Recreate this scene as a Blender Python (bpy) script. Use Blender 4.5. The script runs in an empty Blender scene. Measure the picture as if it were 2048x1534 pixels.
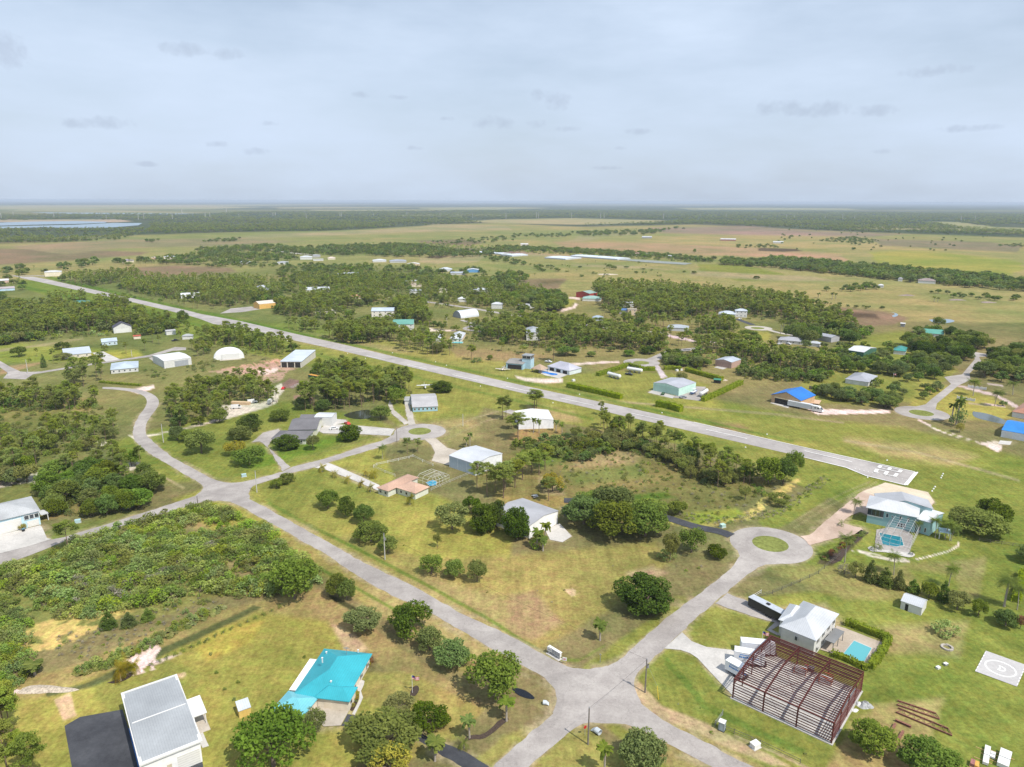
HAZE = 6.0e-5
import bpy, bmesh, math, random
import numpy as np
from mathutils import Vector, Matrix
# ---------------------------------------------------------------- camera, world, sun
scn = bpy.context.scene
COL = scn.collection
H = 115.0
FPX = 1420.0
PITCH = math.atan((767 - 402) / FPX)
ROLL = math.radians(0.17)
cam_d = bpy.data.cameras.new('camera')
cam = bpy.data.objects.new('camera', cam_d); COL.objects.link(cam)
cam_d.sensor_fit = 'HORIZONTAL'; cam_d.sensor_width = 36.0
cam_d.lens = 36.0 * FPX / 2048
cam_d.clip_start = 1.0; cam_d.clip_end = 200000.0
CAMROT = Matrix.Rotation(math.pi / 2 - PITCH, 4, 'X') @ Matrix.Rotation(ROLL, 4, 'Z')
cam.matrix_world = Matrix.Translation((0, 0, H)) @ CAMROT
scn.camera = cam
SUN_EL = math.radians(55); SUN_AZ = math.radians(135)      # clockwise from +Y: behind the camera, to the right
world = bpy.data.worlds.new('World'); scn.world = world; world.use_nodes = True
sun_d = bpy.data.lights.new('sun', 'SUN'); sun_d.energy = 4.2; sun_d.angle = math.radians(0.6)
sun_d.color = (1.0, 0.945, 0.85)
sun = bpy.data.objects.new('sun', sun_d); COL.objects.link(sun)
sdir = Vector((math.sin(SUN_AZ) * math.cos(SUN_EL), math.cos(SUN_AZ) * math.cos(SUN_EL), math.sin(SUN_EL)))
sun.rotation_euler = sdir.to_track_quat('Z', 'Y').to_euler()
sun.location = sdir * 600
vs = scn.view_settings
vs.view_transform = 'Standard'; vs.look = 'None'; vs.exposure = 0.27; vs.gamma = 1.0
scn.cycles.max_bounces = 5; scn.cycles.diffuse_bounces = 2; scn.cycles.glossy_bounces = 2
scn.cycles.transmission_bounces = 3; scn.cycles.transparent_max_bounces = 6
scn.cycles.caustics_reflective = False; scn.cycles.caustics_refractive = False

# ---------------------------------------------------------------- surveying: bearings read off the photograph -> ground metres
_M = np.array(CAMROT.to_3x3())
def G(px, py, z=0.0):
    d = _M @ np.array(((px - 1024) / FPX, -(py - 767) / FPX, -1.0))
    t = (H - z) / -d[2]
    return (float(d[0] * t), float(d[1] * t))
def G3(px, py, z=0.0):
    x, y = G(px, py, z); return Vector((x, y, z))
def PX(x, y, z=0.0):
    d = _M.T @ np.array((x, y, z - H))
    return (1024 + FPX * d[0] / -d[2], 767 - FPX * d[1] / -d[2])
def PXn(X, Y, Z=0.0):
    d = np.stack((X, Y, np.zeros_like(X) + Z - H), -1) @ _M
    dz = np.maximum(-d[..., 2], 1e-3)
    return 1024 + FPX * d[..., 0] / dz, 767 - FPX * d[..., 1] / dz
def height_at(bx, by, ty):
    x, y = G(bx, by); lo, hi = 0.0, 70.0
    for _ in range(24):
        m = (lo + hi) / 2
        if PX(x, y, m)[1] > ty: lo = m
        else: hi = m
    return lo
def mpp(px, py):                                           # metres per photograph pixel, across, at a ground point
    x, y = G(px, py)
    return float(-(_M.T @ np.array((x, y, -H)))[2]) / FPX

# ---------------------------------------------------------------- material helpers
class NT:
    def __init__(s, nt): s.nt = nt; s.n = nt.nodes; s.l = nt.links
    def new(s, t, **k):
        nd = s.n.new(t)
        for a, v in k.items(): setattr(nd, a, v)
        return nd
    def put(s, inp, v):
        if isinstance(v, bpy.types.NodeSocket): s.l.new(v, inp)
        elif v is not None: inp.default_value = v
    def math(s, op, a, b=None, c=None, clamp=False):
        nd = s.new('ShaderNodeMath', operation=op, use_clamp=clamp)
        s.put(nd.inputs[0], a); s.put(nd.inputs[1], b)
        if c is not None: s.put(nd.inputs[2], c)
        return nd.outputs[0]
    def mix(s, f, a, b, mode='MIX'):
        nd = s.new('ShaderNodeMix', data_type='RGBA', blend_type=mode)
        s.put(nd.inputs[0], f); s.put(nd.inputs[6], a); s.put(nd.inputs[7], b)
        return nd.outputs[2]
    def noise(s, vec, scale, detail=3, rough=.55):
        nd = s.new('ShaderNodeTexNoise'); s.put(nd.inputs['Vector'], vec)
        nd.inputs['Scale'].default_value = scale; nd.inputs['Detail'].default_value = detail
        nd.inputs['Roughness'].default_value = rough
        return nd.outputs[0]
    def rng(s, v, a, b, c, d):
        nd = s.new('ShaderNodeMapRange'); s.put(nd.inputs[0], v)
        for i, x in enumerate((a, b, c, d)): nd.inputs[i + 1].default_value = x
        return nd.outputs[0]
    def scaled(s, vec, sc, rotz=0):
        nd = s.new('ShaderNodeMapping'); s.put(nd.inputs[0], vec); nd.inputs['Scale'].default_value = sc
        nd.inputs['Rotation'].default_value = (0, 0, rotz)
        return nd.outputs[0]
def c4(c): return (c[0], c[1], c[2], 1.0)
def srgb(r, g, b):
    f = lambda u: (u / 255 / 12.92) if u / 255 <= .04045 else ((u / 255 + .055) / 1.055) ** 2.4
    return (f(r), f(g), f(b))
MATS = {}
def surf(name, col, rough=.8, noise_scale=1.2, amt=.12, big=.05, bigamt=.1, metal=0, spec=.3, stripe=None, obj=False):
    """painted / mineral surface: base colour broken up by fine and broad wear"""
    if name in MATS: return MATS[name]
    m = bpy.data.materials.new(name); m.use_nodes = True; t = NT(m.node_tree); b = t.n['Principled BSDF']
    v = t.new('ShaderNodeTexCoord').outputs['Object'] if obj else t.new('ShaderNodeNewGeometry').outputs['Position']
    f1 = t.rng(t.noise(v, noise_scale, 4), .3, .7, 1 - amt, 1 + amt)
    f2 = t.rng(t.noise(v, big, 3), .3, .7, 1 - bigamt, 1 + bigamt)
    f = t.math('MULTIPLY', f1, f2)
    if stripe:                                             # standing-seam / corrugated sheet: seams along one object axis
        ax, pitch, depth = stripe
        o = t.new('ShaderNodeTexCoord').outputs['Object']
        sx = t.new('ShaderNodeSeparateXYZ'); t.put(sx.inputs[0], o)
        u = t.math('FRACT', t.math('DIVIDE', sx.outputs[ax], pitch))
        s_ = t.math('LESS_THAN', u, .16)
        f = t.math('MULTIPLY', f, t.math('SUBTRACT', 1.0, t.math('MULTIPLY', s_, depth)))
    cc = t.mix(1.0, c4(col), t.new('ShaderNodeCombineColor').outputs[0], 'MULTIPLY')
    comb = cc.node.inputs[7].links[0].from_node
    for i in range(3): t.put(comb.inputs[i], f)
    t.put(b.inputs['Base Color'], cc)
    b.inputs['Roughness'].default_value = rough; b.inputs['Metallic'].default_value = metal
    b.inputs['Specular IOR Level'].default_value = spec
    MATS[name] = m; return m
def leafmat(name, dark, light, trans=.25, var=.22):
    if name in MATS: return MATS[name]
    m = bpy.data.materials.new(name); m.use_nodes = True; t = NT(m.node_tree)
    t.n.remove(t.n['Principled BSDF'])
    oi = t.new('ShaderNodeObjectInfo'); g = t.new('ShaderNodeNewGeometry')
    n = t.noise(g.outputs['Position'], .55, 3)
    at = t.new('ShaderNodeAttribute', attribute_name='tone')
    k = t.math('ADD', t.math('MULTIPLY', t.rng(n, .3, .7, 0, 1), .45), t.math('MULTIPLY', at.outputs['Fac'], .55), clamp=True)
    c = t.mix(k, c4(dark), c4(light))
    hs = t.new('ShaderNodeHueSaturation')
    t.put(hs.inputs['Hue'], t.math('ADD', .5, t.math('MULTIPLY', t.math('SUBTRACT', oi.outputs['Random'], .5), var * .14)))
    t.put(hs.inputs['Value'], t.math('ADD', 1 - var / 2, t.math('MULTIPLY', t.math('FRACT', t.math('MULTIPLY', oi.outputs['Random'], 7.31)), var * 1.5)))
    t.put(hs.inputs['Saturation'], t.math('SUBTRACT', 1.05, t.math('MULTIPLY', t.math('FRACT', t.math('MULTIPLY', oi.outputs['Random'], 13.7)), var * .8)))
    t.put(hs.inputs['Color'], c)
    d = t.new('ShaderNodeBsdfDiffuse'); t.put(d.inputs[0], hs.outputs[0])
    tr = t.new('ShaderNodeBsdfTranslucent'); t.put(tr.inputs[0], t.mix(.5, hs.outputs[0], c4(light)))
    mx = t.new('ShaderNodeMixShader'); mx.inputs[0].default_value = trans
    t.l.new(d.outputs[0], mx.inputs[1]); t.l.new(tr.outputs[0], mx.inputs[2])
    t.l.new(mx.outputs[0], t.n['Material Output'].inputs[0])
    MATS[name] = m; return m

# ---------------------------------------------------------------- sky
t = NT(world.node_tree); bg = t.n['Background']
sky = t.new('ShaderNodeTexSky', sky_type='NISHITA'); sky.sun_disc = False
sky.sun_elevation = SUN_EL; sky.sun_rotation = SUN_AZ; sky.air_density = 1.1; sky.dust_density = 2.0; sky.altitude = 100
tc = t.new('ShaderNodeTexCoord').outputs['Generated']
sep = t.new('ShaderNodeSeparateXYZ'); t.put(sep.inputs[0], tc)
el = sep.outputs[2]
az = t.math('ARCTAN2', sep.outputs[0], sep.outputs[1])
cv = t.new('ShaderNodeCombineXYZ'); t.put(cv.inputs[0], az); t.put(cv.inputs[1], t.math('MULTIPLY', el, 3.2)); 
veil_n = t.noise(t.scaled(cv.outputs[0], (1, 1, 1), .22), 2.1, 7, .55)
veil = t.rng(veil_n, .36, .66, .55, 1.0)
fine = t.noise(t.scaled(cv.outputs[0], (1, 2.4, 1), .3), 6.0, 8, .6)
veil = t.math('ADD', veil, t.rng(fine, .3, .75, -.03, .03), clamp=True)
hz = t.rng(el, .0, .22, .45, 0)                            # thick low haze hides the veil's structure near the horizon
nish = t.mix(1.0, sky.outputs[0], (.092, .092, .092, 1), 'MULTIPLY')
c = t.mix(veil, nish, (.585, .69, .845, 1))
c = t.mix(hz, c, (.49, .575, .715, 1))
# small grey cumulus fragments, each at its bearing and height above the horizon
puffs = [(205,245,34,7),(145,246,12,5),(375,99,34,7),(450,108,20,6),(12,100,26,16),(990,246,30,8),(1075,248,13,6),(1112,201,20,11),(1077,193,10,9),
         (1134,258,16,4),(1560,216,28,9),(1600,223,18,6),(1657,218,28,9),(1752,222,28,6),(1272,263,18,4),(510,303,16,5),(432,288,14,4),(893,237,12,3),
         (1870,142,36,6),(1938,257,32,4),(295,328,14,3),(833,296,12,3),(1242,296,11,3),(1765,303,14,3),(1210,336,22,2.5),(718,190,13,4),(797,194,12,3),(540,247,12,3)]
wob = t.noise(tc, 42, 5, .65); wob2 = t.noise(tc, 120, 3, .6)
acc = None
for (px, py, rx, ry) in puffs:
    d = _M @ np.array(((px - 1024) / FPX, -(py - 767) / FPX, -1.0)); d /= np.linalg.norm(d)
    a0 = math.atan2(d[0], d[1]); e0 = d[2]
    dx = t.math('DIVIDE', t.math('SUBTRACT', az, a0), rx * 1.25 / FPX)
    dy = t.math('DIVIDE', t.math('SUBTRACT', el, e0), ry * 1.35 / FPX)
    q = t.math('ADD', t.math('MULTIPLY', dx, dx), t.math('MULTIPLY', dy, dy))
    q = t.math('SUBTRACT', 1.0, q)
    acc = q if acc is None else t.math('MAXIMUM', acc, q)
dens = t.math('ADD', acc, t.math('ADD', t.math('MULTIPLY', t.math('SUBTRACT', wob, .5), 4.5), t.math('MULTIPLY', t.math('SUBTRACT', wob2, .5), 2.5)))
dens = t.rng(dens, -.4, 1.3, 0, .38)
c = t.mix(dens, c, (.34, .40, .51, 1))
t.put(bg.inputs[0], c); bg.inputs[1].default_value = 1.0
# ---------------------------------------------------------------- numeric noise for terrain authoring
def vnoise(x, y, seed=0):
    xi = np.floor(x).astype(np.int64); yi = np.floor(y).astype(np.int64); fx = x - xi; fy = y - yi
    fx = fx * fx * (3 - 2 * fx); fy = fy * fy * (3 - 2 * fy)
    def h(a, b):
        n = (a * 374761393 + b * 668265263 + seed * 974634777) & 0xffffffff
        n = ((n ^ (n >> 13)) * 1274126177) & 0xffffffff
        return ((n ^ (n >> 16)) & 0xffff) / 65535.0
    return (h(xi, yi) * (1 - fx) + h(xi + 1, yi) * fx) * (1 - fy) + (h(xi, yi + 1) * (1 - fx) + h(xi + 1, yi + 1) * fx) * fy
def fbm(x, y, seed=0, o=4):
    s = 0; a = .5; n = 0
    for i in range(o):
        s = s + a * vnoise(x * 2 ** i, y * 2 ** i, seed + i * 17); n += a; a *= .5
    return s / n
def inside(PXX, PYY, poly):
    r = np.zeros(PXX.shape, bool); n = len(poly)
    for i in range(n):
        x1, y1 = poly[i]; x2, y2 = poly[(i + 1) % n]
        if y1 == y2: continue
        c = ((y1 > PYY) != (y2 > PYY)) & (PXX < (x2 - x1) * (PYY - y1) / (y2 - y1) + x1)
        r ^= c
    return r
def edgedist(PXX, PYY, poly, closed=True):
    d = np.full(PXX.shape, 1e9); n = len(poly)
    for i in range(n if closed else n - 1):
        x1, y1 = poly[i]; x2, y2 = poly[(i + 1) % n]
        vx, vy = x2 - x1, y2 - y1; L = vx * vx + vy * vy + 1e-9
        u = np.clip(((PXX - x1) * vx + (PYY - y1) * vy) / L, 0, 1)
        d = np.minimum(d, np.hypot(PXX - x1 - u * vx, PYY - y1 - u * vy))
    return d
def mesh_np(name, V, Fs, mat=None, smooth=False):
    me = bpy.data.meshes.new(name); V = np.asarray(V, np.float32); Fs = np.asarray(Fs, np.int32)
    k = Fs.shape[1]
    me.vertices.add(len(V)); me.vertices.foreach_set('co', V.ravel())
    me.loops.add(Fs.size); me.loops.foreach_set('vertex_index', Fs.ravel())
    me.polygons.add(len(Fs)); me.polygons.foreach_set('loop_start', np.arange(len(Fs), dtype=np.int32) * k)
    me.polygons.foreach_set('loop_total', np.full(len(Fs), k, np.int32))
    me.polygons.foreach_set('use_smooth', np.full(len(Fs), bool(smooth), bool))
    me.update(calc_edges=True)
    if mat: me.materials.append(mat)
    return me
def link(name, me, parent=None, kind=None, label=None, cat=None, group=None, loc=None):
    o = bpy.data.objects.new(name, me); COL.objects.link(o)
    if parent is not None: o.parent = parent
    if loc is not None: o.location = loc
    if kind: o['kind'] = kind
    if label: o['label'] = label
    if cat: o['category'] = cat
    if group: o['group'] = group
    return o

# ---------------------------------------------------------------- land cover (true surface colours; boundaries surveyed from the photograph)
LAWN = (.150, .174, .046); LAWN2 = (.200, .212, .058); DRY = (.232, .212, .092); PAST = (.205, .198, .082)
TANG = (.250, .218, .118); BROWN = (.172, .135, .082); DBRN = (.085, .066, .042); WOOD = (.09, .10, .04); SAND = (.50, .455, .375)
FARW = (.055, .072, .038); FARF = (.24, .225, .115); STRAW = (.40, .30, .13); MARSH = (.150, .142, .055); WETG = (.085, .13, .030)
# (colour, feather px, wobble m, polygon in photograph pixels)
LC = [
 # --- far plain
 (FARW, 1.5, 30, [(-900,398),(3000,398),(3000,420),(-900,420)]),
 (FARF, .8, 25, [(-900,410),(200,411),(420,412),(545,414),(400,419),(0,420),(-900,420)]),
 (TANG, .6, 20, [(0,418),(150,420),(330,424),(430,427),(250,426),(0,422)]),
 (TANG, .6, 20, [(545,414),(700,413.5),(880,414.5),(780,417),(560,417.5)]),
 (FARF, .6, 20, [(860,415),(1010,414),(1110,416),(980,420),(860,419)]),
 (FARF, .6, 20, [(1360,416),(1500,415),(1700,417),(1740,420),(1540,420),(1380,419)]),
 (FARW, 1.2, 25, [(-900,431),(0,430),(300,428),(512,424),(1024,420),(1536,420),(3000,432),(3000,474),(2048,473),(1850,467),(1730,465),(1536,455),
                 (1400,449),(1180,453),(1024,444),(900,449),(760,457),(640,463),(512,464),(420,466),(280,470),(230,482),(0,490),(-900,500)]),
 ((0.293, 0.244, 0.171), .8, 15, [(0,441),(150,443),(290,443),(310,441),(290,438),(-900,438),(-900,448)]),
 (FARF, .7, 15, [(1024,439),(1180,436),(1360,441),(1330,445),(1180,449),(1024,446),(940,442)]),
 (FARF, .7, 15, [(1830,442),(1890,443),(1960,452),(2048,455),(2400,455),(2400,466),(2048,463),(1930,456)]),
 # --- plain fields
 (PAST, 2, 12, [(-900,500),(0,491),(240,482),(300,470),(512,465),(640,462),(760,457),(900,449),(1024,446),(1180,454),(1400,449),(1536,456),(1730,465),(2048,474),(3000,480),
                (3000,640),(2048,640),(1500,640),(1000,640),(-900,640)]),
 (BROWN, 2.5, 10, [(0,500),(90,496),(240,500),(350,505),(330,512),(200,522),(60,530),(-300,532),(-300,498)]),
 (TANG, 2, 8, [(430,478),(560,468),(830,455),(880,448),(1024,452),(1030,460),(880,463),(700,470),(520,478)]),
 ((0.226, 0.183, 0.107), 2, 10, [(100,492),(300,478),(512,476),(640,484),(500,492),(300,496),(180,510)]),
 (BROWN, 2, 8, [(850,483),(930,480),(985,486),(960,494),(870,490)]),
 ((0.183, 0.140, 0.104), 2, 8, [(900,497),(1024,500),(1090,508),(1230,515),(1150,512),(1000,506),(890,500)]),
 (TANG, 2, 6, [(860,516),(960,510),(1000,514),(985,524),(900,528),(860,524)]),
 (DBRN, 2, 6, [(868,514),(930,511),(900,518)]),
 ((0.195, 0.159, 0.110), 3, 10, [(1300,455),(1500,452),(1640,462),(1800,468),(1750,474),(1500,470),(1340,466)]),
 (TANG, 3, 10, [(1180,468),(1300,466),(1240,475),(1140,490),(1160,480)]),
 ((0.268, 0.201, 0.116), 4, 10, [(1130,485),(1400,488),(1600,500),(1700,510),(1720,528),(1560,516),(1340,508),(1160,498)]),
 (DBRN, 1.2, 4, [(1536,496),(1600,498),(1618,502),(1580,504),(1530,502)]),
 (LAWN2, 4, 10, [(1760,505),(1880,498),(1960,512),(2048,522),(2048,560),(1900,545),(1780,532)]),
 (DRY, 4, 10, [(1150,470),(1500,478),(1850,490),(2048,505),(2048,512),(1800,500),(1400,490)]),
 ((0.146, 0.140, 0.079), 2, 6, [(1750,478),(1990,484),(2048,492),(2048,505),(1930,500),(1780,492)]),
 (STRAW, 1.5, 4, [(1830,545),(1940,542),(1900,550),(1800,548)]),
 (TANG, 1.5, 5, [(1170,528),(1270,530),(1350,538),(1250,536),(1160,532)]),
 (LAWN, 2, 5, [(1410,528),(1500,530),(1580,545),(1620,560),(1500,560),(1420,545)]),
 (TANG, 2, 5, [(1400,540),(1500,545),(1640,552),(1700,562),(1560,560),(1400,550)]),
 (BROWN, 2.5, 6, [(1040,560),(1100,556),(1160,556),(1150,572),(1120,585),(1060,582),(1045,572)]),
 ((0.146, 0.110, 0.061), 1.5, 5, [(1090,560),(1150,559),(1120,566)]),
 (BROWN, 3, 6, [(1600,618),(1700,612),(1790,620),(1850,635),(1830,648),(1760,655),(1660,640)]),
 (DBRN, 2, 5, [(1680,618),(1770,625),(1790,635),(1700,630)]),
 (TANG, 2, 4, [(1040,507),(1080,508),(1200,512),(1180,516),(1060,512)]),
 # --- brown prairie left of the community
 (BROWN, 2.5, 8, [(260,545),(320,536),(410,530),(520,534),(550,548),(540,558),(400,556),(270,552)]),
 ((0.134, 0.116, 0.073), 2.5, 6, [(0,592),(60,586),(105,588),(110,605),(60,612),(0,606)]),
 ((0.134, 0.116, 0.073), 2.5, 5, [(150,630),(200,620),(260,615),(290,622),(260,632),(180,640)]),
 (PAST, 3, 6, [(40,535),(110,540),(100,560),(40,562)]),
 # --- community: general ground
 ((0.152, 0.156, 0.061), 5, 6, [(-900,600),(0,570),(120,560),(300,560),(500,545),(640,530),(860,535),(1000,560),(1200,590),(1500,600),(1650,640),(1720,690),(1800,740),(1500,800),(900,800),
                 (400,840),(0,900),(-900,900)]),
 # airstrip margins: green
 (LAWN, 2, 2, [(60,556),(170,570),(400,625),(640,668),(900,725),(1200,790),(1460,850),(1860,935),(2300,1020),(2300,1100),(2048,1130),(1500,900),(1100,830),(800,760),(560,705),(300,640),(120,590),(60,570)]),
 ((0.189, 0.201, 0.061), 6, 3, [(560,640),(760,690),(1000,745),(1200,795),(1260,760),(1100,725),(960,700),(800,672),(640,640)]),
 (DRY, 5, 4, [(600,650),(680,656),(860,690),(900,700),(800,706),(680,680)]),
 ((0.195, 0.171, 0.079), 5, 4, [(960,690),(1060,700),(1180,712),(1120,725),(980,710)]),
 # right-hand grass field by the runway
 (LAWN, 6, 4, [(1210,790),(1400,800),(1530,800),(1700,830),(1900,850),(2100,900),(2400,960),(2400,1300),(2048,1290),(1900,1260),(1700,1080),(1900,975),(1840,930),(1600,880),(1400,840)]),
 ((0.183, 0.195, 0.055), 8, 5, [(1480,830),(1640,850),(1760,880),(1660,890),(1520,860)]),
 (DRY, 9, 5, [(1800,870),(1960,880),(2048,900),(2000,920),(1860,900)]),
 ((0.207, 0.159, 0.085), 7, 4, [(1520,838),(1580,845),(1600,858),(1540,860)]),
 (LAWN2, 8, 4, [(1380,760),(1480,770),(1530,800),(1560,830),(1400,820),(1340,800)]),
 # lawns of the middle row
 (LAWN, 5, 3, [(880,770),(1060,800),(1010,840),(900,860),(860,830),(860,790)]),
 (LAWN2, 6, 3, [(880,800),(960,795),(980,815),(920,830)]),
 (DRY, 8, 3, [(900,840),(1020,825),(1050,870),(960,890),(910,870)]),
 ((0.256, 0.195, 0.085), 7, 3, [(1110,870),(1130,840),(1200,850),(1230,880),(1160,890)]),
 (DRY, 6, 3, [(1120,800),(1220,820),(1240,840),(1130,835)]),
 # 2 lots by the first road (left)
 (LAWN, 5, 2, [(310,880),(470,830),(640,800),(800,830),(870,860),(780,880),(560,950),(430,960),(370,930)]),
 ((0.122, 0.177, 0.037), 6, 2, [(540,900),(640,880),(780,868),(700,900),(600,935),(560,930)]),
 # big lot between roads: green to the north, drier towards the crossing
 (LAWN2, 6, 3, [(500,985),(640,930),(780,890),(860,870),(900,960),(1040,1000),(1160,1060),(1160,1130),(900,1160),(700,1110),(560,1050)]),
 (LAWN, 9, 3, [(640,960),(780,930),(860,960),(900,1020),(800,1050),(680,1020)]),
 ((0.201, 0.195, 0.067), 9, 3, [(700,1060),(860,1060),(1000,1110),(1440,1080),(1480,1110),(1400,1200),(1230,1320),(1150,1330),(960,1230),(800,1130)]),
 ((.205,.198,.080), 12, 4, [(940,1150),(1080,1130),(1220,1180),(1330,1230),(1240,1300),(1120,1290),(1000,1220)]),
 ((0.213, 0.177, 0.088), 9, 3, [(1180,1180),(1230,1170),(1300,1240),(1250,1270),(1190,1240)]),
 (TANG, 6, 2, [(1345,1140),(1400,1125),(1430,1140),(1370,1165)]),
 # marsh behind
 (MARSH, 6, 4, [(1060,920),(1180,890),(1300,880),(1480,920),(1620,930),(1660,960),(1560,1030),(1430,1050),(1300,1010),(1100,970)]),
 (WETG, 9, 3, [(1120,900),(1250,905),(1180,930)]),
 ((0.110, 0.140, 0.043), 9, 3, [(1230,935),(1370,920),(1400,945),(1260,960)]),
 ((0.244, 0.171, 0.104), 10, 3, [(1260,890),(1380,900),(1360,920),(1240,925)]),
 (WETG, 4, 2, [(1310,985),(1400,978),(1420,988),(1330,1000)]),
 (STRAW, 5, 2, [(1340,1020),(1440,1035),(1560,1015),(1580,995),(1650,950),(1660,965),(1570,1030),(1450,1052),(1370,1045)]),
 ((0.207, 0.232, 0.055), 5, 2, [(1440,1020),(1540,1010),(1560,1025),(1460,1045)]),
 (TANG, 6, 2, [(1150,950),(1200,955),(1210,985),(1160,980)]),
 ((0.183, 0.165, 0.061), 4, 2, [(1060,985),(1210,985),(1220,1010),(1090,1010)]),
 (LAWN, 4, 2, [(1580,1035),(1700,960),(1750,965),(1640,1040),(1600,1060)]),
 # left woods lot: floor, scrub lot
 ((0.134, 0.140, 0.049), 5, 4, [(-400,760),(200,770),(320,800),(270,870),(400,985),(0,1100),(-400,1100)]),
 ((0.207, 0.183, 0.076), 3, 2, [(240,790),(275,800),(240,870),(310,940),(395,975),(340,1000),(180,1040),(120,1055),(260,1000),(310,960),(230,900)]),
 (SAND, 4, 3, [(85,925),(180,925),(250,930),(240,955),(150,968),(110,950)]),
 ((.15,.165,.055), 5, 3, [(-400,1130),(0,1140),(420,1005),(560,1080),(640,1170),(540,1210),(440,1230),(150,1350),(60,1380),(-400,1400)]),
 (STRAW, 6, 2.5, [(90,1265),(180,1255),(400,1190),(450,1205),(330,1270),(150,1335),(110,1310)]),
 ((0.232, 0.207, 0.091), 3, 1.2, [(60,1200),(82,1225),(90,1290),(130,1350),(60,1370),(72,1290),(45,1210)]),
 ((0.201, 0.183, 0.076), 4, 2, [(420,1000),(500,1030),(620,1110),(760,1170),(900,1270),(1060,1360),(1110,1400),(1000,1400),(860,1290),(700,1190),(560,1090)]),
 # lower-left lots
 ((0.201, 0.189, 0.073), 5, 2, [(150,1360),(330,1310),(530,1215),(700,1180),(780,1230),(700,1280),(500,1300),(250,1390),(0,1400),(0,1370)]),
 (LAWN2, 7, 2, [(0,1390),(250,1380),(480,1290),(640,1210),(780,1230),(860,1330),(960,1400),(900,1500),(820,1560),(400,1570),(0,1570)]),
 (LAWN, 8, 2, [(350,1340),(480,1300),(560,1330),(540,1400),(430,1420),(370,1380)]),
 ((0.268, 0.256, 0.067), 7, 2, [(560,1240),(660,1225),(640,1270),(570,1310),(540,1280)]),
 ((0.067, 0.085, 0.034), 2.5, .8, [(160,1378),(240,1360),(330,1315),(430,1270),(560,1205),(575,1210),(450,1275),(340,1328),(250,1368),(165,1387)]),
 (DBRN, 3, 1, [(0,1405),(45,1392),(45,1400),(0,1420)]),
 (SAND, 4, 2, [(410,1305),(460,1270),(480,1280),(470,1300),(520,1290),(440,1325)]),
 (SAND, 2, 1, [(330,1338),(385,1320),(390,1330),(350,1342)]),
 (SAND, 2, 1, [(55,1385),(90,1370),(155,1370),(150,1378),(90,1383),(60,1392)]),
 ((.36,.30,.22), 5, 2.5, [(545,1330),(570,1318),(568,1355),(535,1385)]),
 ((0.317, 0.232, 0.183), 3, 1, [(200,1390),(230,1375),(245,1420),(220,1430)]),
 ((0.329, 0.244, 0.159), 6, 1.5, [(760,1240),(800,1260),(830,1290),(790,1310)]),
 ((0.207, 0.201, 0.067), 5, 2, [(820,1330),(960,1330),(1110,1400),(1060,1460),(960,1520),(900,1480),(960,1440)]),
 ((0.183, 0.195, 0.061), 6, 2, [(1060,1534),(1150,1460),(1200,1445),(1300,1450),(1420,1540),(1420,1600),(1040,1600)]),
 # lower-right lots
 (LAWN, 6, 2, [(1280,1340),(1330,1300),(1400,1240),(1480,1190),(1560,1190),(1700,1170),(2048,1200),(2300,1230),(2300,1620),(1500,1600),(1380,1480),(1290,1420)]),
 (LAWN2, 8, 2, [(1450,1190),(1560,1190),(1700,1180),(1760,1250),(1680,1240),(1580,1200)]),
 ((0.213, 0.195, 0.079), 7, 2, [(1280,1340),(1340,1330),(1420,1400),(1520,1450),(1640,1520),(1700,1560),(1500,1560),(1380,1440),(1300,1410)]),
 ((0.317, 0.256, 0.183), 4, 1.5, [(1330,1345),(1360,1350),(1420,1410),(1560,1470),(1680,1530),(1640,1530),(1480,1460),(1390,1425),(1340,1370)]),
 ((0.268, 0.207, 0.134), 9, 3, [(1690,1200),(1760,1190),(1810,1230),(1780,1260),(1720,1230)]),
 (DRY, 12, 3, [(1860,1240),(2048,1230),(2048,1300),(1960,1290),(1900,1290)]),
 ((0.317, 0.244, 0.122), 12, 3, [(1930,1410),(2048,1390),(2048,1530),(1940,1480)]),
 ((0.244, 0.207, 0.091), 10, 3, [(1880,1440),(1960,1400),(2048,1460),(2048,1560),(1860,1540)]),
 ((0.201, 0.189, 0.073), 8, 3, [(1640,1110),(1760,1120),(1900,1110),(2048,1100),(2048,1180),(1800,1180),(1680,1140)]),
 (DRY, 9, 3, [(1960,1110),(2048,1100),(2048,1140),(1990,1140)]),
 (LAWN, 8, 3, [(1900,1120),(1980,1130),(2010,1180),(1930,1180)]),
 (DBRN, 2, .5, [(1660,1110),(1725,1068),(1740,1075),(1680,1130),(1650,1125)]),
 # far right lots
 (LAWN, 5, 3, [(1700,690),(1760,670),(1830,660),(1900,700),(1960,740),(1900,800),(1800,810),(1640,800),(1660,760)]),
 (LAWN2, 5, 3, [(1900,760),(1960,770),(2048,790),(2100,830),(2048,840),(1930,830),(1880,810)]),
 (LAWN, 4, 3, [(1180,750),(1290,740),(1400,745),(1490,770),(1410,800),(1330,810),(1180,770)]),
 (LAWN2, 4, 2, [(1490,660),(1560,665),(1560,680),(1500,680)]),
 (LAWN2, 4, 2, [(0,705),(70,680),(180,690),(300,695),(260,715),(160,720),(60,720)]),
 ((0.293, 0.268, 0.073), 4, 2, [(190,690),(250,700),(330,695),(350,710),(250,715)]),
 (LAWN2, 4, 2, [(1140,590),(1170,595),(1150,615),(1120,620)]),
 ((0.403, 0.268, 0.183), 2, 1.5, [(470,740),(540,725),(600,715),(620,735),(580,745),(590,770),(580,790),(560,790),(570,750),(500,745)]),
]
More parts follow.
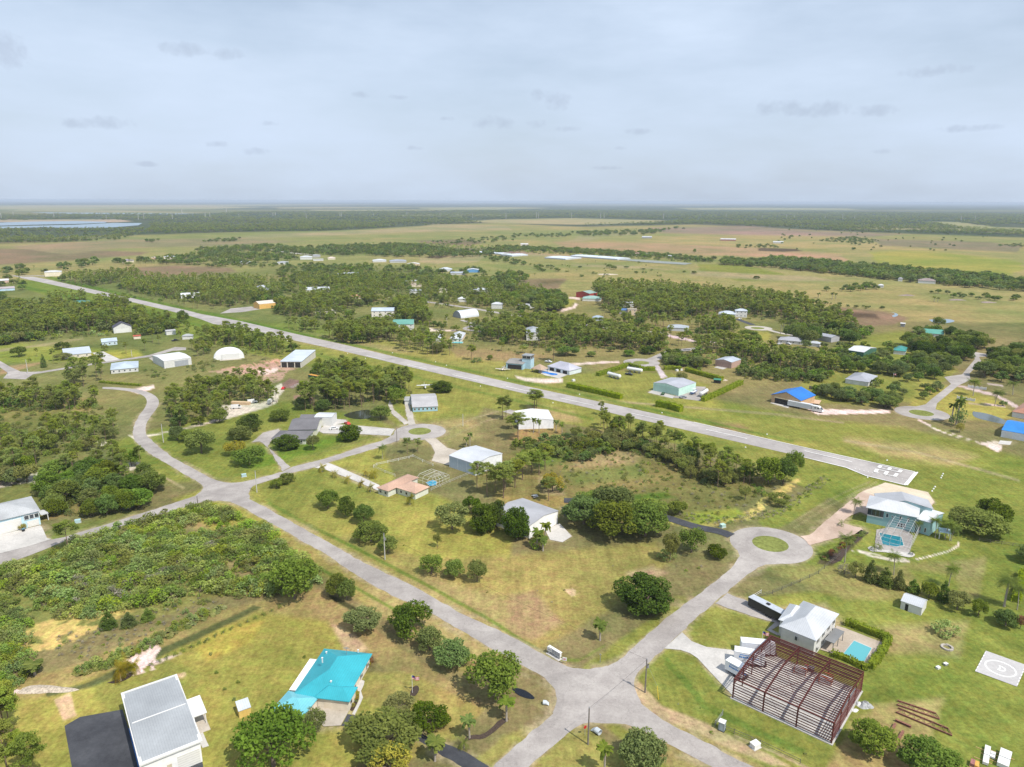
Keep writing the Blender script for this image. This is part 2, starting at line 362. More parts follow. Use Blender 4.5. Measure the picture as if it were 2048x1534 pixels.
LC += [
 (FARF, .5, 20, [(0,410.5),(520,408.8),(760,409.5),(500,412),(0,413)]), (FARF, .5, 20, [(1100,409),(1500,409.5),(1400,411),(1120,410.5)]), (FARF, .6, 18, [(1500,425),(1700,427),(1690,429),(1520,427)]), (FARF, .6, 18, [(620,420),(900,419),(860,422),(640,423)]),
 (FARF, .8, 18, [(1700,457),(1900,459),(2048,467),(2048,463),(1900,454),(1740,452)]), (FARF, .6, 18, [(820,430),(1000,428),(1180,430),(1000,433),(840,433)]),

 ((.045,.052,.026), 2.2, .8, [(705,1186),(718,1188),(745,1203),(775,1219),(786,1226),(778,1230),(755,1219),(725,1203),(706,1191)]),
 (SAND, 1.2, .8, [(295,868),(320,868),(348,865),(375,860),(420,852),(441,847),(465,841),(515,827),(560,814),(580,805),(584,790),(593,780),(588,765),(578,770),(566,786),(566,800),(543,805),(506,806),(461,811),(455,823),(465,832),(447,843),(400,854),(340,870),(307,878)]),
 ((.34,.25,.18), 2, 1.5, [(455,742),(500,735),(560,728),(585,722),(622,732),(640,735),(620,740),(610,760),(590,765),(593,782),(580,792),(560,795),(562,770),(560,755),(540,746),(500,745)]),
 (SAND, 2, 1.5, [(560,738),(600,733),(600,742),(575,748)]), ((0.195, 0.134, 0.110), 1.5, 1, [(595,765),(610,756),(628,760),(635,772),(615,776),(598,774)]),
 ((0.220, 0.146, 0.110), 2, 1, [(620,790),(660,785),(655,806),(620,808)]),
 (SAND, 1.5, 1, [(244,880),(266,876),(272,884),(246,889)]), (SAND, 1.5, 1, [(295,927),(316,919),(337,928),(307,938)]), (SAND, 1.2, .8, [(284,778),(336,768),(337,774),(308,786)]),
 (SAND, .8, .5, [(1845,838),(1850,838),(1886,856),(1929,871),(1970,885),(2000,882),(2016,885),(2010,900),(2004,903),(1990,896),(1980,890),(1926,875),(1882,859)]),
 (LAWN, .8, .4, [(1872,850),(1925,872),(1960,883),(1958,885),(1920,873),(1870,852)]),
 (SAND, .8, .6, [(1794,819),(1794,826),(1688,828),(1650,829),(1628,818),(1632,809),(1665,818),(1731,820)]),
 (SAND, 1, 1, [(846,655),(870,654),(890,658),(925,659),(930,661),(880,662),(850,663)]),
 (SAND, .8, .5, [(1146,727),(1220,722.5),(1247,722),(1247,725),(1220,726),(1150,731)]),
 ((.42,.40,.38), .5, .3, [(1311,726),(1318,724),(1340,754),(1328,757)]),
 (SAND, 1.5, 1, [(1052,751),(1075,755),(1110,757),(1146,756),(1148,764),(1115,766),(1075,762),(1056,756)]),
 ((.36,.33,.30), .5, .4, [(1325,665),(1335,664),(1347,670),(1402,681),(1440,682),(1440,685),(1400,685),(1344,674)]),
 ((0.305, 0.207, 0.122), 2, 1, [(0,758),(20,752),(60,742),(130,720),(60,728)]),
 (TANG, 1.2, 1, [(0,700),(30,697),(80,690),(150,681),(195,673),(195,676),(140,686),(80,695),(20,703),(0,705)]),
 (SAND, 1, 1, [(638,620),(668,615),(690,620),(680,628),(650,630)]),
 ((.38,.34,.29), .6, .5, [(1918,770),(1924,769),(1972,780),(2006,789),(2036,804),(2060,820),(2040,815),(2004,793),(1970,785)]),
 ((.38,.34,.29), .6, .5, [(1985,765),(2016,770),(2016,774),(1985,768)]), ((.38,.34,.29), .6, .4, [(1946,806),(1994,808),(2020,812),(2020,815),(1993,812)]),
 (SAND, .8, .6, [(1142,593),(1164,595),(1162,599),(1142,597)]), (SAND, 1, .6, [(1118,620),(1150,613),(1154,606),(1160,607),(1154,616),(1130,623)]),
 ((0.366, 0.305, 0.232), 1.2, .7, [(1770,1012),(1800,1005),(1800,1035),(1775,1030)]),
 (SAND, 1.2, .5, [(1730,1102),(1740,1104),(1760,1112),(1800,1120),(1834,1122),(1833,1118),(1760,1108),(1738,1099)]),
 (SAND, .5, .2, [(1709,1098.6),(1735,1101),(1770,1108),(1820,1117),(1819,1118.4),(1768,1109.6),(1735,1102.8),(1709,1100.4)]),
 (SAND, .5, .2, [(1836,1117),(1862,1111),(1900,1101),(1920,1090),(1925,1080),(1927,1080.6),(1922,1092),(1902,1103),(1864,1113),(1838,1119)]),
 ((0.366, 0.293, 0.232), 2, 1, [(1180,1175),(1200,1172),(1215,1185),(1195,1190)]),
]
def track(pts, w, col, fe=1.6, wob=.5):
    a = [(x + w * .3, y - w / 2) for x, y in pts]; b = [(x - w * .3, y + w / 2) for x, y in pts]
    LC.append((col, fe, wob, a + b[::-1]))
for pts, w in (([(1596,1046),(1650,1012),(1700,985),(1752,962)],3), ([(1604,1054),(1660,1018),(1712,990),(1765,963)],3), ([(1210,800),(1400,815),(1560,828),(1700,845)],3), ([(890,870),(960,835),(1010,822)],3), ([(905,880),(980,842),(1030,828)],2.5), ([(240,880),(262,905),(300,932),(345,950),(392,975)],4), ([(1500,1470),(1600,1512),(1700,1560)],5), ([(860,1240),(960,1300),(1060,1355)],4), ([(1700,880),(1850,905),(2048,960)],4), ([(620,1060),(760,1128),(900,1200)],3)):
    track(pts, w, (.24,.225,.12))
for pts, w in (([(560,1005),(640,1048),(760,1105),(900,1178),(1000,1232),(1080,1282),(1140,1318),(1190,1320),(1240,1290)],6), ([(1370,1240),(1440,1180),(1500,1150),(1560,1133)],5), ([(1360,1320),(1400,1360),(1440,1410),(1520,1450),(1640,1505)],12), ([(520,1050),(640,1120),(780,1195),(900,1262),(1040,1345)],5), ([(60,575),(240,612),(400,648),(560,690),(760,735),(1000,790),(1200,838)],5), ([(100,553),(300,600),(480,638),(700,686),(1000,752),(1300,815),(1600,882)],5)):
    track(pts, w, (.105,.150,.036), 2.5)
GROUND = {}
def build_ground():
    na = 1150; amax = math.radians(64)
    ang = np.linspace(-amax, amax, na)
    dep = np.concatenate([np.linspace(62, 8, 560), np.geomspace(8, .125, 420)[1:]])
    rad = H / np.tan(np.radians(dep))
    A, R = np.meshgrid(ang, rad)
    X = np.sin(A) * R; Y = np.cos(A) * R
    def octs(scales, seed):
        s_ = 0
        for i, (L, a) in enumerate(scales):
            vis = np.clip(L / (R * .012) - .6, 0, 1)       # wavelengths finer than the mesh are dropped
            s_ = s_ + a * vis * (fbm(X / L + i * 7.3, Y / L - i * 3.1, seed + i * 5, 3) - .5) * 2
        return s_
    WS = [(9, .35), (28, .6), (90, 1.0), (350, 2.6), (1400, 6), (6000, 20)]
    wx = octs(WS, 3); wy = octs(WS, 91)
    C = np.empty(X.shape + (3,)); C[:] = (.14, .14, .06)
    cache = {}
    for (col, fe, w, poly) in LC:
        if w not in cache:
            cache[w] = PXn(X + wx * w * 1.1, Y + wy * w * 1.1)
        P1, P2 = cache[w]
        xs = [p[0] for p in poly]; ys = [p[1] for p in poly]
        m = (P1 > min(xs) - fe * 2) & (P1 < max(xs) + fe * 2) & (P2 > min(ys) - fe * 2) & (P2 < max(ys) + fe * 2)
        if not m.any(): continue
        a, b = P1[m], P2[m]
        d = edgedist(a, b, poly); d = np.where(inside(a, b, poly), d, -d)
        k = np.clip(d / (fe * 2) + .5, 0, 1); k = k * k * (3 - 2 * k)
        if min(ys) > 850 and max(ys) < 1700:                # near the viewpoint the dry turf is straw and olive
            col = (col[0], max(col[1], col[0] * .86), min(col[2], col[0] * (.80 if col[0] > .45 else .48)))
        if col[0] > .33 and fe >= 2:                       # bare sand and straw break up into flecks towards the edge
            xx, yy = X[m], Y[m]; sp_ = fbm(xx / 2.2, yy / 2.2, 77, 3); k = k * np.clip((sp_ - .66 + k * .33) * 8, 0, 1)
        C[m] = C[m] * (1 - k[:, None]) + np.array(col) * k[:, None]
    # natural unevenness of the sward: broad dry and lush patches
    n1 = octs([(2.2, .55), (7, .6), (20, .8), (60, .6)], 5) * .5; n2 = octs([(45, .5), (160, .6), (600, .7), (2500, .6)], 44) * .5
    C *= np.clip(1 + .42 * n1 + .34 * n2, .5, 1.6)[..., None]
    dry = np.clip(n2 * 2.0 + n1 * 1.0, -.5, .7)
    C[..., 0] *= 1 + .28 * dry; C[..., 2] *= 1 + .2 * dry
    nr, nc = X.shape
    Z = np.zeros_like(X)
    V = np.stack((X, Y, Z), -1).reshape(-1, 3)
    i = np.arange(nr * nc).reshape(nr, nc)
    F = np.stack((i[:-1, :-1], i[:-1, 1:], i[1:, 1:], i[1:, :-1]), -1).reshape(-1, 4)[:, ::-1]
    # the ground also closes the disc under and behind the viewpoint
    m = bpy.data.materials.new('ground_cover'); m.use_nodes = True; t = NT(m.node_tree); b = t.n['Principled BSDF']
    at = t.new('ShaderNodeAttribute', attribute_name='cover'); pos = t.new('ShaderNodeNewGeometry').outputs['Position']
    f = t.math('MULTIPLY', t.rng(t.noise(pos, .9, 6, .8), .3, .7, .58, 1.42), t.rng(t.noise(pos, .16, 5, .65), .3, .7, .78, 1.22))
    f = t.math('MULTIPLY', f, t.rng(t.noise(t.scaled(pos, (.02, .05, 1), .7), 1.0, 5, .6), .3, .7, .90, 1.10))
    f = t.math('MULTIPLY', f, t.rng(t.noise(t.scaled(pos, (1, .06, 1), -.83), .55, 3, .5), .3, .7, .93, 1.07))
    fl = t.rng(t.noise(t.scaled(pos, (1, 1, 1), 1.1), .42, 7, .85), .60, .70, 0, .38)      # bleached weed clumps
    f = t.math('MULTIPLY', f, t.rng(t.noise(t.scaled(pos, (.9, .07, 1), .6), .8, 4, .6), .3, .7, .90, 1.10))
    hs = t.new('ShaderNodeHueSaturation'); t.put(hs.inputs['Value'], f); hs.inputs['Saturation'].default_value = 1.08
    t.put(hs.inputs['Hue'], t.rng(t.noise(pos, .35, 4, .65), .3, .7, .472, .524))
    t.put(hs.inputs['Color'], t.mix(fl, at.outputs['Color'], (.30, .27, .15, 1)))
    t.put(b.inputs['Base Color'], hs.outputs[0]); b.inputs['Roughness'].default_value = 1; b.inputs['Specular IOR Level'].default_value = 0
    me = mesh_np('ground', V, F, m)
    a = me.color_attributes.new('cover', 'FLOAT_COLOR', 'POINT')
    a.data.foreach_set('color', np.concatenate((C.reshape(-1, 3), np.ones((nr * nc, 1))), 1).astype(np.float32).ravel())
    link('ground', me, kind='structure')
    GROUND.update(X=X, Y=Y, R=R, C=C, attr=a)
    # rear half of the plain
    bm = bmesh.new(); vs_ = []
    Rr = rad.max(); pts = [(0, 0)]
    ring_in = rad.min()
    def arc(r, a0, a1, n): return [(math.sin(a) * r, math.cos(a) * r) for a in np.linspace(a0, a1, n)]
    V2 = []; F2 = []
    ao = arc(Rr, amax, 2 * math.pi - amax, 40); 
    inn = arc(ring_in, amax, 2 * math.pi - amax, 40)
    for p in ao + inn: V2.append((p[0], p[1], 0))
    F2 = [(k, k + 1, 40 + k + 1, 40 + k) for k in range(39)]
    me2 = mesh_np('ground_behind', V2, [f_[::-1] for f_ in F2], surf('meadow_behind', (.14, .145, .06), 1, .3, .2, .01, .3))
    link('ground_behind', me2, kind='structure')
    V3 = [(0, 0, 0)] + [(p[0], p[1], 0) for p in arc(ring_in, 0, 2 * math.pi, 65)[:-1]]
    link('ground_below', mesh_np('ground_below', V3, [(0, 1 + (k + 1) % 64, 1 + k) for k in range(64)], MATS['meadow_behind']), kind='structure')
build_ground()
# ---------------------------------------------------------------- haze: thin even air over the plain
if HAZE:
    bm = bmesh.new(); bmesh.ops.create_cube(bm, size=1)
    me = bpy.data.meshes.new('haze'); bm.to_mesh(me); bm.free()
    hz_o = link('haze', me, kind='stuff'); hz_o.scale = (112000, 112000, 119); hz_o.location = (0, 0, 119 / 2 - 1)
    m = bpy.data.materials.new('haze_air'); m.use_nodes = True; nt = m.node_tree; nt.nodes.clear()
    out = nt.nodes.new('ShaderNodeOutputMaterial'); v = nt.nodes.new('ShaderNodeVolumePrincipled')
    v.inputs['Density'].default_value = HAZE; v.inputs['Color'].default_value = (.68, .78, .92, 1); v.inputs['Anisotropy'].default_value = 0.0
    nt.links.new(v.outputs[0], out.inputs['Volume']); me.materials.append(m)
# ---------------------------------------------------------------- paved sheets
from mathutils.geometry import tessellate_polygon
LAYER = [0]; EXCL = []; ROADS = []
def sheet(name, pts, mat, z=None, kind='structure', holes=(), world=False, **k):
    LAYER[0] += 1
    if z is None: z = .02 + .004 * (LAYER[0] % 40)
    loops = [[Vector((*(p if world else G(*p)), z)) for p in L] for L in [pts] + list(holes)]
    if name in ('road', 'driveway') and mat is not M_CONC and not (world and name != 'road'):
        L = loops[0]; Q = []                                # broken, crumbling edges
        for a, b in zip(L, L[1:] + L[:1]):
            n = max(1, int((b - a).length / 1.3)) if a.length < 420 else 1; d = (b - a).normalized() if (b - a).length > 0 else a; q = Vector((-d.y, d.x, 0))
            for i in range(n):
                p = a.lerp(b, i / n); j = (float(vnoise(np.array(p.x / 2.1), np.array(p.y / 2.1), 5)) - .5) * .55 + (float(vnoise(np.array(p.x / 9), np.array(p.y / 9), 8)) - .5) * .5
                Q.append(p + q * j if n > 1 else p)
        loops[0] = Q
    if name in ('road', 'driveway', 'apron'): ROADS.append([(v.x, v.y) for v in loops[0]])
    V = [v for L in loops for v in L]; F = tessellate_polygon(loops)
    F = [f if (V[f[1]] - V[f[0]]).cross(V[f[2]] - V[f[0]]).z > 0 else f[::-1] for f in F]
    if name != 'roundabout_island' and 'mulch' not in name: EXCL.append([(v.x, v.y) for v in loops[0]])
    return link(name, mesh_np(name, V, F, mat), kind=kind, **k)
def circ(cx, cy, rpx, n=48, k=1.0):
    x, y = G(cx, cy); r = rpx * mpp(cx, cy) * k
    return [(x + r * math.cos(2 * math.pi * i / n), y + r * math.sin(2 * math.pi * i / n)) for i in range(n)]
def smooth(pts, it=2):
    for _ in range(it):
        q = [pts[0]]
        for a, b in zip(pts[:-1], pts[1:]):
            q += [(a[0] * .75 + b[0] * .25, a[1] * .75 + b[1] * .25), (a[0] * .25 + b[0] * .75, a[1] * .25 + b[1] * .75)]
        pts = q + [pts[-1]]
    return pts
def ribbon(name, pts, w, mat, z=None, kind='structure', sm=2, world=False, **k):
    P = [Vector((*(p if world else G(*p)), 0)) for p in smooth(pts, sm)]
    L = []; R_ = []
    for i, p in enumerate(P):
        d = (P[min(i + 1, len(P) - 1)] - P[max(i - 1, 0)]).normalized(); n = Vector((-d.y, d.x, 0)) * w / 2
        L.append(p + n); R_.append(p - n)
    LAYER[0] += 1
    if z is None: z = .02 + .004 * (LAYER[0] % 40)
    EXCL.append([(v.x, v.y) for v in L + R_[::-1]])
    V = [(v.x, v.y, z) for v in L + R_]; n = len(P)
    F = [(i + n, i + 1 + n, i + 1, i) for i in range(n - 1)]
    return link(name, mesh_np(name, V, F, mat), kind=kind, **k)
def roadmat(name, col, wear, crack=.25, tint=(1, 1, 1)):
    m = bpy.data.materials.new(name); m.use_nodes = True; t = NT(m.node_tree); b = t.n['Principled BSDF']
    p = t.new('ShaderNodeNewGeometry').outputs['Position']
    n1 = t.rng(t.noise(p, .13, 6, .7), .38, .62, 0, 1); n2 = t.rng(t.noise(p, 1.4, 5, .75), .3, .7, .88, 1.10)
    n3 = t.rng(t.noise(p, .035, 4, .6), .35, .65, .86, 1.08)
    c = t.mix(n1, c4(col), c4(wear))
    vor = t.new('ShaderNodeTexVoronoi', feature='DISTANCE_TO_EDGE'); t.put(vor.inputs['Vector'], t.mix(.12, p, t.new('ShaderNodeTexNoise').outputs[1])); vor.inputs['Scale'].default_value = .14
    ck = t.math("LESS_THAN", vor.outputs[0], .0)
    pt = t.rng(t.noise(p, .055, 2, .4), .56, .575, 1.0, .91); cr = t.rng(t.math('ABSOLUTE', t.math('SUBTRACT', t.noise(p, .11, 4, .6), .5)), .0, .006, 1 - crack * 1.1, 1.0)
    cr2 = t.rng(t.math('ABSOLUTE', t.math('SUBTRACT', t.noise(t.scaled(p, (1, 1, 1), .8), .23, 3, .6), .46)), .0, .005, 1 - crack * .8, 1.0)
    f = t.math('MULTIPLY', t.math('MULTIPLY', t.math('MULTIPLY', n2, n3), pt), t.math('MULTIPLY', cr, cr2))
    hs = t.new('ShaderNodeHueSaturation'); t.put(hs.inputs['Value'], f); t.put(hs.inputs['Color'], c)
    t.put(b.inputs['Base Color'], hs.outputs[0]); b.inputs['Roughness'].default_value = .9; b.inputs['Specular IOR Level'].default_value = .2
    return m
M_ROAD = roadmat('worn_asphalt', (.305, .276, .260), (.395, .363, .340), .16)
M_RWY = roadmat('runway_asphalt', (.335, .308, .296), (.405, .375, .358), .12)
M_EDGE = roadmat('crushed_shell', (.38, .345, .30), (.50, .46, .41), 0)
M_CONC = roadmat('pale_concrete', (.44, .42, .395), (.54, .515, .485), .12)
M_CONC2 = roadmat('buff_concrete', (.40, .35, .29), (.50, .445, .38), .15)
M_BLACK = roadmat('fresh_asphalt', (.045, .047, .055), (.075, .078, .088), .1)
M_PAVER = roadmat('pink_pavers', (.45, .33, .26), (.53, .41, .335), .1)
M_PAVER2 = roadmat('cream_pavers', (.52, .435, .32), (.58, .50, .39), .1)
M_PAINT = roadmat('road_paint', (.72, .71, .69), (.80, .79, .77), .1)
M_MULCH = surf('dark_mulch', (.060, .042, .032), 1, 4, .4)
M_GRASS = surf('island_grass', (.17, .19, .055), 1, .8, .3, .15, .2, spec=0)
M_WALK = roadmat('tan_pavers', (.36, .30, .235), (.46, .39, .32), .2)

main_r = [(205,774),(226,774),(256,776.5),(281,779),(303,786.6),(315,795),(319,805),(314,817),(301.5,832),(291,850),(290,862),(294,873),(304,881),(328,903.6),(369,928),(400,944),(427,959),(447,964.5),(466,966)]
main_l = [(205,777.4),(236,779.5),(266.6,783.5),(287,790.7),(295,801),(291,815),(277,831.7),(268,850),(265,862),(266,872),(271,883),(287,899.5),(312,916),(338,930),(379,955),(402,967),(407,975)]
sheet('road', smooth(main_r) + [(486,964.5),(497,986),(500,998),(576,1040),(652,1081.5),(711,1117),(785,1152.5),(844,1182),(919,1225),(1014,1269),(1094,1313.7),(1123,1328.5),(1147,1337),(1179,1339),(1215,1331),
      (1269,1373),(1283,1408),(1324,1439.7),(1398,1476.7),(1505,1534),(1640,1606),(1560,1620),(1422,1534),(1339,1488.5),(1280,1459),(1250,1449),(1180,1445),(1106,1426),(1116,1399),(1111,1379),(1091,1353.7),(1037,1327),
      (949,1276.7),(860,1225),(785,1191),(711,1148),(652,1108),(601,1080),(529,1040),(486,1014),(461,1003),(440,1001),(420,1002),(402,984)] + smooth(main_l)[::-1], M_ROAD)
sheet('road', [(1178,1342),(1215,1331.5),(1233,1322),(1250.5,1308),(1291,1269.5),(1339,1231),(1392,1192.5),(1439.5,1157),(1466,1133),(1474,1122),(1478,1112),(1474,1097),(1466,1084),(1500,1075),(1541,1095),(1590,1118),(1590,1123),(1560,1127),(1531,1129),(1515,1135),(1501,1145),
      (1454,1184),(1427,1207),(1362,1265),(1328,1297.6),(1288,1333),(1275,1346),(1270,1356),(1268,1366),(1269,1375),(1240,1400)], M_ROAD)
sheet('road', circ(1541.5,1089,78.5), M_ROAD, world=True)
sheet('roundabout_island', circ(1540.5,1087.5,34.5), M_GRASS, world=True)
sheet('road', [(1110,1400),(1115,1402),(1112,1416),(1105.6,1427),(1067,1461.6),(984,1534),(930,1590),(1010,1590),(1055,1534),(1097,1500),(1150,1456),(1165,1448),(1180,1445),(1200,1442),(1190,1400)], M_ROAD)
sheet('road', [(450,967),(466,966),(486,964),(515,957),(564,943.6),(585.6,933.3),(656,916),(718,895),(769,880),(785,870),(800,860),(800,880),(779,887),(728,903.6),(660,924),(629.7,935),(590.7,944.6),(527,965),(510,970),(502,976),(497,987),(480,985)], M_ROAD)
sheet('road', circ(840,863.5,51.5), M_ROAD, world=True)
sheet('roundabout_island', circ(839.5,862.5,22.5), M_GRASS, world=True)
sheet('road', [(405,971),(407,975.4),(402,983.6),(390,992.8),(349,1006),(236,1042),(131,1073.8),(90,1083),(0,1107),(-80,1125),(-80,1152),(0,1133),(33,1120),(90,1099.4),(131,1082),(232,1056),(324,1027.6),(365,1016.4),(400,1005),(422,1001),(440,985)], M_ROAD)
rt = [(20,549),(45,553.5),(66,553.5),(95,558.8),(165,574.5),(240,591),(375,621),(400,627.7),(482,642.5),(590.7,667.7),(691,690),(800,715.9),(933.3,745.6),(1056,773.3),(1220,808),(1387,844),(1600,893),(1834,944.7)]
rb = [(1812.2,971),(1731,951.3),(1691.9,934.9),(1603.3,913.5),(1423.4,872),(1220,825.6),(1056,788.7),(820,734),(687,702.5),(584.6,680),(480,656),(426.7,648),(400,638),(377.5,631),(257.5,602.5),(130,575),(42,556)]
sheet('runway', rt + rb, M_RWY)
# threshold and edge paint, centre dashes
ribbon('runway_marking', [(1833,944.5),(1811.5,970.5)], 1.4, M_PAINT, .22, sm=0)
ribbon('runway_marking', [(1603.3,914),(1692,935.6),(1731,951.8),(1811,971)], .55, M_PAINT, .22, sm=0)
ribbon('runway_marking', [(1387,844.8),(1600,893.6),(1833,945)], .6, M_PAINT, .22, sm=0)
for a, b in (((1704,924.5),(1609,902.5)),((1494,878),(1412,859.5)),((1330,841.5),(1262,827)),((1188,811.5),(1120,796.5)),((1066,785),(1012,773.5)),((955,761),(905,750)),((855,739),(815,730)),((770,720.5),(733,712))):
    ribbon('runway_marking', [a, b], .6, M_PAINT, .22, sm=0)
# the numerals 28, head up the runway, foot at the threshold
def mk(p, q, w):
    f = lambda u: (1680 + u[0] / 11.378, 900 + u[1] / 11.378)
    ribbon('runway_marking', [f(p), f(q)], w, M_PAINT, .23 + .002 * (LAYER[0] % 9), sm=0)
for p, q in (((930,358),(882,408)),((1152,410),(1100,460)),((1392,462),(1340,516)),((846,446),(800,508)),((1080,494),(1022,562)),((1298,543),(1240,612))): mk(p, q, 1.45)
for p, q in (((900,357),(1412,468)),((872,405),(1362,517)),((835,450),(1092,502)),((1006,558),(1262,613)),((780,503),(885,527))): mk(p, q, .62)
for i in range(13): mk((335 + i * 97, 430 + i * 21.7), (362 + i * 97, 437 + i * 21.7), .45)
# community roads
ribbon('road', [(780,594),(834,601),(892,609),(948,617),(1010,628),(1132,644),(1205,655),(1270,662),(1331,666)], 7, M_ROAD)
sheet('road', circ(1283,725,36), M_ROAD, world=True); sheet('roundabout_island', circ(1282.5,725.5,16), M_GRASS, world=True)
ribbon('road', [(1296,722),(1312,717),(1324,711),(1345,702),(1400,697)], 9, M_ROAD)
sheet('road', circ(1517,656.3,26.5), M_EDGE, world=True); sheet('roundabout_island', circ(1515,656.3,13), M_GRASS, world=True)
ribbon('road', [(1538,660),(1567,668),(1610,674)], 5, M_EDGE); ribbon('driveway', [(1472,638),(1482,641),(1506,650)], 6, M_BLACK)
sheet('road', [(1941,703),(1981,709),(1975,713),(1958,714),(1963,723),(1939,747),(1941,760),(1917,771),(1874,807),(1871,819),(1860,823),(1820,823),(1794,821),(1851,809),(1862,799),(1902,768),(1888,754),(1924,749),(1950,718)], M_ROAD)
sheet('road', circ(1843.5,826,49), M_ROAD, world=True); sheet('roundabout_island', circ(1842.5,826,22), M_GRASS, world=True)
sheet('road', [(-60,703),(0,722),(20,733.5),(41,743.2),(60,744),(82,743),(143,733),(240,719),(297,710.5),(338,698.4),(350,694),(372,695),(372,700),(345,702),(300,714),(240,721.8),(147,735.8),(66,749),(51,759),(6,757),(16,746),(0,735),(-60,716)], M_ROAD)
ribbon('road', [(20,553),(70,551),(100,553)], 8, M_ROAD)
for p in ([(945,651),(929,656),(932,660),(962,663)], [(923,640),(940,646),(952,649)], [(960,650.5),(930,655.5)]): ribbon('driveway', p, 4.5, M_ROAD)
ribbon('road', [(535,497),(560,503),(600,508),(640,510)], 8, M_CONC)
# driveways and slabs
sheet('driveway', [(-60,1085),(0,1069.8),(80,1051),(84,1054),(94,1076.4),(103,1078.6),(60,1092),(0,1107.5),(-60,1122)], M_CONC)
sheet('driveway', [(1430,1207),(1454,1186.6),(1485,1199),(1516,1213),(1563,1237),(1575,1246),(1560,1252),(1549,1246),(1501,1232.5)], M_ROAD)
sheet('walkway', [(1549,1246),(1560,1250),(1544,1260),(1560,1268),(1556,1272),(1533,1260.5)], M_ROAD)
sheet('driveway', [(1328.5,1297.6),(1364,1265),(1383,1283),(1413,1294.6),(1440,1298),(1478,1302),(1530,1302),(1540,1330),(1464.6,1391),(1427.6,1352.4),(1395,1317),(1380,1307),(1361,1300.5)], M_CONC)
sheet('driveway', [(1600,1073),(1617.5,1070.5),(1640,1053),(1672,1024.5),(1724.7,983),(1770.6,965.5),(1856,985),(1868,1003.8),(1850,1040),(1760,1040),(1720,1024),(1703,1030),(1690,1040),(1687,1047),(1703,1052),(1722,1056),(1727,1063),(1705,1071.6),(1665.6,1078),(1619.7,1091)], M_PAVER)
sheet('apron', [(1726,984),(1770.6,965.5),(1856,985),(1868,1003.8),(1850,1020),(1780,1000)], M_PAVER2)
ribbon('driveway', [(1463,1072),(1440,1063),(1393,1055),(1335,1036),(1290,1022),(1240,1010),(1180,1003),(1128,1001)], 4.6, M_BLACK)
sheet('driveway', [(1122,1014),(1160,1010),(1165,1028),(1128,1034)], M_BLACK)
sheet('apron', [(1119,1047),(1143.7,1073),(1125,1085),(1100,1080),(1090,1060)], M_CONC)
sheet('apron', [(847,878),(871.6,877),(894,896),(930,905),(897.4,931),(863.4,922),(870,905.5),(863,891),(855,884)], M_CONC2)
sheet('driveway', [(808,806),(818.8,806),(824,825),(830.5,849),(817.6,850),(813,830)], M_EDGE)
sheet('driveway', [(779.4,801),(789.7,821),(818,846),(810,850),(783.5,827.7),(777,811)], M_EDGE)
sheet('driveway', [(636,862),(652,848),(666,838),(691,840),(696,845),(672,849),(720,852),(790,858.4),(781,872),(722,868.7),(646,867)], M_CONC)
sheet('driveway', [(580.5,934.3),(570,926),(541.5,899.5),(531,892),(524,886),(519,883),(504.6,885),(527,866),(558,858),(562,863),(545,880),(535,893),(548,914),(562,936),(564,943)], M_ROAD)
sheet('driveway', [(629,936),(656,926),(667,930),(720,953),(759,971),(760,982),(754,981),(700,958),(646,938)], M_CONC)
sheet('driveway', [(184,706),(207,703.4),(240,719),(213,724),(200,715)], M_CONC)
sheet('apron', [(623,1411),(695,1416),(697,1424),(681.5,1452),(648,1454),(620,1430)], M_CONC2)
sheet('driveway', [(681.5,1452),(695,1428),(712,1431),(770,1446),(845,1468),(885,1484),(925,1504),(975,1531),(990,1545),(945,1545),(886,1512),(830,1478),(760,1458),(714,1452)], M_BLACK)
sheet('walkway', [(722,1359),(729,1362),(728,1369),(722,1382),(726,1395),(720.6,1408),(709.5,1430),(704,1428),(718,1400),(719,1392),(716,1383),(712,1370)], M_CONC)
sheet('asphalt_pad', [(129,1452),(160,1434),(245,1419),(262,1470),(285,1560),(150,1570)], M_BLACK)
sheet('asphalt_pad', [(345,1534),(403,1514),(408,1540),(420,1600),(340,1600)], M_BLACK)
sheet('walkway', [(385,1456),(398,1446),(414,1484),(418,1492),(405,1496)], M_CONC)
sheet('asphalt_pad', [(440,627),(461.5,617),(502.5,613),(523,618),(486,624)], M_ROAD)
sheet('apron', [(297,716),(312,712),(345,728),(330,738)], M_ROAD)
sheet('apron', [(1296,785),(1305,780),(1350,792),(1345,797)], M_CONC)
sheet('asphalt_pad', [(1345,795),(1372,780),(1382,772),(1412,774),(1405,784),(1412,797),(1400,802)], M_ROAD)
sheet('apron', [(1540,806),(1550,804),(1580,812),(1576,816)], M_CONC); sheet('apron', [(1428,735),(1440,730),(1456,735),(1446,739)], M_CONC)
sheet('apron', [(1005,823),(1020,819),(1036,824),(1034,832)], M_ROAD)
sheet('apron', [(2000,881),(2024,883),(2020,890),(1996,888)], M_CONC)
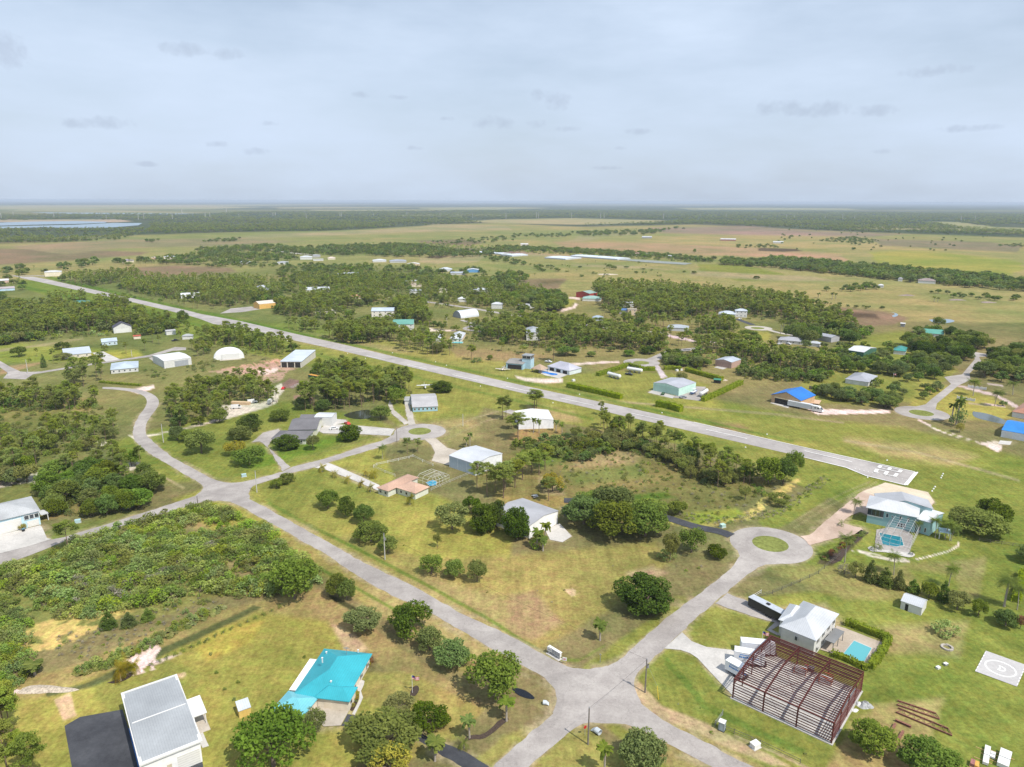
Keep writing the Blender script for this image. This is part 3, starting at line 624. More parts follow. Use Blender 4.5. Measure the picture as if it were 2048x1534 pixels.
# water
def water(name, col, rough=.12):
    m = bpy.data.materials.new(name); m.use_nodes = True; t = NT(m.node_tree); b = t.n['Principled BSDF']
    b.inputs['Base Color'].default_value = c4(col); b.inputs['Roughness'].default_value = rough; b.inputs['IOR'].default_value = 1.33; b.inputs['Specular IOR Level'].default_value = .6
    p = t.new('ShaderNodeNewGeometry').outputs['Position']; bp = t.new('ShaderNodeBump'); bp.inputs['Strength'].default_value = .12; t.put(bp.inputs['Height'], t.noise(p, 1.5, 3))
    t.put(b.inputs['Normal'], bp.outputs[0]); return m
W_POND = water('pond_water', (.035, .040, .022)); W_LAKE = water('lake_water', (.20, .27, .33), .35); W_DITCH = water('ditch_water', (.008, .01, .015), .08)
sheet('pond_water', smooth([(687,829.7),(703,824),(732,819),(742,821),(745,836),(718,839.5),(693,835),(687,829.7)]), W_POND)
sheet('pond_water', smooth([(1946,823),(1976,827),(2011,840),(2016,850),(1994,846),(1950,836),(1944,828),(1946,823)]), water('silver_pond', (.10, .12, .12)))
sheet('pond_water', smooth([(1858,639.4),(1880,638),(1900,638.3),(1913,642.7),(1891,647),(1864.7,645),(1858,639.4)]), W_LAKE)
sheet('pond_water', smooth([(1782,624),(1799,628.4),(1790,635),(1782,632),(1792,628),(1782,624)]), W_LAKE)
sheet('lake_water', [(-400,447),(0,445.5),(60,443.5),(150,442.5),(215,443.7),(210,446),(160,448),(60,450),(0,451.7),(-400,454)], W_LAKE, 1.0)
sheet('lake_water', [(-400,456),(0,453.4),(60,452),(150,450),(225,446.2),(285,446.3),(277,451),(220,455.5),(155,456.3),(80,455),(0,457.5),(-400,460)], W_LAKE, 1.0)
sheet('lake_water', [(60,425),(240,426),(400,428),(290,429.5),(100,427)], W_LAKE, 1.2)
sheet('ditch_water', smooth([(1024,1378),(1036,1376),(1055,1383),(1071,1396),(1066,1400),(1045,1395),(1032,1388),(1024,1378)]), W_DITCH)
# planting beds
sheet('mulch_bed', smooth([(925,1486),(945,1478),(965,1480),(985,1468),(1003,1452),(1018,1440),(1016,1436),(998,1440),(985,1455),(965,1470),(945,1470),(930,1476),(925,1486)],1), M_MULCH, kind='structure')
sheet('mulch_bed', smooth([(714,1345),(724,1346),(740,1330),(747,1322),(746,1312),(740,1318),(728,1335),(714,1345)],1), M_MULCH)
sheet('mulch_bed', smooth([(700,1420),(706,1424),(716,1404),(718,1390),(712,1392),(700,1420)],1), M_MULCH)
sheet('mulch_bed', smooth([(820,1392),(829,1394),(838,1384),(838,1373),(830,1371),(822,1380),(820,1392)],1), M_MULCH)
sheet('mulch_bed', smooth([(214,1366),(232,1368),(258,1358),(270,1346),(262,1345),(240,1358),(214,1366)],1), M_MULCH)
sheet('mulch_bed', smooth([(1673,1053),(1680,1046),(1694,1050),(1690,1055),(1680,1056),(1673,1053)],1), M_MULCH)
sheet('mulch_bed', [(1640,1114),(1665,1100),(1722,1060),(1738,1066),(1700,1095),(1682,1122),(1665,1128)], M_MULCH)

# worn, dusty verges along every road
def verges():
    X, Y, R, C = GROUND['X'], GROUND['Y'], GROUND['R'], GROUND['C']; acc = np.zeros(X.shape)
    n1 = fbm(X / 3.0, Y / 3.0, 31, 3); n2 = fbm(X / 16, Y / 16, 37, 3)
    for e in ROADS:
        ex = [p[0] for p in e]; ey = [p[1] for p in e]; m = (X > min(ex) - 5) & (X < max(ex) + 5) & (Y > min(ey) - 5) & (Y < max(ey) + 5) & (R < 450)
        if not m.any(): continue
        d = edgedist(X[m], Y[m], e); w = .5 + 3.2 * np.clip(n2[m] - .38, 0, 1) * 2
        acc[m] = np.maximum(acc[m], np.clip(1.15 - d / w, 0, 1) * np.clip((n1[m] - .30) * 4, 0, 1))
    k = (acc * .75)[..., None]; C[:] = C * (1 - k) + np.array((.33, .275, .18)) * k
    GROUND['attr'].data.foreach_set('color', np.concatenate((C.reshape(-1, 3), np.ones((C.shape[0] * C.shape[1], 1))), 1).astype(np.float32).ravel())
verges()
# ---------------------------------------------------------------- vegetation: one of each kind is grown here, then planted by copying
RS = np.random.RandomState(7)
def cards(P, size, rs, up=.35, asp=1.0):
    n = len(P); N = rs.normal(size=(n, 3)); N[:, 2] = np.abs(N[:, 2]) + up; N /= np.linalg.norm(N, axis=1)[:, None]
    A = np.cross(N, rs.normal(size=(n, 3))); A /= np.linalg.norm(A, axis=1)[:, None]; B = np.cross(N, A)
    s = size * rs.uniform(.6, 1.35, (n, 1)); s2 = s * rs.uniform(.45, .9, (n, 1)) * asp
    V = np.stack((P - A * s / 2, P - B * s2 / 2, P + A * s / 2, P + B * s2 / 2), 1).reshape(-1, 3)
    return V, np.arange(4 * n).reshape(n, 4)
def tube(path, radii, k=6):
    V = []; F = []
    for i, p in enumerate(path):
        p = Vector(p); d = (Vector(path[min(i + 1, len(path) - 1)]) - Vector(path[max(i - 1, 0)])).normalized()
        a = d.cross(Vector((.3, 1, .1))).normalized(); b = d.cross(a)
        for j in range(k):
            t_ = 2 * math.pi * j / k; V.append(p + (a * math.cos(t_) + b * math.sin(t_)) * radii[i])
    for i in range(len(path) - 1):
        for j in range(k): F.append((i * k + j, i * k + (j + 1) % k, (i + 1) * k + (j + 1) % k, (i + 1) * k + j))
    return V, F
def merge(parts):
    V = []; F = []; o = 0
    for v, f in parts:
        v = np.asarray(v, float); V.append(v); F.append(np.asarray(f) + o); o += len(v)
    return np.concatenate(V), np.concatenate(F)
def leafmesh(name, V, F, tone, mat):
    me = mesh_np(name, V, F, mat); a = me.attributes.new('tone', 'FLOAT', 'POINT'); a.data.foreach_set('value', np.asarray(tone, np.float32)); return me
M_BARK = surf('grey_brown_bark', (.17, .13, .10), 1, 3, .3, obj=True); M_BARKP = surf('pine_bark', (.20, .135, .10), 1, 3, .3, obj=True); M_PALMT = surf('palm_trunk', (.33, .29, .25), 1, 3, .25, obj=True)
L_PINE = leafmat('pine_needles', (.150, .200, .034), (.330, .380, .066), .42, .24)
L_OAK = leafmat('oak_leaves', (.085, .136, .022), (.215, .280, .044), .36, .38)
L_BRIGHT = leafmat('bright_leaves', (.095, .150, .018), (.215, .275, .040), .3, .2)
L_DARK = leafmat('glossy_dark_leaves', (.040, .074, .010), (.118, .165, .018), .22, .2)
L_OLIVE = leafmat('olive_leaves', (.135, .155, .040), (.290, .305, .078), .36, .25)
L_PALM = leafmat('palm_fronds', (.055, .095, .015), (.190, .225, .040), .2, .2)
L_YPALM = leafmat('yellow_green_fronds', (.13, .16, .02), (.40, .30, .03), .3, .3)
L_SCRUB = leafmat('scrub_leaves', (.17, .24, .034), (.34, .42, .060), .4, .4)
L_HEDGE = leafmat('hedge_leaves', (.10, .17, .018), (.36, .40, .035), .3, .1)
L_GREY = leafmat('dry_twigs', (.16, .14, .11), (.32, .29, .24), .1, .2)
L_YEL = leafmat('yellow_leaves', (.20, .20, .03), (.42, .36, .06), .3, .2)
L_RED = leafmat('rusty_leaves', (.16, .07, .03), (.30, .15, .07), .2, .2)
PROTO = {}
def proto(name, trunkVF, leafVFT, bark, leaf):
    tv, tf = trunkVF; tr = mesh_np(name + '_trunk', tv, tf, bark, True)
    lv, lf, tone = leafVFT; cr = leafmesh(name + '_crown', lv, lf, tone, leaf)
    V, F = merge([(tv, tf), (lv, lf)]); one = mesh_np(name, V, F, leaf); one.materials.append(bark)
    one.polygons.foreach_set('material_index', np.concatenate((np.ones(len(tf), np.int32), np.zeros(len(lf), np.int32))))
    a = one.attributes.new('tone', 'FLOAT', 'POINT'); a.data.foreach_set('value', np.concatenate((np.zeros(len(tv)), tone)).astype(np.float32))
    lv = np.asarray(lv)
    PROTO[name] = dict(trunk=tr, crown=cr, one=one, h=float(lv[:, 2].max()), w=float(np.percentile(np.abs(lv[:, :2]), 99.0) * 2))
def blobs(cs, rad, n, size, rs, shell=.55, up=.35, asp=1.0, flat=1.0):
    P = []; T = []
    for c, r in zip(cs, rad):
        m = max(4, int(n * r * r)); d = rs.normal(size=(m, 3)); d /= np.linalg.norm(d, axis=1)[:, None]
        P.append(np.asarray(c) + d * (rs.uniform(shell, 1, (m, 1)) ** .7) * r * np.array((1, 1, flat)))
        T.append(np.full(m, rs.uniform(0, 1)) + rs.uniform(-.25, .25, m))
    P = np.concatenate(P); T = np.clip(np.concatenate(T), 0, 1)
    V, F = cards(P, size, rs, up, asp); return V, F, np.repeat(T, 4)
DN = 1.7
def grow_pine(name, seed, n, size, nb, h=16, leaf=None, open_=1.0):
    rs = np.random.RandomState(seed); lean = rs.normal(size=2) * .5
    path = [(lean[0] * (z / h) ** 2, lean[1] * (z / h) ** 2, z) for z in np.linspace(0, h * .93, 7)]
    parts = [tube(path, np.linspace(.19, .05, 7), 5)]; cs = []; rad = []
    for i in range(nb):
        f = rs.uniform(0, 1) ** .8; z = h * (.50 + .45 * f); a = rs.uniform(0, 6.28)
        L = (3.1 * math.sqrt(max(.08, 1 - (abs(f - .42) / .66) ** 2))) * rs.uniform(.55, 1.1) * open_
        c = (math.cos(a) * L + lean[0] * (z / h) ** 2, math.sin(a) * L + lean[1] * (z / h) ** 2, z + L * .22)
        parts.append(tube([(lean[0] * (z / h) ** 2, lean[1] * (z / h) ** 2, z - .5), ((c[0]) * .55, c[1] * .55, z - .1), c], [.07, .05, .02], 3))
        cs.append(c); rad.append(rs.uniform(.75, 1.25))
        if rs.rand() < .6: cs.append((c[0] * .55, c[1] * .55, z + .4)); rad.append(rs.uniform(.6, 1.0))
    cs.append((lean[0], lean[1], h * .95)); rad.append(1.0)
    proto(name, merge(parts), blobs(cs, rad, n, size, rs, .25, .5, .8, .62), M_BARKP, leaf or L_PINE)
def grow_oak(name, seed, n, size, nb, R=4.5, zc=4.3, rz=3.4, leaf=None, low=.35, trunk=.28, asp=1.0, grey=False):
    n = n * DN; rs = np.random.RandomState(seed); parts = [tube([(0, 0, 0), (.1, .05, zc * .35), (.15, .1, zc * .8)], [trunk, trunk * .8, trunk * .5], 7)]; cs = []; rad = []
    for i in range(nb):
        u = rs.uniform(-low, 1); a = rs.uniform(0, 6.28); k = math.sqrt(max(0, 1 - u * u)); q = rs.uniform(.62, .86)
        c = (math.cos(a) * k * R * q * rs.uniform(.85, 1.1), math.sin(a) * k * R * q, zc + u * rz * q); cs.append(c); rad.append(R * rs.uniform(.24, .40))
        if i < 9: parts.append(tube([(.12, .06, zc * .5), (c[0] * .5, c[1] * .5, (zc * .6 + c[2]) / 2), c], [trunk * .4, trunk * .25, .04], 4))
    proto(name, merge(parts), blobs(cs, rad, n, size, rs, .5, .35, asp, .9), M_BARK, leaf or L_OAK)
def frond(base, a, L, droop, w, seg=5, fan=False):
    V = []; F = []; dx, dy = math.cos(a), math.sin(a); nx, ny = -dy, dx
    for i in range(seg + 1):
        t_ = i / seg; r = L * t_ * (1 - .18 * droop * t_); z = base[2] + L * (.55 - .25 * droop) * t_ - L * droop * t_ * t_
        ww = w * (math.sin(math.pi * min(1, .12 + .86 * t_)) if not fan else (.15 + 1.0 * t_ * (1.25 - t_)))
        c = (base[0] + dx * r, base[1] + dy * r, z)
        V += [(c[0] + nx * ww, c[1] + ny * ww, z - ww * .45), c, (c[0] - nx * ww, c[1] - ny * ww, z - ww * .45)]
    for i in range(seg):
        o = i * 3
        F += [(o, o + 1, o + 4, o + 3), (o + 1, o + 2, o + 5, o + 4)]
    return V, F
def grow_palm(name, seed, h, nf, L, w, leaf, fan=False, trunk=.17, lean=.4):
    rs = np.random.RandomState(seed); la = rs.uniform(0, 6.28); lx, ly = math.cos(la) * lean, math.sin(la) * lean
    path = [(lx * (t_ ** 2), ly * (t_ ** 2), h * t_) for t_ in np.linspace(0, 1, 6)]
    fr = []; tone = []
    for i in range(nf):
        v, f = frond((lx, ly, h), 6.283 * i * .381966 + rs.uniform(-.2, .2), L * rs.uniform(.8, 1.1), rs.uniform(.05, 1.15), w, 5, fan)
        # cut the blade into leaflets so that light passes between them
        if not fan:
            v2 = []; f2 = []
            v = np.array(v)
            for s_ in range(5):
                for side in (0, 2):
                    for q in (0, .34, .67):
                        c0 = v[s_ * 3 + 1] * (1 - q) + v[s_ * 3 + 4] * q; c1 = v[s_ * 3 + 1] * (1 - q - .2) + v[s_ * 3 + 4] * (q + .2)
                        e = v[s_ * 3 + side] * (1 - q) + v[s_ * 3 + 3 + side] * q; e = e + (v[s_ * 3 + 4] - v[s_ * 3 + 1]) * .35
                        o = len(v2); v2 += [c0, c1, e * .98 + c1 * .02, e]; f2.append((o, o + 1, o + 2, o + 3))
            v, f = v2, f2
        fr.append((v, f)); tone.append(np.full(len(v), rs.uniform(0, 1)))
    V, F = merge(fr)
    proto(name, tube(path, [trunk * 1.25, trunk, trunk, trunk, trunk, trunk * .8], 6), (V, F, np.concatenate(tone)), M_PALMT, leaf)
for i in range(4): grow_pine(f'pine{i}', 20 + i, 90, .46, 30)
for i in range(3): grow_pine(f'pinelo{i}', 40 + i, 24, .9, 22)
for i in range(2): grow_pine(f'pinefar{i}', 50 + i, 8, 1.6, 11)
for i in range(3): grow_oak(f'oak{i}', 60 + i, 46, .50, 30)
for i in range(2): grow_oak(f'oaklo{i}', 65 + i, 11, 1.05, 18)
grow_oak('dark0', 70, 55, .46, 42, leaf=L_DARK, rz=3.6, low=.75, zc=4.0); grow_oak('dark1', 71, 46, .48, 26, leaf=L_DARK, low=.6)
grow_oak('bright0', 72, 38, .50, 26, leaf=L_BRIGHT); grow_oak('olive0', 73, 42, .46, 26, leaf=L_OLIVE); grow_oak('grey0', 74, 14, .40, 20, leaf=L_GREY, rz=2.6, zc=3)
grow_oak('yellow0', 75, 30, .5, 18, leaf=L_YEL); grow_oak('red0', 76, 36, .5, 18, leaf=L_RED)
grow_oak('airy0', 77, 26, .5, 22, leaf=L_OLIVE); grow_oak('airy1', 78, 40, .48, 28, leaf=L_OAK)
def grow_cone(name, seed, leaf, R=2.3, h=6.4):
    rs = np.random.RandomState(seed); cs = []; rad = []
    for i in range(60):
        f = rs.uniform(0, 1) ** 1.3; a = rs.uniform(0, 6.28); r = R * (1 - f) ** .8 * .8 * rs.uniform(.7, 1.1); cs.append((math.cos(a) * r, math.sin(a) * r, .5 + f * (h - .8))); rad.append(R * (.20 + .18 * (1 - f)))
    proto(name, tube([(0, 0, 0), (0, 0, h * .6)], [.2, .06], 5), blobs(cs, rad, 130, .36, rs, .4, .3, .7), M_BARK, leaf)
grow_cone('cone0', 80, L_OAK); grow_cone('cone1', 81, L_OLIVE, 2.6, 5.6)
for i, L_ in enumerate((L_SCRUB, L_SCRUB, L_OLIVE, L_OAK, L_GREY)):
    grow_oak(f'bush{i}', 90 + i, 44 if i < 4 else 14, .34, 15, R=2.0, zc=.9, rz=1.5, low=.3, leaf=L_, trunk=.08)
for i, L_ in enumerate((L_SCRUB, L_OAK)): grow_oak(f'bushlo{i}', 95 + i, 9, .9, 8, R=2.4, zc=1.0, rz=1.7, low=.3, leaf=L_, trunk=.08)
for i in range(2): grow_palm(f'sabal{i}', 100 + i, 4.6, 34, 1.7, .62, L_PALM, True, .19, .2)
grow_palm('coco0', 105, 6.5, 30, 3.3, 1.15, L_PALM, False, .15, .8); grow_palm('royal0', 106, 9, 26, 3.2, 1.1, L_PALM, False, .22, .1)
grow_palm('young0', 107, 1.6, 20, 2.3, .9, L_YPALM, False, .13, .15); grow_palm('young1', 108, 1.2, 12, 2.0, .55, L_PALM, False, .12, .1)
grow_palm('palmetto0', 110, .25, 22, 1.3, .55, leafmat('palmetto_fans', (.10, .12, .03), (.26, .26, .08), .2, .3), True, .1, .05)
COUNT = {}
NAMES = dict(pine='pine_tree', oak='oak_tree', dark='broadleaf_tree', bright='broadleaf_tree', olive='broadleaf_tree', grey='bare_shrub', yellow='flowering_tree', red='copper_tree',
             airy='young_tree', cone='cypress_tree', bush='shrub', sabal='sabal_palm', coco='coconut_palm', royal='royal_palm', young='young_palm', palmetto='palmetto')
CATS = dict(pine='pine tree', grey='shrub', bush='shrub', sabal='palm tree', coco='palm tree', royal='palm tree', young='palm tree', palmetto='palmetto', cone='cypress tree')
def plant(kind, x, y, h, w=None, label=None, group=None, split=False, rot=None, parts=True):
    """one tree as a thing; x, y in metres"""
    base = kind.rstrip('0123456789'); base = base[:-2] if base.endswith('lo') else base
    P = PROTO[kind]; sz = h / P['h']; sx = (w / P['w']) if w else sz
    nm = NAMES[base]; cat = CATS.get(base, 'tree')
    M_ = Matrix.Translation((x, y, 0)) @ Matrix.Rotation(RS.uniform(0, 6.28) if rot is None else rot, 4, 'Z') @ Matrix.Diagonal((sx, sx, sz, 1))
    if split:
        r = bpy.data.objects.new(nm, None); COL.objects.link(r); r.empty_display_size = .5
        for part in ('trunk', 'crown'): link(part, P[part], parent=r)
    else: r = link(nm, P['one'])
    r.matrix_world = M_
    r['label'] = label; r['category'] = cat
    if group: r['group'] = group
    COUNT[base] = COUNT.get(base, 0) + 1
    return r
def tree(kind, bx, by, wpx, ty, label, group=None):
    """one tree surveyed from the photograph: foot, crown width and top in photograph pixels"""
    x, y = G(bx, by); m = mpp(bx, by); w = wpx * m; 
    # foot-to-top includes the crown's own depth seen from above, so take half the crown's depth off
    h = height_at(bx, by, ty); h = max(h - (0 if kind[:3] in ('pin', 'coc', 'roy', 'sab', 'you') else w * .12), 1.0)
    big = wpx > 16
    if kind[:3] in ('coc', 'roy', 'you'): w *= 1.35
    return plant(kind, x, y, h, w, label, group, split=big)
# ---------------------------------------------------------------- buildings
def colmat(kind, c, **k):
    key = kind + '_%d_%d_%d' % tuple(int(v * 100) for v in c)
    return surf(key, c, **k)
def wallm(c): return colmat('wall_paint', c, rough=.75, amt=.07, noise_scale=.8, big=.2, bigamt=.06)
def roofm(c, ax=0, pitch=.5, depth=.16): return surf('sheet_roof_%d_%d_%d_%d' % (*[int(v * 100) for v in c], ax), c, rough=.42, amt=.05, noise_scale=1.5, big=.12, bigamt=.14, spec=.35, stripe=(ax, pitch, depth))
def shingle(c): return surf('shingle_roof_%d_%d_%d' % tuple(int(v * 100) for v in c), c, rough=.95, amt=.16, noise_scale=3, big=.15, bigamt=.14, stripe=(1, .6, .12))
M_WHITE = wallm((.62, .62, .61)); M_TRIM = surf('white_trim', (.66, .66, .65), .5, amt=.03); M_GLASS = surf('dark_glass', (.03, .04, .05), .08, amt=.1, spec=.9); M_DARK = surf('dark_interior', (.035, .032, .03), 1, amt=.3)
M_STEEL = surf('grey_steel', (.30, .31, .32), .5, amt=.1, metal=.3); M_REDST = surf('red_oxide_steel', (.105, .028, .024), .55, noise_scale=2, amt=.25); M_WOODF = surf('weathered_wood', (.20, .165, .135), .9, amt=.25); M_BLACKM = surf('black_plastic', (.02, .02, .022), .5, amt=.1)
WHT = (.60, .60, .59); SIL = (.60, .62, .65); CREAM = (.70, .63, .50); TAN = (.52, .40, .29); TERRA = (.50, .25, .15); GRY = (.33, .33, .35); BLUEW = (.38, .55, .66); PALEB = (.56, .70, .76); GRN = (.10, .27, .21)
def boxvf(x0, x1, y0, y1, z0, z1):
    v = [(x, y, z) for z in (z0, z1) for x, y in ((x0, y0), (x1, y0), (x1, y1), (x0, y1))]
    return v, [(3, 2, 1, 0), (4, 5, 6, 7), (0, 1, 5, 4), (1, 2, 6, 5), (2, 3, 7, 6), (3, 0, 4, 7)]
def quads(parts): return merge([(v, f) for v, f in parts])
def place(o, root, M_):
    o.parent = root; o.matrix_basis = root.matrix_world.inverted() @ M_ if root is not None else M_
def frame(A, B, C, z):
    a, b, c = (Vector(G(*p, z)) for p in (A, B, C)); u = (b - a); W = u.length; u.normalize(); v = Vector((-u.y, u.x))
    if (c - b).dot(v) < 0: v = -v
    D = (c - b).dot(v)
    if (c - b).length > W * 1.15:                           # take the bearing from the longer measured side
        v = (c - b).normalized(); u2 = Vector((v.y, -v.x)); u = u2 if (b - a).dot(u2) > 0 else -u2; W = (b - a).dot(u); D = (c - b).length; a = b - u * W
    M_ = Matrix(((u.x, v.x, 0, a.x), (u.y, v.y, 0, a.y), (0, 0, 1, 0), (0, 0, 0, 1)))
    return M_, W, D
def root_at(M_, name, label, cat, group=None):
    r = bpy.data.objects.new(name, None); COL.objects.link(r); r.location = M_.translation; bpy.context.view_layer.update() if False else None
    r.matrix_world = Matrix.Translation(M_.translation); r['label'] = label; r['category'] = cat
    if group: r['group'] = group
    return r
def part(root, M_, name, VF, mat, label=None, sm=False):
    V, F = VF; n = max(len(f) for f in F); F = [tuple(f) + (f[-1],) * 0 for f in F]
    if any(len(f) != n for f in F):
        me = bpy.data.meshes.new(name); me.from_pydata([tuple(v) for v in V], [], [tuple(f) for f in F]); me.update(); me.materials.append(mat)
    else: me = mesh_np(name, V, F, mat, sm)
    if M_.to_3x3().determinant() < 0: me.flip_normals()
    o = bpy.data.objects.new(name, me); COL.objects.link(o); place(o, root, M_)
    if label: o['label'] = label
    return o
def sub(parent, name, VF, mat):
    V, F = VF; me = bpy.data.meshes.new(name); me.from_pydata([tuple(v) for v in V], [], [tuple(f) for f in F]); me.update(); me.materials.append(mat)
    o = bpy.data.objects.new(name, me); COL.objects.link(o); o.parent = parent
    return o
def slab(quad, th=.14):
    """a thin roof plane with real thickness from a list of coplanar corners"""
    n = len(quad); v = [Vector(p) for p in quad]; V = v + [p - Vector((0, 0, th)) for p in v]
    F = [tuple(range(n)), tuple(range(2 * n - 1, n - 1, -1))] + [(i, i + n, (i + 1) % n + n, (i + 1) % n) for i in range(n)]
    return [tuple(p) for p in V], F
def join(*vf):
    V = []; F = []
    for v, f in vf:
        o = len(V); V += [tuple(p) for p in v]; F += [tuple(i + o for i in q) for q in f]
    return V, F
def vol(root, M_, W, D, z, kind, rise, wall, roof, ov=.35, z0=0.0, wallpart='wall', roofpart='roof', walls=True):
    x0, x1, y0, y1 = ov, W - ov, ov, D - ov
    if walls:
        V = [(x0, y0, z0), (x1, y0, z0), (x1, y1, z0), (x0, y1, z0)]; top = {}
        if kind == 'gable':
            zr = rise * (1 - ov / (D / 2)); V += [(x0, y0, z), (x1, y0, z), (x1, y1, z), (x0, y1, z), (x0, D / 2, z + zr), (x1, D / 2, z + zr)]
            F = [(0, 1, 5, 4), (2, 3, 7, 6), (1, 2, 6, 9, 5), (3, 0, 4, 8, 7)]
        elif kind == 'gabley':
            zr = rise * (1 - ov / (W / 2)); V += [(x0, y0, z), (x1, y0, z), (x1, y1, z), (x0, y1, z), (W / 2, y0, z + zr), (W / 2, y1, z + zr)]
            F = [(0, 1, 5, 8, 4), (1, 2, 6, 5), (2, 3, 7, 9, 6), (3, 0, 4, 7)]
        elif kind == 'shed':
            V += [(x0, y0, z), (x1, y0, z), (x1, y1, z + rise), (x0, y1, z + rise)]; F = [(0, 1, 5, 4), (1, 2, 6, 5), (2, 3, 7, 6), (3, 0, 4, 7)]
        elif kind == 'arch':
            n = 14; V = []; 
            for x in (0.02, W - .02):
                V += [(x, D / 2 - math.cos(math.pi * i / n) * (D / 2 - .05), z0 + math.sin(math.pi * i / n) * (rise - .05)) for i in range(n + 1)]
            F = [tuple(range(n + 1))[::-1], tuple(range(n + 1, 2 * n + 2))]
        else:
            V += [(x0, y0, z), (x1, y0, z), (x1, y1, z), (x0, y1, z)]; F = [(0, 1, 5, 4), (1, 2, 6, 5), (2, 3, 7, 6), (3, 0, 4, 7)]
        part(root, M_, wallpart, (V, F), wall)
    zz = z + .10
    if kind == 'gable': R_ = join(slab([(0, 0, zz), (W, 0, zz), (W, D / 2, zz + rise), (0, D / 2, zz + rise)]), slab([(0, D / 2, zz + rise), (W, D / 2, zz + rise), (W, D, zz), (0, D, zz)]))
    elif kind == 'gabley': R_ = join(slab([(0, 0, zz), (W / 2, 0, zz + rise), (W / 2, D, zz + rise), (0, D, zz)]), slab([(W / 2, 0, zz + rise), (W, 0, zz), (W, D, zz), (W / 2, D, zz + rise)]))
    elif kind == 'hip':
        h = min(W, D) / 2
        if W >= D: a, b = (h, D / 2, zz + rise), (W - h, D / 2, zz + rise); Q = [[(0, 0, zz), (W, 0, zz), b, a], [(W, 0, zz), (W, D, zz), b], [(W, D, zz), (0, D, zz), a, b], [(0, D, zz), (0, 0, zz), a]]
        else: a, b = (W / 2, h, zz + rise), (W / 2, D - h, zz + rise); Q = [[(0, 0, zz), (W, 0, zz), a], [(W, 0, zz), (W, D, zz), b, a], [(W, D, zz), (0, D, zz), b], [(0, D, zz), (0, 0, zz), a, b]]
        V = []; F = []
        for q in Q: o = len(V); V += q; F.append(tuple(range(o, o + len(q))))
        o = len(V); V += [(0, 0, zz - .18), (W, 0, zz - .18), (W, D, zz - .18), (0, D, zz - .18), (0, 0, zz), (W, 0, zz), (W, D, zz), (0, D, zz)]
        F += [(o, o + 3, o + 2, o + 1)] + [(o + i, o + (i + 1) % 4, o + 4 + (i + 1) % 4, o + 4 + i) for i in range(4)]; R_ = (V, F)
    elif kind == 'arch':
        n = 14; V = []
        for x in (-.1, W + .1): V += [(x, D / 2 - math.cos(math.pi * i / n) * (D / 2 + .05), z0 + math.sin(math.pi * i / n) * (rise + .05)) for i in range(n + 1)]
        R_ = (V, [(i, i + n + 1, i + n + 2, i + 1) for i in range(n)])
    elif kind == 'shed': R_ = slab([(0, 0, zz), (W, 0, zz), (W, D, zz + rise), (0, D, zz + rise)])
    else: R_ = slab([(0, 0, zz), (W, 0, zz), (W, D, zz), (0, D, zz)], .2)
    return part(root, M_, roofpart, R_, roof)
def opening(root, M_, W, D, side, a, b, z0, z1, kind='window', ov=.35, mat=None, lab=None):
    """a, b: fractions along the side"""
    if side in 'fb':
        y = ov if side == 'f' else D - ov; s = -1 if side == 'f' else 1; L = W - 2 * ov; p0, p1 = ov + a * L, ov + b * L
        bx = lambda e, t0, t1, zz0, zz1: boxvf(t0, t1, min(y, y + s * e), max(y, y + s * e), zz0, zz1)
    else:
        x = W - ov if side == 'r' else ov; s = 1 if side == 'r' else -1; L = D - 2 * ov; p0, p1 = ov + a * L, ov + b * L
        bx = lambda e, t0, t1, zz0, zz1: boxvf(min(x, x + s * e), max(x, x + s * e), t0, t1, zz0, zz1)
    if kind == 'window':
        t = .11; o = part(root, M_, 'window', join(bx(.07, p0, p0 + t, z0, z1), bx(.07, p1 - t, p1, z0, z1), bx(.068, p0 + t, p1 - t, z0, z0 + t), bx(.068, p0 + t, p1 - t, z1 - t, z1)), M_TRIM, lab)
        sub(o, 'pane', bx(.03, p0 + t, p1 - t, z0 + t, z1 - t), M_GLASS)
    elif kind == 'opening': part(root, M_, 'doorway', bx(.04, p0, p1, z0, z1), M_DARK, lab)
    else: part(root, M_, kind, bx(.06, p0, p1, z0, z1), mat or M_TRIM, lab)
def dim(c): return tuple(v * (.80 if max(c) > .4 else 1) for v in c)
def building(name, label, cat, A, B, C, z, kind, rise, wall, roof, ov=.35, win=0, doors=(), shingled=False, group=None, axis=None, wr=0):
    M_, W, D = frame(A, B, C, z)
    if M_.translation.length > 620: D = min(D, .75 * W)
    r = root_at(M_, name, label, cat, group)
    ax = axis if axis is not None else (1 if kind == 'gabley' else 0)
    roof = dim(roof); rm = shingle(roof) if shingled else roofm(roof, ax)
    vol(r, M_, W, D, z, kind, rise, wallm(wall), rm, ov)
    zt = 2.1 if z < 4 else min(z - .6, 2.3)
    for i in range(win):
        f = (i + .5) / win; w = .55 / max(W - 1, 2); opening(r, M_, W, D, 'f', f - w, f + w, zt - 1.2, zt)
        if z > 5.4: opening(r, M_, W, D, 'f', f - w, f + w, z - 1.9, z - .7)
    for i in range(wr): 
        f = (i + .5) / wr; w = .55 / max(D - 1, 2); opening(r, M_, W, D, 'r', f - w, f + w, zt - 1.2, zt)
    for d in doors: opening(r, M_, W, D, *d)
    foot = [Vector((M_ @ Vector((x, y, 0)))[:2]) for x, y in ((0, 0), (W, 0), (W, D), (0, D))]; EXCL.append([tuple(p) for p in foot])
    dist = M_.translation.length
    if 430 < dist < 1300:                                  # open front yards, as these houses have
        yard = 34 if dist > 600 else 22; ctr = sum(foot, Vector((0, 0))) / 4; tow = -ctr.normalized() * yard; q = Vector((-tow.y, tow.x)).normalized() * (W * .5)
        EXCL.append([tuple(ctr - q), tuple(ctr + q), tuple(ctr + q * .8 + tow), tuple(ctr - q * .8 + tow)])
    return r, M_, W, D
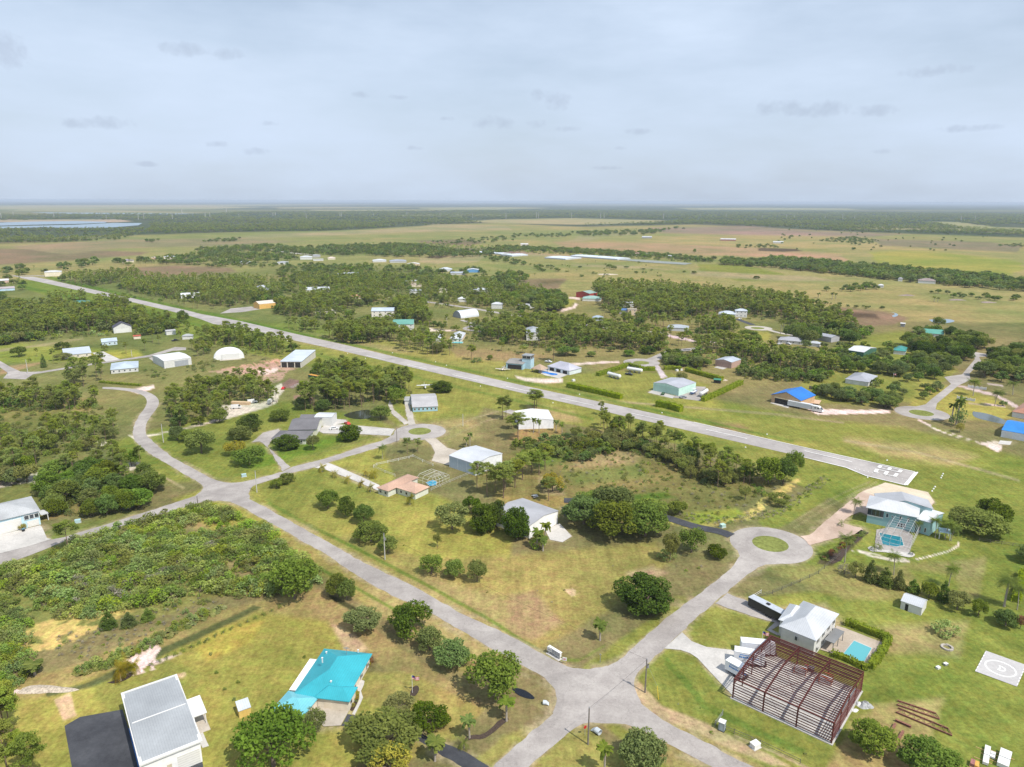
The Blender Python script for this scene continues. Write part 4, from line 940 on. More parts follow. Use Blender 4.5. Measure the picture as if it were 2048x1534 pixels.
def post(x, y, z, w=.14): return boxvf(x - w / 2, x + w / 2, y - w / 2, y + w / 2, 0, z)
GD = surf('garage_door_paint', (.66, .65, .62), .6, amt=.04, stripe=(2, .55, .25))
HD = surf('hangar_door_paint', (.42, .50, .58), .5, amt=.05, stripe=(0, 1.1, .12)); MD = surf('mint_door', (.42, .62, .55), .5, amt=.05, stripe=(0, 1.1, .12)); BEIGE = wallm((.55, .48, .36))
# -- near ground
r, M_, W, D = building('hangar_home', 'large white hangar home with grey ribbed roof framed in white, beside the black asphalt pad', 'hangar', (281,1529),(402,1482),(352,1351), 5.2, 'gable', .7, (.78,.78,.78), (.40,.42,.44), ov=.15,
   doors=[('f', .58, .97, .1, 3.6, 'garage_door', .15, GD), ('f', .06, .12, 1.2, 2.6, 'shutter', .15, BEIGE), ('f', .24, .32, 1.2, 2.6, 'shutter', .15, BEIGE), ('f', .40, .48, 1.2, 2.6, 'shutter', .15, BEIGE), ('l', .1, .72, .3, 4.2, 'hangar_door', .15, surf('grey_door', (.5,.5,.5), .5))])
part(r, M_, 'roof_edge', join(*[boxvf(*b) for b in ((-.25, .35, -.25, D + .25, 5.0, 5.42), (W - .35, W + .25, -.25, D + .25, 5.0, 5.42))] + [slab([(.35, -.25, 5.42), (W - .35, -.25, 5.42), (W - .35, .35, 5.5), (.35, .35, 5.5)], .4), slab([(.35, D - .35, 5.5), (W - .35, D - .35, 5.5), (W - .35, D + .25, 5.42), (.35, D + .25, 5.42)], .4), boxvf(.35, W - .35, D / 2 - .12, D / 2 + .12, 5.9, 6.08)]), M_TRIM)
part(r, M_, 'door_track', boxvf(-.12, .0, D * .1, D * .75, .1, .45), surf('blue_stripe', (.03, .18, .55), .5))
M2, W2, D2 = frame((385.6,1435), (413.8,1425), (399.7,1390.5), 3.0); vol(r, M2, W2, D2, 3.0, 'flat', 0, M_TRIM, M_TRIM, walls=False, roofpart='porch_roof')
for x, y in ((.3, .3), (W2 - .3, .3), (W2 - .3, D2 - .3)): part(r, M2, 'porch_post', post(x, y, 2.95), M_TRIM)
part(r, M2, 'porch_floor', boxvf(0, W2, -2.2, D2, .0, .12), M_CONC2)
TEAL = (.035, .33, .40)
r, M_, W, D = building('house', 'cream house with bright teal hip roof in the lower left', 'house', (586,1389),(691,1402),(744.7,1307.8), 2.9, 'hip', 3.0, (.66,.60,.50), TEAL, ov=.6, wr=4, doors=[('f', .5, .58, 1.0, 2.0), ('f', .68, .76, 1.2, 2.0)])
M2, W2, D2 = frame((627.4,1395.8), (699,1404.3), (715.4,1374.3), 2.96); vol(r, M2, W2, D2, 2.96, 'hip', 1.5, wallm((.66,.60,.50)), roofm(TEAL, 0), ov=.5, wallpart='wing_wall', roofpart='wing_roof')
opening(r, M2, W2, D2, 'f', .22, .95, .05, 2.5, 'garage_door', .5, wallm((.66,.58,.46))); opening(r, M2, W2, D2, 'r', .2, .5, .9, 2.1, ov=.5)
for x, y, z, h in ((W * .75, D * .93, 3.8, .7), (W * .28, D * .5, 5.6, 1.3), (W * .16, D * .82, 3.9, .5), (W * .62, D * .2, 4.4, .5)): part(r, M_, 'roof_vent', join(boxvf(x - .12, x + .12, y - .12, y + .12, z, z + h), boxvf(x - .2, x + .2, y - .2, y + .2, z + h, z + h + .12)), M_TRIM)
part(r, M_, 'antenna', join(post(W * .6, D * .78, 7.0, .08), boxvf(W * .6 - .8, W * .6 + .8, D * .78 - .04, D * .78 + .04, 6.6, 6.7), boxvf(W * .6 - .5, W * .6 + .5, D * .78 - .03, D * .78 + .03, 6.9, 6.98)), M_STEEL)
M2, W2, D2 = frame((543,1420), (606,1434), (626.7,1392.6), 2.7); vol(r, M2, W2, D2, 2.7, 'hip', 1.5, wallm((.66,.60,.50)), roofm((.15,.45,.52), 0), ov=.4, wallpart='garage_wall', roofpart='garage_roof')
M2, W2, D2 = frame((579,1379), (592.6,1381.5), (633.4,1320.2), 2.6); vol(r, M2, W2, D2, 2.6, 'shed', .12, M_TRIM, surf('white_patio_roof', (.76,.77,.79), .5, amt=.04), ov=.2, wallpart='patio_screen', roofpart='patio_roof')
building('shed', 'little yellow wooden shed with a silver roof, alone on the lawn', 'shed', (476.6,1423.6),(502.3,1414.5),(491.8,1400), 2.0, 'shed', .5, (.62,.44,.14), (.62,.66,.70), ov=.12, doors=[('f', .3, .7, .05, 1.7, 'door', .12, wallm((.58,.40,.12)))])
r, M_, W, D = building('house', 'white two storey house with silver roof beside the hedged swimming pool', 'house', (1556.4,1254),(1632.5,1282.6),(1678.4,1228.4), 5.4, 'hip', 2.6, (.58,.57,.55), (.58,.60,.63), ov=.55, doors=[('f', .42, .52, 3.0, 4.4)] + [('r', f, f + .07, z0, z0 + 1.3) for f in (.12, .36, .60, .84) for z0 in (.9, 3.4)])
M2, W2, D2 = frame((1556,1240), (1592,1252), (1614,1219), 4.8); vol(r, M2, W2, D2, 4.8, 'hip', 1.6, wallm((.58,.57,.55)), roofm((.58,.60,.63), 0), ov=.4, wallpart='wing_wall', roofpart='wing_roof')
M2, W2, D2 = frame((1649,1279), (1668,1287.4), (1689,1263.4), 2.9); vol(r, M2, W2, D2, 2.9, 'flat', 0, M_DARK, roofm((.20,.20,.20), 1, .5), walls=False, roofpart='patio_roof')
for x, y in ((W2 - .2, .2), (W2 - .2, D2 - .2), (W2 - .2, D2 / 2)): part(r, M2, 'patio_post', post(x, y, 2.85, .16), M_STEEL)
building('shed', 'white storage shed with grey roof in front of the evergreen screen', 'shed', (1801,1202),(1845,1217),(1858.3,1201.3), 2.5, 'gable', 1.1, (.60,.60,.59), (.55,.57,.60), ov=.15, doors=[('f', .22, .37, .05, 2.1, 'door', .15, M_BLACKM), ('f', .54, .68, 1.1, 1.8)])
r, M_, W, D = building('house', 'large pale blue two storey house with grey roofs, hangar wing and screened pool', 'house', (1755,1005),(1867,1018.5),(1858,1000), 6.6, 'gabley', 2.0, (.30,.46,.48), (.44,.45,.48), ov=.3)
M2, W2, D2 = frame((1732,1015), (1838,1036), (1851,1012), 6.1); vol(r, M2, W2, D2, 6.1, 'hip', 2.2, wallm((.26,.44,.46)), roofm((.50,.51,.53), 0), ov=.7, wallpart='front_wall', roofpart='front_roof')
for a, b, z0, z1 in ((.38,.44,3.6,5.2), (.50,.53,3.9,4.8), (.66,.71,3.6,5.2), (.82,.87,3.6,5.2), (.64,.69,.9,2.5), (.70,.75,.9,2.5), (.76,.81,.9,2.5)): opening(r, M2, W2, D2, 'f', a, b, z0, z1, ov=.7)
for a, b in ((.0,.08), (.085,.165), (.17,.25), (.255,.335)): opening(r, M2, W2, D2, 'f', a, b, 3.3, 5.6, 'screen_panel', ov=.7, mat=M_GLASS)
opening(r, M2, W2, D2, 'f', 0, .335, 2.9, 3.25, 'screen_rail', ov=.7)
M2, W2, D2 = frame((1836,1035), (1863,1047), (1889,1026.5), 5.0); vol(r, M2, W2, D2, 5.0, 'gable', 1.2, wallm((.30,.48,.50)), roofm((.58,.60,.62), 0), ov=.3, wallpart='end_wall', roofpart='end_roof')
opening(r, M2, W2, D2, 'f', .2, .36, .8, 2.6, ov=.3); opening(r, M2, W2, D2, 'f', .6, .76, .8, 2.6, ov=.3)
def cage(M_, W, D, h, nx, ny, label, mat, rise=1.2, w=.065):
    r = root_at(M_, 'pool_enclosure', label, 'pool enclosure'); P = []
    def bar(a, b):
        a, b = Vector(a), Vector(b); P.append(tube([a, b], [w / 1.4, w / 1.4], 4))
    ins = min(W, D) * .16
    for i in range(nx + 1):
        x = W * i / nx; xi = ins + (W - 2 * ins) * i / nx
        bar((x, 0, 0), (x, 0, h)); bar((x, 0, h), (xi, ins, h + rise)); bar((xi, ins, h + rise), (xi, D, h + rise))
    for j in range(ny + 1):
        y = D * j / ny
        for x, xi in ((0, ins), (W, W - ins)):
            if j: bar((x, y, 0), (x, y, h))
            bar((x, y, h), (xi, max(y, ins), h + rise))
        if y > ins: bar((ins, y, h + rise), (W - ins, y, h + rise))
    bar((0, 0, h), (W, 0, h)); bar((0, 0, h), (0, D, h)); bar((W, 0, h), (W, D, h)); bar((ins, ins, h + rise), (W - ins, ins, h + rise)); bar((0, 0, h / 2), (W, 0, h / 2)); bar((0, 0, h / 2), (0, D, h / 2)); bar((W, 0, h / 2), (W, D, h / 2))
    part(r, M_, 'frame', merge(P), mat)
    return r
def pool(pts, label, col=(.05, .42, .52)):
    m = water('pool_water_%d' % len(bpy.data.materials), col, .05); rr = bpy.data.objects.new('swimming_pool', None); COL.objects.link(rr); rr['label'] = label; rr['category'] = 'swimming pool'
    cx = sum(G(*p)[0] for p in pts) / len(pts); cy = sum(G(*p)[1] for p in pts) / len(pts); rr.location = (cx, cy, 0); rr.matrix_world = Matrix.Translation((cx, cy, 0))
    loop = [G(*p) for p in pts]; out = [((x - cx) * 1.08 + cx, (y - cy) * 1.08 + cy) for x, y in loop]
    def mk(name, lo, z, mat, holes=()):
        L2 = [[Vector((x - cx, y - cy, z)) for x, y in q] for q in [lo] + list(holes)]; V = [v for q in L2 for v in q]; F = tessellate_polygon(L2)
        F = [f if (V[f[1]] - V[f[0]]).cross(V[f[2]] - V[f[0]]).z > 0 else f[::-1] for f in F]; o = link(name, mesh_np(name, V, F, mat), parent=rr)
    mk('water', loop, .26, m); mk('coping', out, .245, M_CONC)
    return rr
M2, W2, D2 = frame((1753.5,1095.3), (1819,1103.8), (1838,1066), 0); cage(M2, W2, D2 * .95, 3.0, 3, 8, 'white framed pool screen enclosure attached to the pale blue house', surf('cage_white', (.5,.5,.5), .5), 2.2)
sheet('pool_deck', [(1749,1097),(1753,1060),(1800,1052),(1826,1072),(1820,1105),(1790,1103)], M_ROAD, .2)
pool([(1759,1067),(1802,1075),(1807,1092),(1793,1094.4),(1765.4,1090)], 'turquoise pool under the white screen enclosure', (.015, .17, .22))
sheet('terrace', smooth([(1735,1096),(1742,1104),(1760,1104),(1785,1107),(1805,1113),(1822,1116),(1832,1110),(1822,1104),(1790,1101),(1752,1096),(1742,1092),(1735,1096)], 1), M_CONC, .14)
M2, W2, D2 = frame((1879,1064), (1903,1068), (1908,1060), 2.6); r = root_at(M2, 'pavilion', 'small open pavilion on posts at the right end of the pale blue house', 'pavilion'); vol(r, M2, W2, D2, 2.6, 'hip', .8, M_WHITE, roofm((.45,.6,.66), 0), walls=False)
for x, y in ((.2, .2), (W2 - .2, .2), (.2, D2 - .2), (W2 - .2, D2 - .2)): part(r, M2, 'post', post(x, y, 2.6, .25), M_TRIM)
sheet('pool_deck', [(1640,1300),(1673,1252),(1690,1257),(1765,1286),(1735,1333),(1664,1307)], M_WALK, .16)
pool([(1708,1283),(1743,1298),(1727,1326),(1685,1311)], 'bright turquoise rectangular pool inside the clipped hedge', (.10, .36, .40))
building('hangar', 'white hangar with stained grey roof half hidden by dark oaks', 'hangar', (986,1024),(1059,1052),(1121,1023), 5.0, 'gable', 1.1, (.78,.77,.75), (.36,.36,.38), ov=.2, doors=[('r', .62, .95, .1, 4.2, 'hangar_door', .2, wallm((.82,.81,.79))), ('r', .18, .24, .1, 2.3, 'door', .2, M_STEEL)])
building('hangar', 'big hangar with silver white roof and three blue grey sliding doors', 'hangar', (897,911),(951,928.5),(1008.8,908), 5.4, 'gable', 1.0, (.72,.74,.77), (.62,.64,.68), ov=.2, doors=[('f', .01, .32, .05, 5.1, 'hangar_door', .2, HD), ('f', .335, .655, .05, 5.1, 'hangar_door', .2, HD), ('f', .67, .99, .05, 5.1, 'hangar_door', .2, HD)])
building('hangar', 'white hangar with cranked white roof close to the runway', 'hangar', (1037,842),(1107.8,839.8),(1103.8,819.8), 4.6, 'gabley', 1.1, (.74,.75,.78), (.78,.78,.78), ov=.1)
r, M_, W, D = building('house', 'tan roofed ranch house with pale walls on the mown lot', 'house', (755.8,974.3),(776,983),(838,955), 2.7, 'hip', 1.5, (.62,.64,.56), (.50,.33,.25), ov=.5, shingled=True, win=2)
M2, W2, D2 = frame((791,975), (830.5,987.6), (862.2,974.7), 2.74); vol(r, M2, W2, D2, 2.74, 'hip', 2.0, wallm((.62,.64,.56)), shingle((.50,.33,.25)), ov=.5, wallpart='wing_wall', roofpart='wing_roof')
for a in (.15, .45, .75): opening(r, M2, W2, D2, 'f', a, a + .12, .8, 2.0, ov=.5)
M2, W2, D2 = frame((866,975), (898.5,961), (871,949.5), 0); cage(M2, W2, min(D2, 9), 2.6, 5, 3, 'white screen enclosure over the small pool of the tan roofed house', M_TRIM, .9); pool([(852,966),(866,961),(874,965),(872,971),(860,973)], 'small blue pool inside the white enclosure of the tan roofed house', (.02, .25, .38))
r, M_, W, D = building('house', 'pale blue house with light grey shingle roof next to the roundabout', 'house', (824,814.5),(876.5,812.8),(870,787), 2.7, 'gable', 2.4, (.30,.50,.60), (.46,.45,.46), ov=.4, shingled=True, win=6)
M2, W2, D2 = frame((808,801), (825,801), (825,793), 2.5); vol(r, M2, W2, D2, 2.5, 'flat', 0, M_WHITE, shingle((.36,.37,.38)), wallpart='garage_wall', roofpart='garage_roof')
GR = (.15,.145,.155)
r, M_, W, D = building('house', 'long house with dark grey shingle roofs beside the dome shaped trees', 'house', (541.5,878),(612,879),(632,862), 2.7, 'hip', 1.9, (.56,.58,.50), GR, ov=.6, shingled=True, win=4)
M2, W2, D2 = frame((578,857.5), (634,859), (648,835), 3.2); vol(r, M2, W2, D2, 3.2, 'gable', 2.4, wallm((.60,.60,.50)), shingle(GR), ov=.5, wallpart='middle_wall', roofpart='middle_roof'); opening(r, M2, W2, D2, 'r', .2, .7, .05, 2.5, 'garage_door', .5, GD)
M2, W2, D2 = frame((598,838), (652,838), (658,829), 3.4); vol(r, M2, W2, D2, 3.4, 'gable', 1.2, wallm((.60,.60,.50)), shingle(GR), ov=.4, wallpart='rear_wall', roofpart='rear_roof')
building('hangar', 'narrow white hangar attached behind the dark grey shingle house', 'hangar', (628,834),(663.5,835),(665,825.6), 4.8, 'gable', .6, WHT, (.66,.68,.72), ov=.1)
r, M_, W, D = building('house', 'pale blue two storey house with wide concrete apron at the left edge', 'house', (-62,1056),(81,1021.5),(76.5,989.4), 5.4, 'hip', 2.6, (.45,.62,.70), (.46,.47,.48), ov=.5, shingled=True,
   doors=[('f', .0, .72, .05, 4.4, 'hangar_door', .5, GD), ('f', .80, .975, .05, 2.4, 'garage_door', .5, GD), ('f', .76, .835, 3.1, 4.8), ('f', .84, .91, 3.1, 4.8), ('f', .915, .985, 3.1, 4.8), ('r', .3, .5, 3.3, 4.6)])
M2, W2, D2 = frame((82,1031), (97,1027), (92,1021), 2.6); vol(r, M2, W2, D2, 2.6, 'shed', .5, M_WHITE, shingle((.46,.47,.48)), walls=False, roofpart='porch_roof'); part(r, M2, 'porch_post', post(W2 - .3, .3, 2.6, .25), M_TRIM)
# -- the aviation lots beyond the road bend
BLD = [
 ('hangar','white hangar with a flat white roof and grey hangar door','hangar',(326,722),(382.5,715),(358,704),5.2,'gable',.8,WHT,(.76,.76,.76),dict(ov=.1,doors=[('f',.38,.88,.1,4.2,'hangar_door',.1,surf('grey_hangar_door',(.33,.35,.38),.5))])),
 ('house','white house with silver hip roof shaded by thin pines','house',(220.5,738.5),(277,735),(277,722),2.8,'hip',2.2,WHT,(.50,.58,.66),dict(win=5)),
 ('house','open fronted new building with silver roof on the dirt lot','house',(572,715),(603,723.5),(632,703),4.4,'shed',1.2,(.55,.52,.46),(.60,.66,.74),dict(doors=[('f',.05,.3,.1,3.8,'opening',.35),('f',.35,.65,.1,3.8,'opening',.35),('f',.7,.95,.1,3.8,'opening',.35)])),
 ('hangar','white gabled hangar with charcoal roof in front of the left woods','hangar',(226,656.5),(263.5,653),(257,645),5.0,'gabley',4.0,WHT,(.08,.08,.11),dict(shingled=True,doors=[('f',.12,.85,.1,3.8,'hangar_door',.35,M_TRIM)])),
 ('shed','tiny shed with a red roof beside the gabled white hangar','shed',(266,674),(282,672),(281,667),2.4,'gable',.8,CREAM,(.45,.10,.05),{}),
 ('house','pale blue house with silver roof left of the red roofed shed','house',(203,685.5),(235,682),(229.7,672),3.0,'gable',2.2,(.50,.60,.66),(.50,.58,.68),dict(win=3)),
 ('shed','white shed with a dark strip in its roof among pines','shed',(334,664.5),(352,661),(342,655),3.4,'gable',.8,WHT,(.5,.5,.5),{}), ('house','grey roofed house with a pickup parked in front','house',(363,673),(385,672),(392,664),2.8,'hip',1.5,WHT,(.42,.44,.45),{}),
 ('house','long silver roofed house at the end of the pale concrete drive','house',(125,704),(183,705.5),(176,693),2.8,'gable',2.6,(.60,.55,.48),(.50,.55,.62),dict(win=3)),
 ('house','bright yellow two storey house with dark green roof','house',(132,606),(181,605),(178,598.5),5.2,'hip',2.0,(.70,.42,.08),(.06,.20,.17),dict(win=4)), ('house','house with teal green roofs hidden in the left woods','house',(18,612),(72,611),(70,605),3,'hip',2,CREAM,(.08,.30,.22),{}),
 ('barn','yellow metal building with pale roof beside the runway','barn',(519,609),(551,605.5),(532,601.5),5.2,'gable',2.6,(.68,.42,.13),(.72,.64,.55),dict(ov=.1)),
 ('house','pink house with white roof at the left edge beyond the runway end','house',(-20,562),(18,560.5),(14,553),4,'gable',1.6,(.55,.38,.33),(.76,.76,.78),{}), ('house','light blue house with mauve roof at the left edge','house',(-20,578),(30,576),(27,571),3,'gable',1.4,(.42,.56,.68),(.50,.42,.42),{}), ('house','white two storey house at the far end of the runway','house',(90,542),(123,543.5),(127,536),6.5,'hip',2,CREAM,(.70,.70,.70),{}),
 ('barn','white barn house with green metal roof behind the pine grove','house',(785,649),(827.5,648.5),(840,641),5.5,'gable',3.4,WHT,(.12,.30,.25),dict(win=4)),
 ('house','white house with light roof and turquoise pool north of the runway','house',(899,678),(924,678),(932,666),2.8,'hip',2.6,(.72,.60,.50),(.60,.63,.68),dict(win=3)), ('house','white hip roofed garage left of the pool house','house',(856,676),(881,677),(888,669),2.8,'hip',2.4,WHT,(.60,.63,.68),{}),
 ('house','white house with grey hip roof standing in the central pine woods','house',(1052,663),(1081,665),(1079,656),7,'hip',2.6,WHT,(.42,.45,.50),dict(win=2)),
 ('house','low house with lavender grey hip roof at the blue pool beside the runway','house',(1094,732),(1139,742),(1160,735),3.0,'hip',3.6,(.60,.66,.68),(.50,.50,.58),dict(doors=[('f',.1,.3,.2,2.4,'opening',.35),('f',.4,.6,.2,2.4,'opening',.35),('f',.7,.9,.2,2.4,'opening',.35)])),
 ('hangar','grey roofed open hangar with a pale blue control tower','hangar',(1017.6,722),(1046,729),(1062,719),4.0,'gable',1.3,(.35,.52,.62),(.24,.23,.22),dict(shingled=True,doors=[('f',.1,.93,.1,3.2,'opening',.35)])),
 ('hangar','mint green hangar with silver roof and row of sliding doors','hangar',(1306.4,765.6),(1358,776.4),(1385.4,763.6),5.0,'gabley',1.3,(.50,.70,.62),(.46,.47,.52),dict(ov=.1,doors=[('f',.04,.28,.1,4.3,'hangar_door',.1,MD),('f',.285,.52,.1,4.3,'hangar_door',.1,MD),('f',.525,.76,.1,4.3,'hangar_door',.1,MD),('f',.765,.98,.1,4.3,'hangar_door',.1,MD),('r',.55,.62,.8,1.8)])),
 ('hangar','brick red hangar with silver roof surrounded by thicket','hangar',(1430.5,719.5),(1463.5,725),(1487,719.5),4.5,'gabley',1.2,(.42,.29,.24),(.50,.55,.62),dict(ov=.1,doors=[('f',.05,.9,.1,3.8,'hangar_door',.1,surf('brown_door',(.36,.24,.20),.7,stripe=(2,.8,.2)))])),
 ('hangar','tan hangar with bright blue gabled roof and dark open front','hangar',(1541.5,789.3),(1602.5,802),(1626.5,789.3),4.6,'gabley',3.4,(.50,.34,.20),(.02,.19,.62),dict(ov=.4,doors=[('f',.12,.86,.1,3.2,'opening',.4),('f',.10,.90,3.25,3.9,'awning',.4,wallm((.70,.58,.38)))])),
 ('house','grey roofed white house behind the wooden fence on the right','house',(1696,754),(1738,765),(1756,752),2.8,'hip',2.6,WHT,(.42,.43,.48),{}), ('barn','dark green hangar with white roof among the oaks','hangar',(1703,697),(1728,705),(1754,696),5.0,'gable',1.6,(.05,.13,.09),(.68,.68,.70),dict(ov=.1)),
 ('house','white house with green metal roof near the oval pond','house',(1846,667.5),(1888,669),(1885,660),3.0,'gable',3.0,WHT,(.10,.30,.24),dict(win=3)),
 ('hangar','white shed with bright blue roof at the right edge beyond the runway','hangar',(2001.4,861.6),(2080,874),(2095,853),3.7,'gable',2.4,(.68,.70,.74),(.03,.24,.66),dict(ov=.15,doors=[('f',.10,.30,.05,3.0,'garage_door',.15,M_TRIM)])),
 ('house','ranch house with light grey hip roof and cars in front','house',(1554,681),(1606,684),(1614,674),2.7,'hip',2.2,(.58,.56,.52),(.42,.42,.45),dict(win=4)), ('hangar','grey hangar with open carport right of the ranch house','hangar',(1629.5,669.5),(1663,675.5),(1677,670),4.2,'gable',1.4,(.40,.40,.42),(.42,.43,.47),{}), ('house','small white hip roofed guest house before the grey hangar','house',(1617,684.5),(1640,688),(1647,681),2.7,'hip',1.4,WHT,(.52,.54,.58),{}),
 ('house','white two storey house with silver roof by the great pine wood','house',(1471,623),(1495.5,622.5),(1491,615),6.6,'hip',1.8,WHT,(.55,.60,.68),dict(win=3)), ('house','long single storey wing house left of the white two storey house','house',(1437,626),(1472,629),(1479,618),3.6,'hip',2.4,WHT,(.55,.60,.68),{}),
 ('house','tan stucco box house in the pine woods','house',(1257,620),(1275,619),(1269,613.5),6,'flat',0,(.62,.50,.38),(.62,.54,.44),dict(win=2)), ('house','grey house with blue solar roof left of the stucco box','house',(1239,619),(1256,621),(1262,615),4.2,'gable',1.5,(.40,.38,.36),(.10,.20,.42),{}),
 ('barn','big red barn with pale green roof at the wood edge','barn',(1152,584.5),(1179,587.5),(1194,584),6.0,'gabley',2.2,(.36,.06,.05),(.30,.42,.38),dict(ov=.1)), ('house','house with wide pale green hip roof below the red barn','house',(1165,596),(1202,598),(1205,591),3.0,'hip',2.6,WHT,(.26,.40,.36),{}),
 ('shed','long white shed with grey roof left of the red barn','shed',(1036,609),(1060,612),(1061,607),3,'gable',1,WHT,(.55,.56,.58),{}), ('house','white two storey house in the woods above the community road','house',(986,605),(1004,609),(1012,601),5,'hip',2,WHT,(.62,.64,.68),{}), ('house','silver roofed house in the far woods','house',(947,578),(975,580),(977,572),3.6,'hip',2,(.6,.58,.54),(.50,.54,.58),{}), ('house','white roofed cottage in the far woods','house',(916,596),(934,598),(938,590),3.6,'hip',2,WHT,(.66,.68,.70),{}),
 ('house','house with peach coloured roof far left of the yellow lawns','house',(655,515),(671,516),(669,510),3,'hip',2.2,CREAM,(.66,.55,.48),{}), ('house','low white roofed house behind a dark clump','house',(745,521),(773,521),(770,515.5),3,'hip',2.4,WHT,(.66,.68,.70),{}), ('house','grey roofed long house behind a round dark tree','house',(779,523),(813,522),(811,516.5),3,'hip',2.4,(.5,.5,.5),(.36,.38,.44),{}), ('hangar','cream hangar with white roof trimmed in orange','hangar',(818,525),(838,528),(847,521),4,'gabley',1.8,(.70,.55,.38),(.74,.70,.66),{}),
 ('house','silver hip roofed house by the far tree rows','house',(879,537),(904,539),(906,531),3.4,'hip',3,WHT,(.56,.60,.66),{}), ('barn','low silver roofed sheds below the silver hip roofed house','barn',(902,543),(930,546),(932,539),3,'gable',1.4,(.5,.5,.5),(.44,.48,.56),{}), ('hangar','far hangar with silver roof and blue front','hangar',(932,539),(960,540),(957,534),4,'gabley',1.6,(.12,.30,.55),(.60,.64,.70),{}),
 ('house','terracotta roofed house behind the palms','house',(845,555),(864,555),(861,550),3,'hip',1.6,TAN,(.45,.22,.14),{}), ('house','silver flat roofed house with tall palms','house',(810,561),(836,562),(836,556),5,'flat',0,TAN,(.55,.58,.62),{}), ('house','tan roofed house right of the tall palms','house',(823,569),(846,569),(844,563),3,'hip',2,CREAM,(.56,.44,.36),{}),
 ('barn','long grey shed with dark solar end','barn',(674,549),(718,548),(718,542.5),3.4,'gable',1.6,(.5,.5,.5),(.42,.44,.50),{}), ('house','long white house among pines beyond the runway','house',(612,577),(660,579),(662,568),4,'gable',2.4,(.62,.58,.52),(.60,.63,.67),dict(win=4)), ('house','orange tiled house among the far pines','house',(697,592),(724,594),(722,585),3,'hip',2.4,CREAM,(.55,.28,.17),{}),
 ('house','white two storey house with blue silver roof beside the boat yard','house',(746,617),(788,622),(796,607),6,'gable',2.4,(.70,.66,.60),(.52,.60,.70),dict(win=4)), ('house','tan roofed house in the pines left of the community road','house',(874,579),(895,580),(893,572),3,'hip',2,CREAM,(.50,.42,.36),{}), ('house','grey hip roofed house behind the parked yellow machine','house',(818,581),(844,582),(842,574),3,'hip',2,(.6,.6,.6),(.44,.46,.50),{}),
 ('house','silver roofed house with blue grey walls left of the long white house','house',(512,573),(541,574),(538,565),4,'hip',2.2,(.46,.52,.60),(.50,.52,.56),{}), ('house','pale roofed house at the edge of the brown prairie','house',(478,523),(502,524),(499,518.5),3,'hip',2,WHT,(.46,.50,.54),{}), ('house','grey house by the far concrete road','house',(554,524),(578,525),(576,519.5),3,'hip',2,WHT,(.42,.44,.48),{}),
 ('house','far white manor with several silver roofs','house',(600,512),(625,514),(624,506),5,'hip',2.4,WHT,(.60,.63,.67),{}), ('house','dark grey roofed house right of the far manor','house',(625,510),(641,511),(640,506),4,'hip',2,(.4,.4,.4),(.30,.31,.35),{}), ('house','white house under the far manor','house',(626,517.5),(647,518.5),(646,514),3,'flat',0,WHT,(.68,.66,.62),{}),
 ('house','tiny white house in the belt of trees left of the prairie','house',(410,509),(420,510),(419,505.5),4,'hip',1.6,WHT,(.68,.70,.72),{}), ('house','house with purple grey roof beyond the brown prairie','house',(241,520),(268,521),(265,515.5),3.4,'hip',2.4,CREAM,(.26,.22,.26),{}), ('house','peach house beyond the long pine belt','house',(302,514),(314,515),(313,509.5),5,'hip',1.6,(.66,.46,.30),(.66,.56,.48),{}), ('house','cream villa right of the peach house','house',(328,510),(351,513.5),(351,507),5,'hip',2,(.66,.60,.50),(.62,.64,.68),{}),
 ('house','white building partly hidden by trees above the runway','house',(361,589),(401,588.5),(400,580),4,'gable',1.6,(.72,.72,.74),(.66,.67,.70),{}), ('house','white roofed house right of the road in the pines','house',(1336,652),(1376,657),(1382,647),3,'hip',2,(.55,.56,.58),(.46,.50,.55),{}), ('house','white house with balcony in the pines above the stucco box','house',(1245,604),(1268,606),(1269,597),5,'hip',1.6,WHT,(.58,.60,.62),{}), ('house','blue grey roofed house below the red barn drive','house',(1185,634),(1206,636),(1211,625),3,'hip',1.8,(.5,.55,.6),(.36,.44,.54),{}),
 ('house','teal roofed house between green hangar and oaks','house',(1787,699),(1812,703),(1815,695),3,'hip',1.8,WHT,(.04,.24,.22),{}), ('barn','white arched trailer barn by the brown wetland','barn',(1801,646.5),(1811,648),(1815,642.5),3,'gable',.8,(.3,.3,.3),(.74,.74,.74),{}),
 ('barn','long far barn with red sides on the plain','barn',(1441,478.3),(1472,479),(1471.5,475.5),4.5,'gable',2,(.34,.16,.12),(.72,.70,.70),{}), ('barn','far silver barn in front of the tree clump','barn',(1284,474.2),(1304,474.2),(1303,471.5),4,'gable',2,GRY,(.62,.64,.68),{}), ('barn','far pink white barn above the greenhouses','barn',(1041,488),(1056.5,488.5),(1056,484.5),6,'gable',2,(.68,.60,.55),(.70,.68,.68),{}),
 ('house','far house with red brown roof in the canal hedge','house',(1268,507),(1284,507.5),(1283,503),4,'hip',2,WHT,(.42,.26,.20),{}), ('barn','white far shed with two roofs beside the plain track','barn',(1546,483.5),(1567,484),(1566,480.5),4,'gable',1.5,WHT,(.74,.74,.74),{}), ('house','far white roofed house at the canal woods','house',(1756,570),(1768,571),(1767,566.5),3,'hip',1.5,WHT,(.72,.73,.75),{}), ('house','far brown roofed villa in front of the canal woods','house',(1836,561),(1872,562.5),(1871,554),4,'hip',3,WHT,(.28,.22,.20),{}), ('house','small grey far house left of the brown roofed villa','house',(1796,556.5),(1806,557.5),(1805,553),4,'hip',2,WHT,(.42,.42,.44),{}),
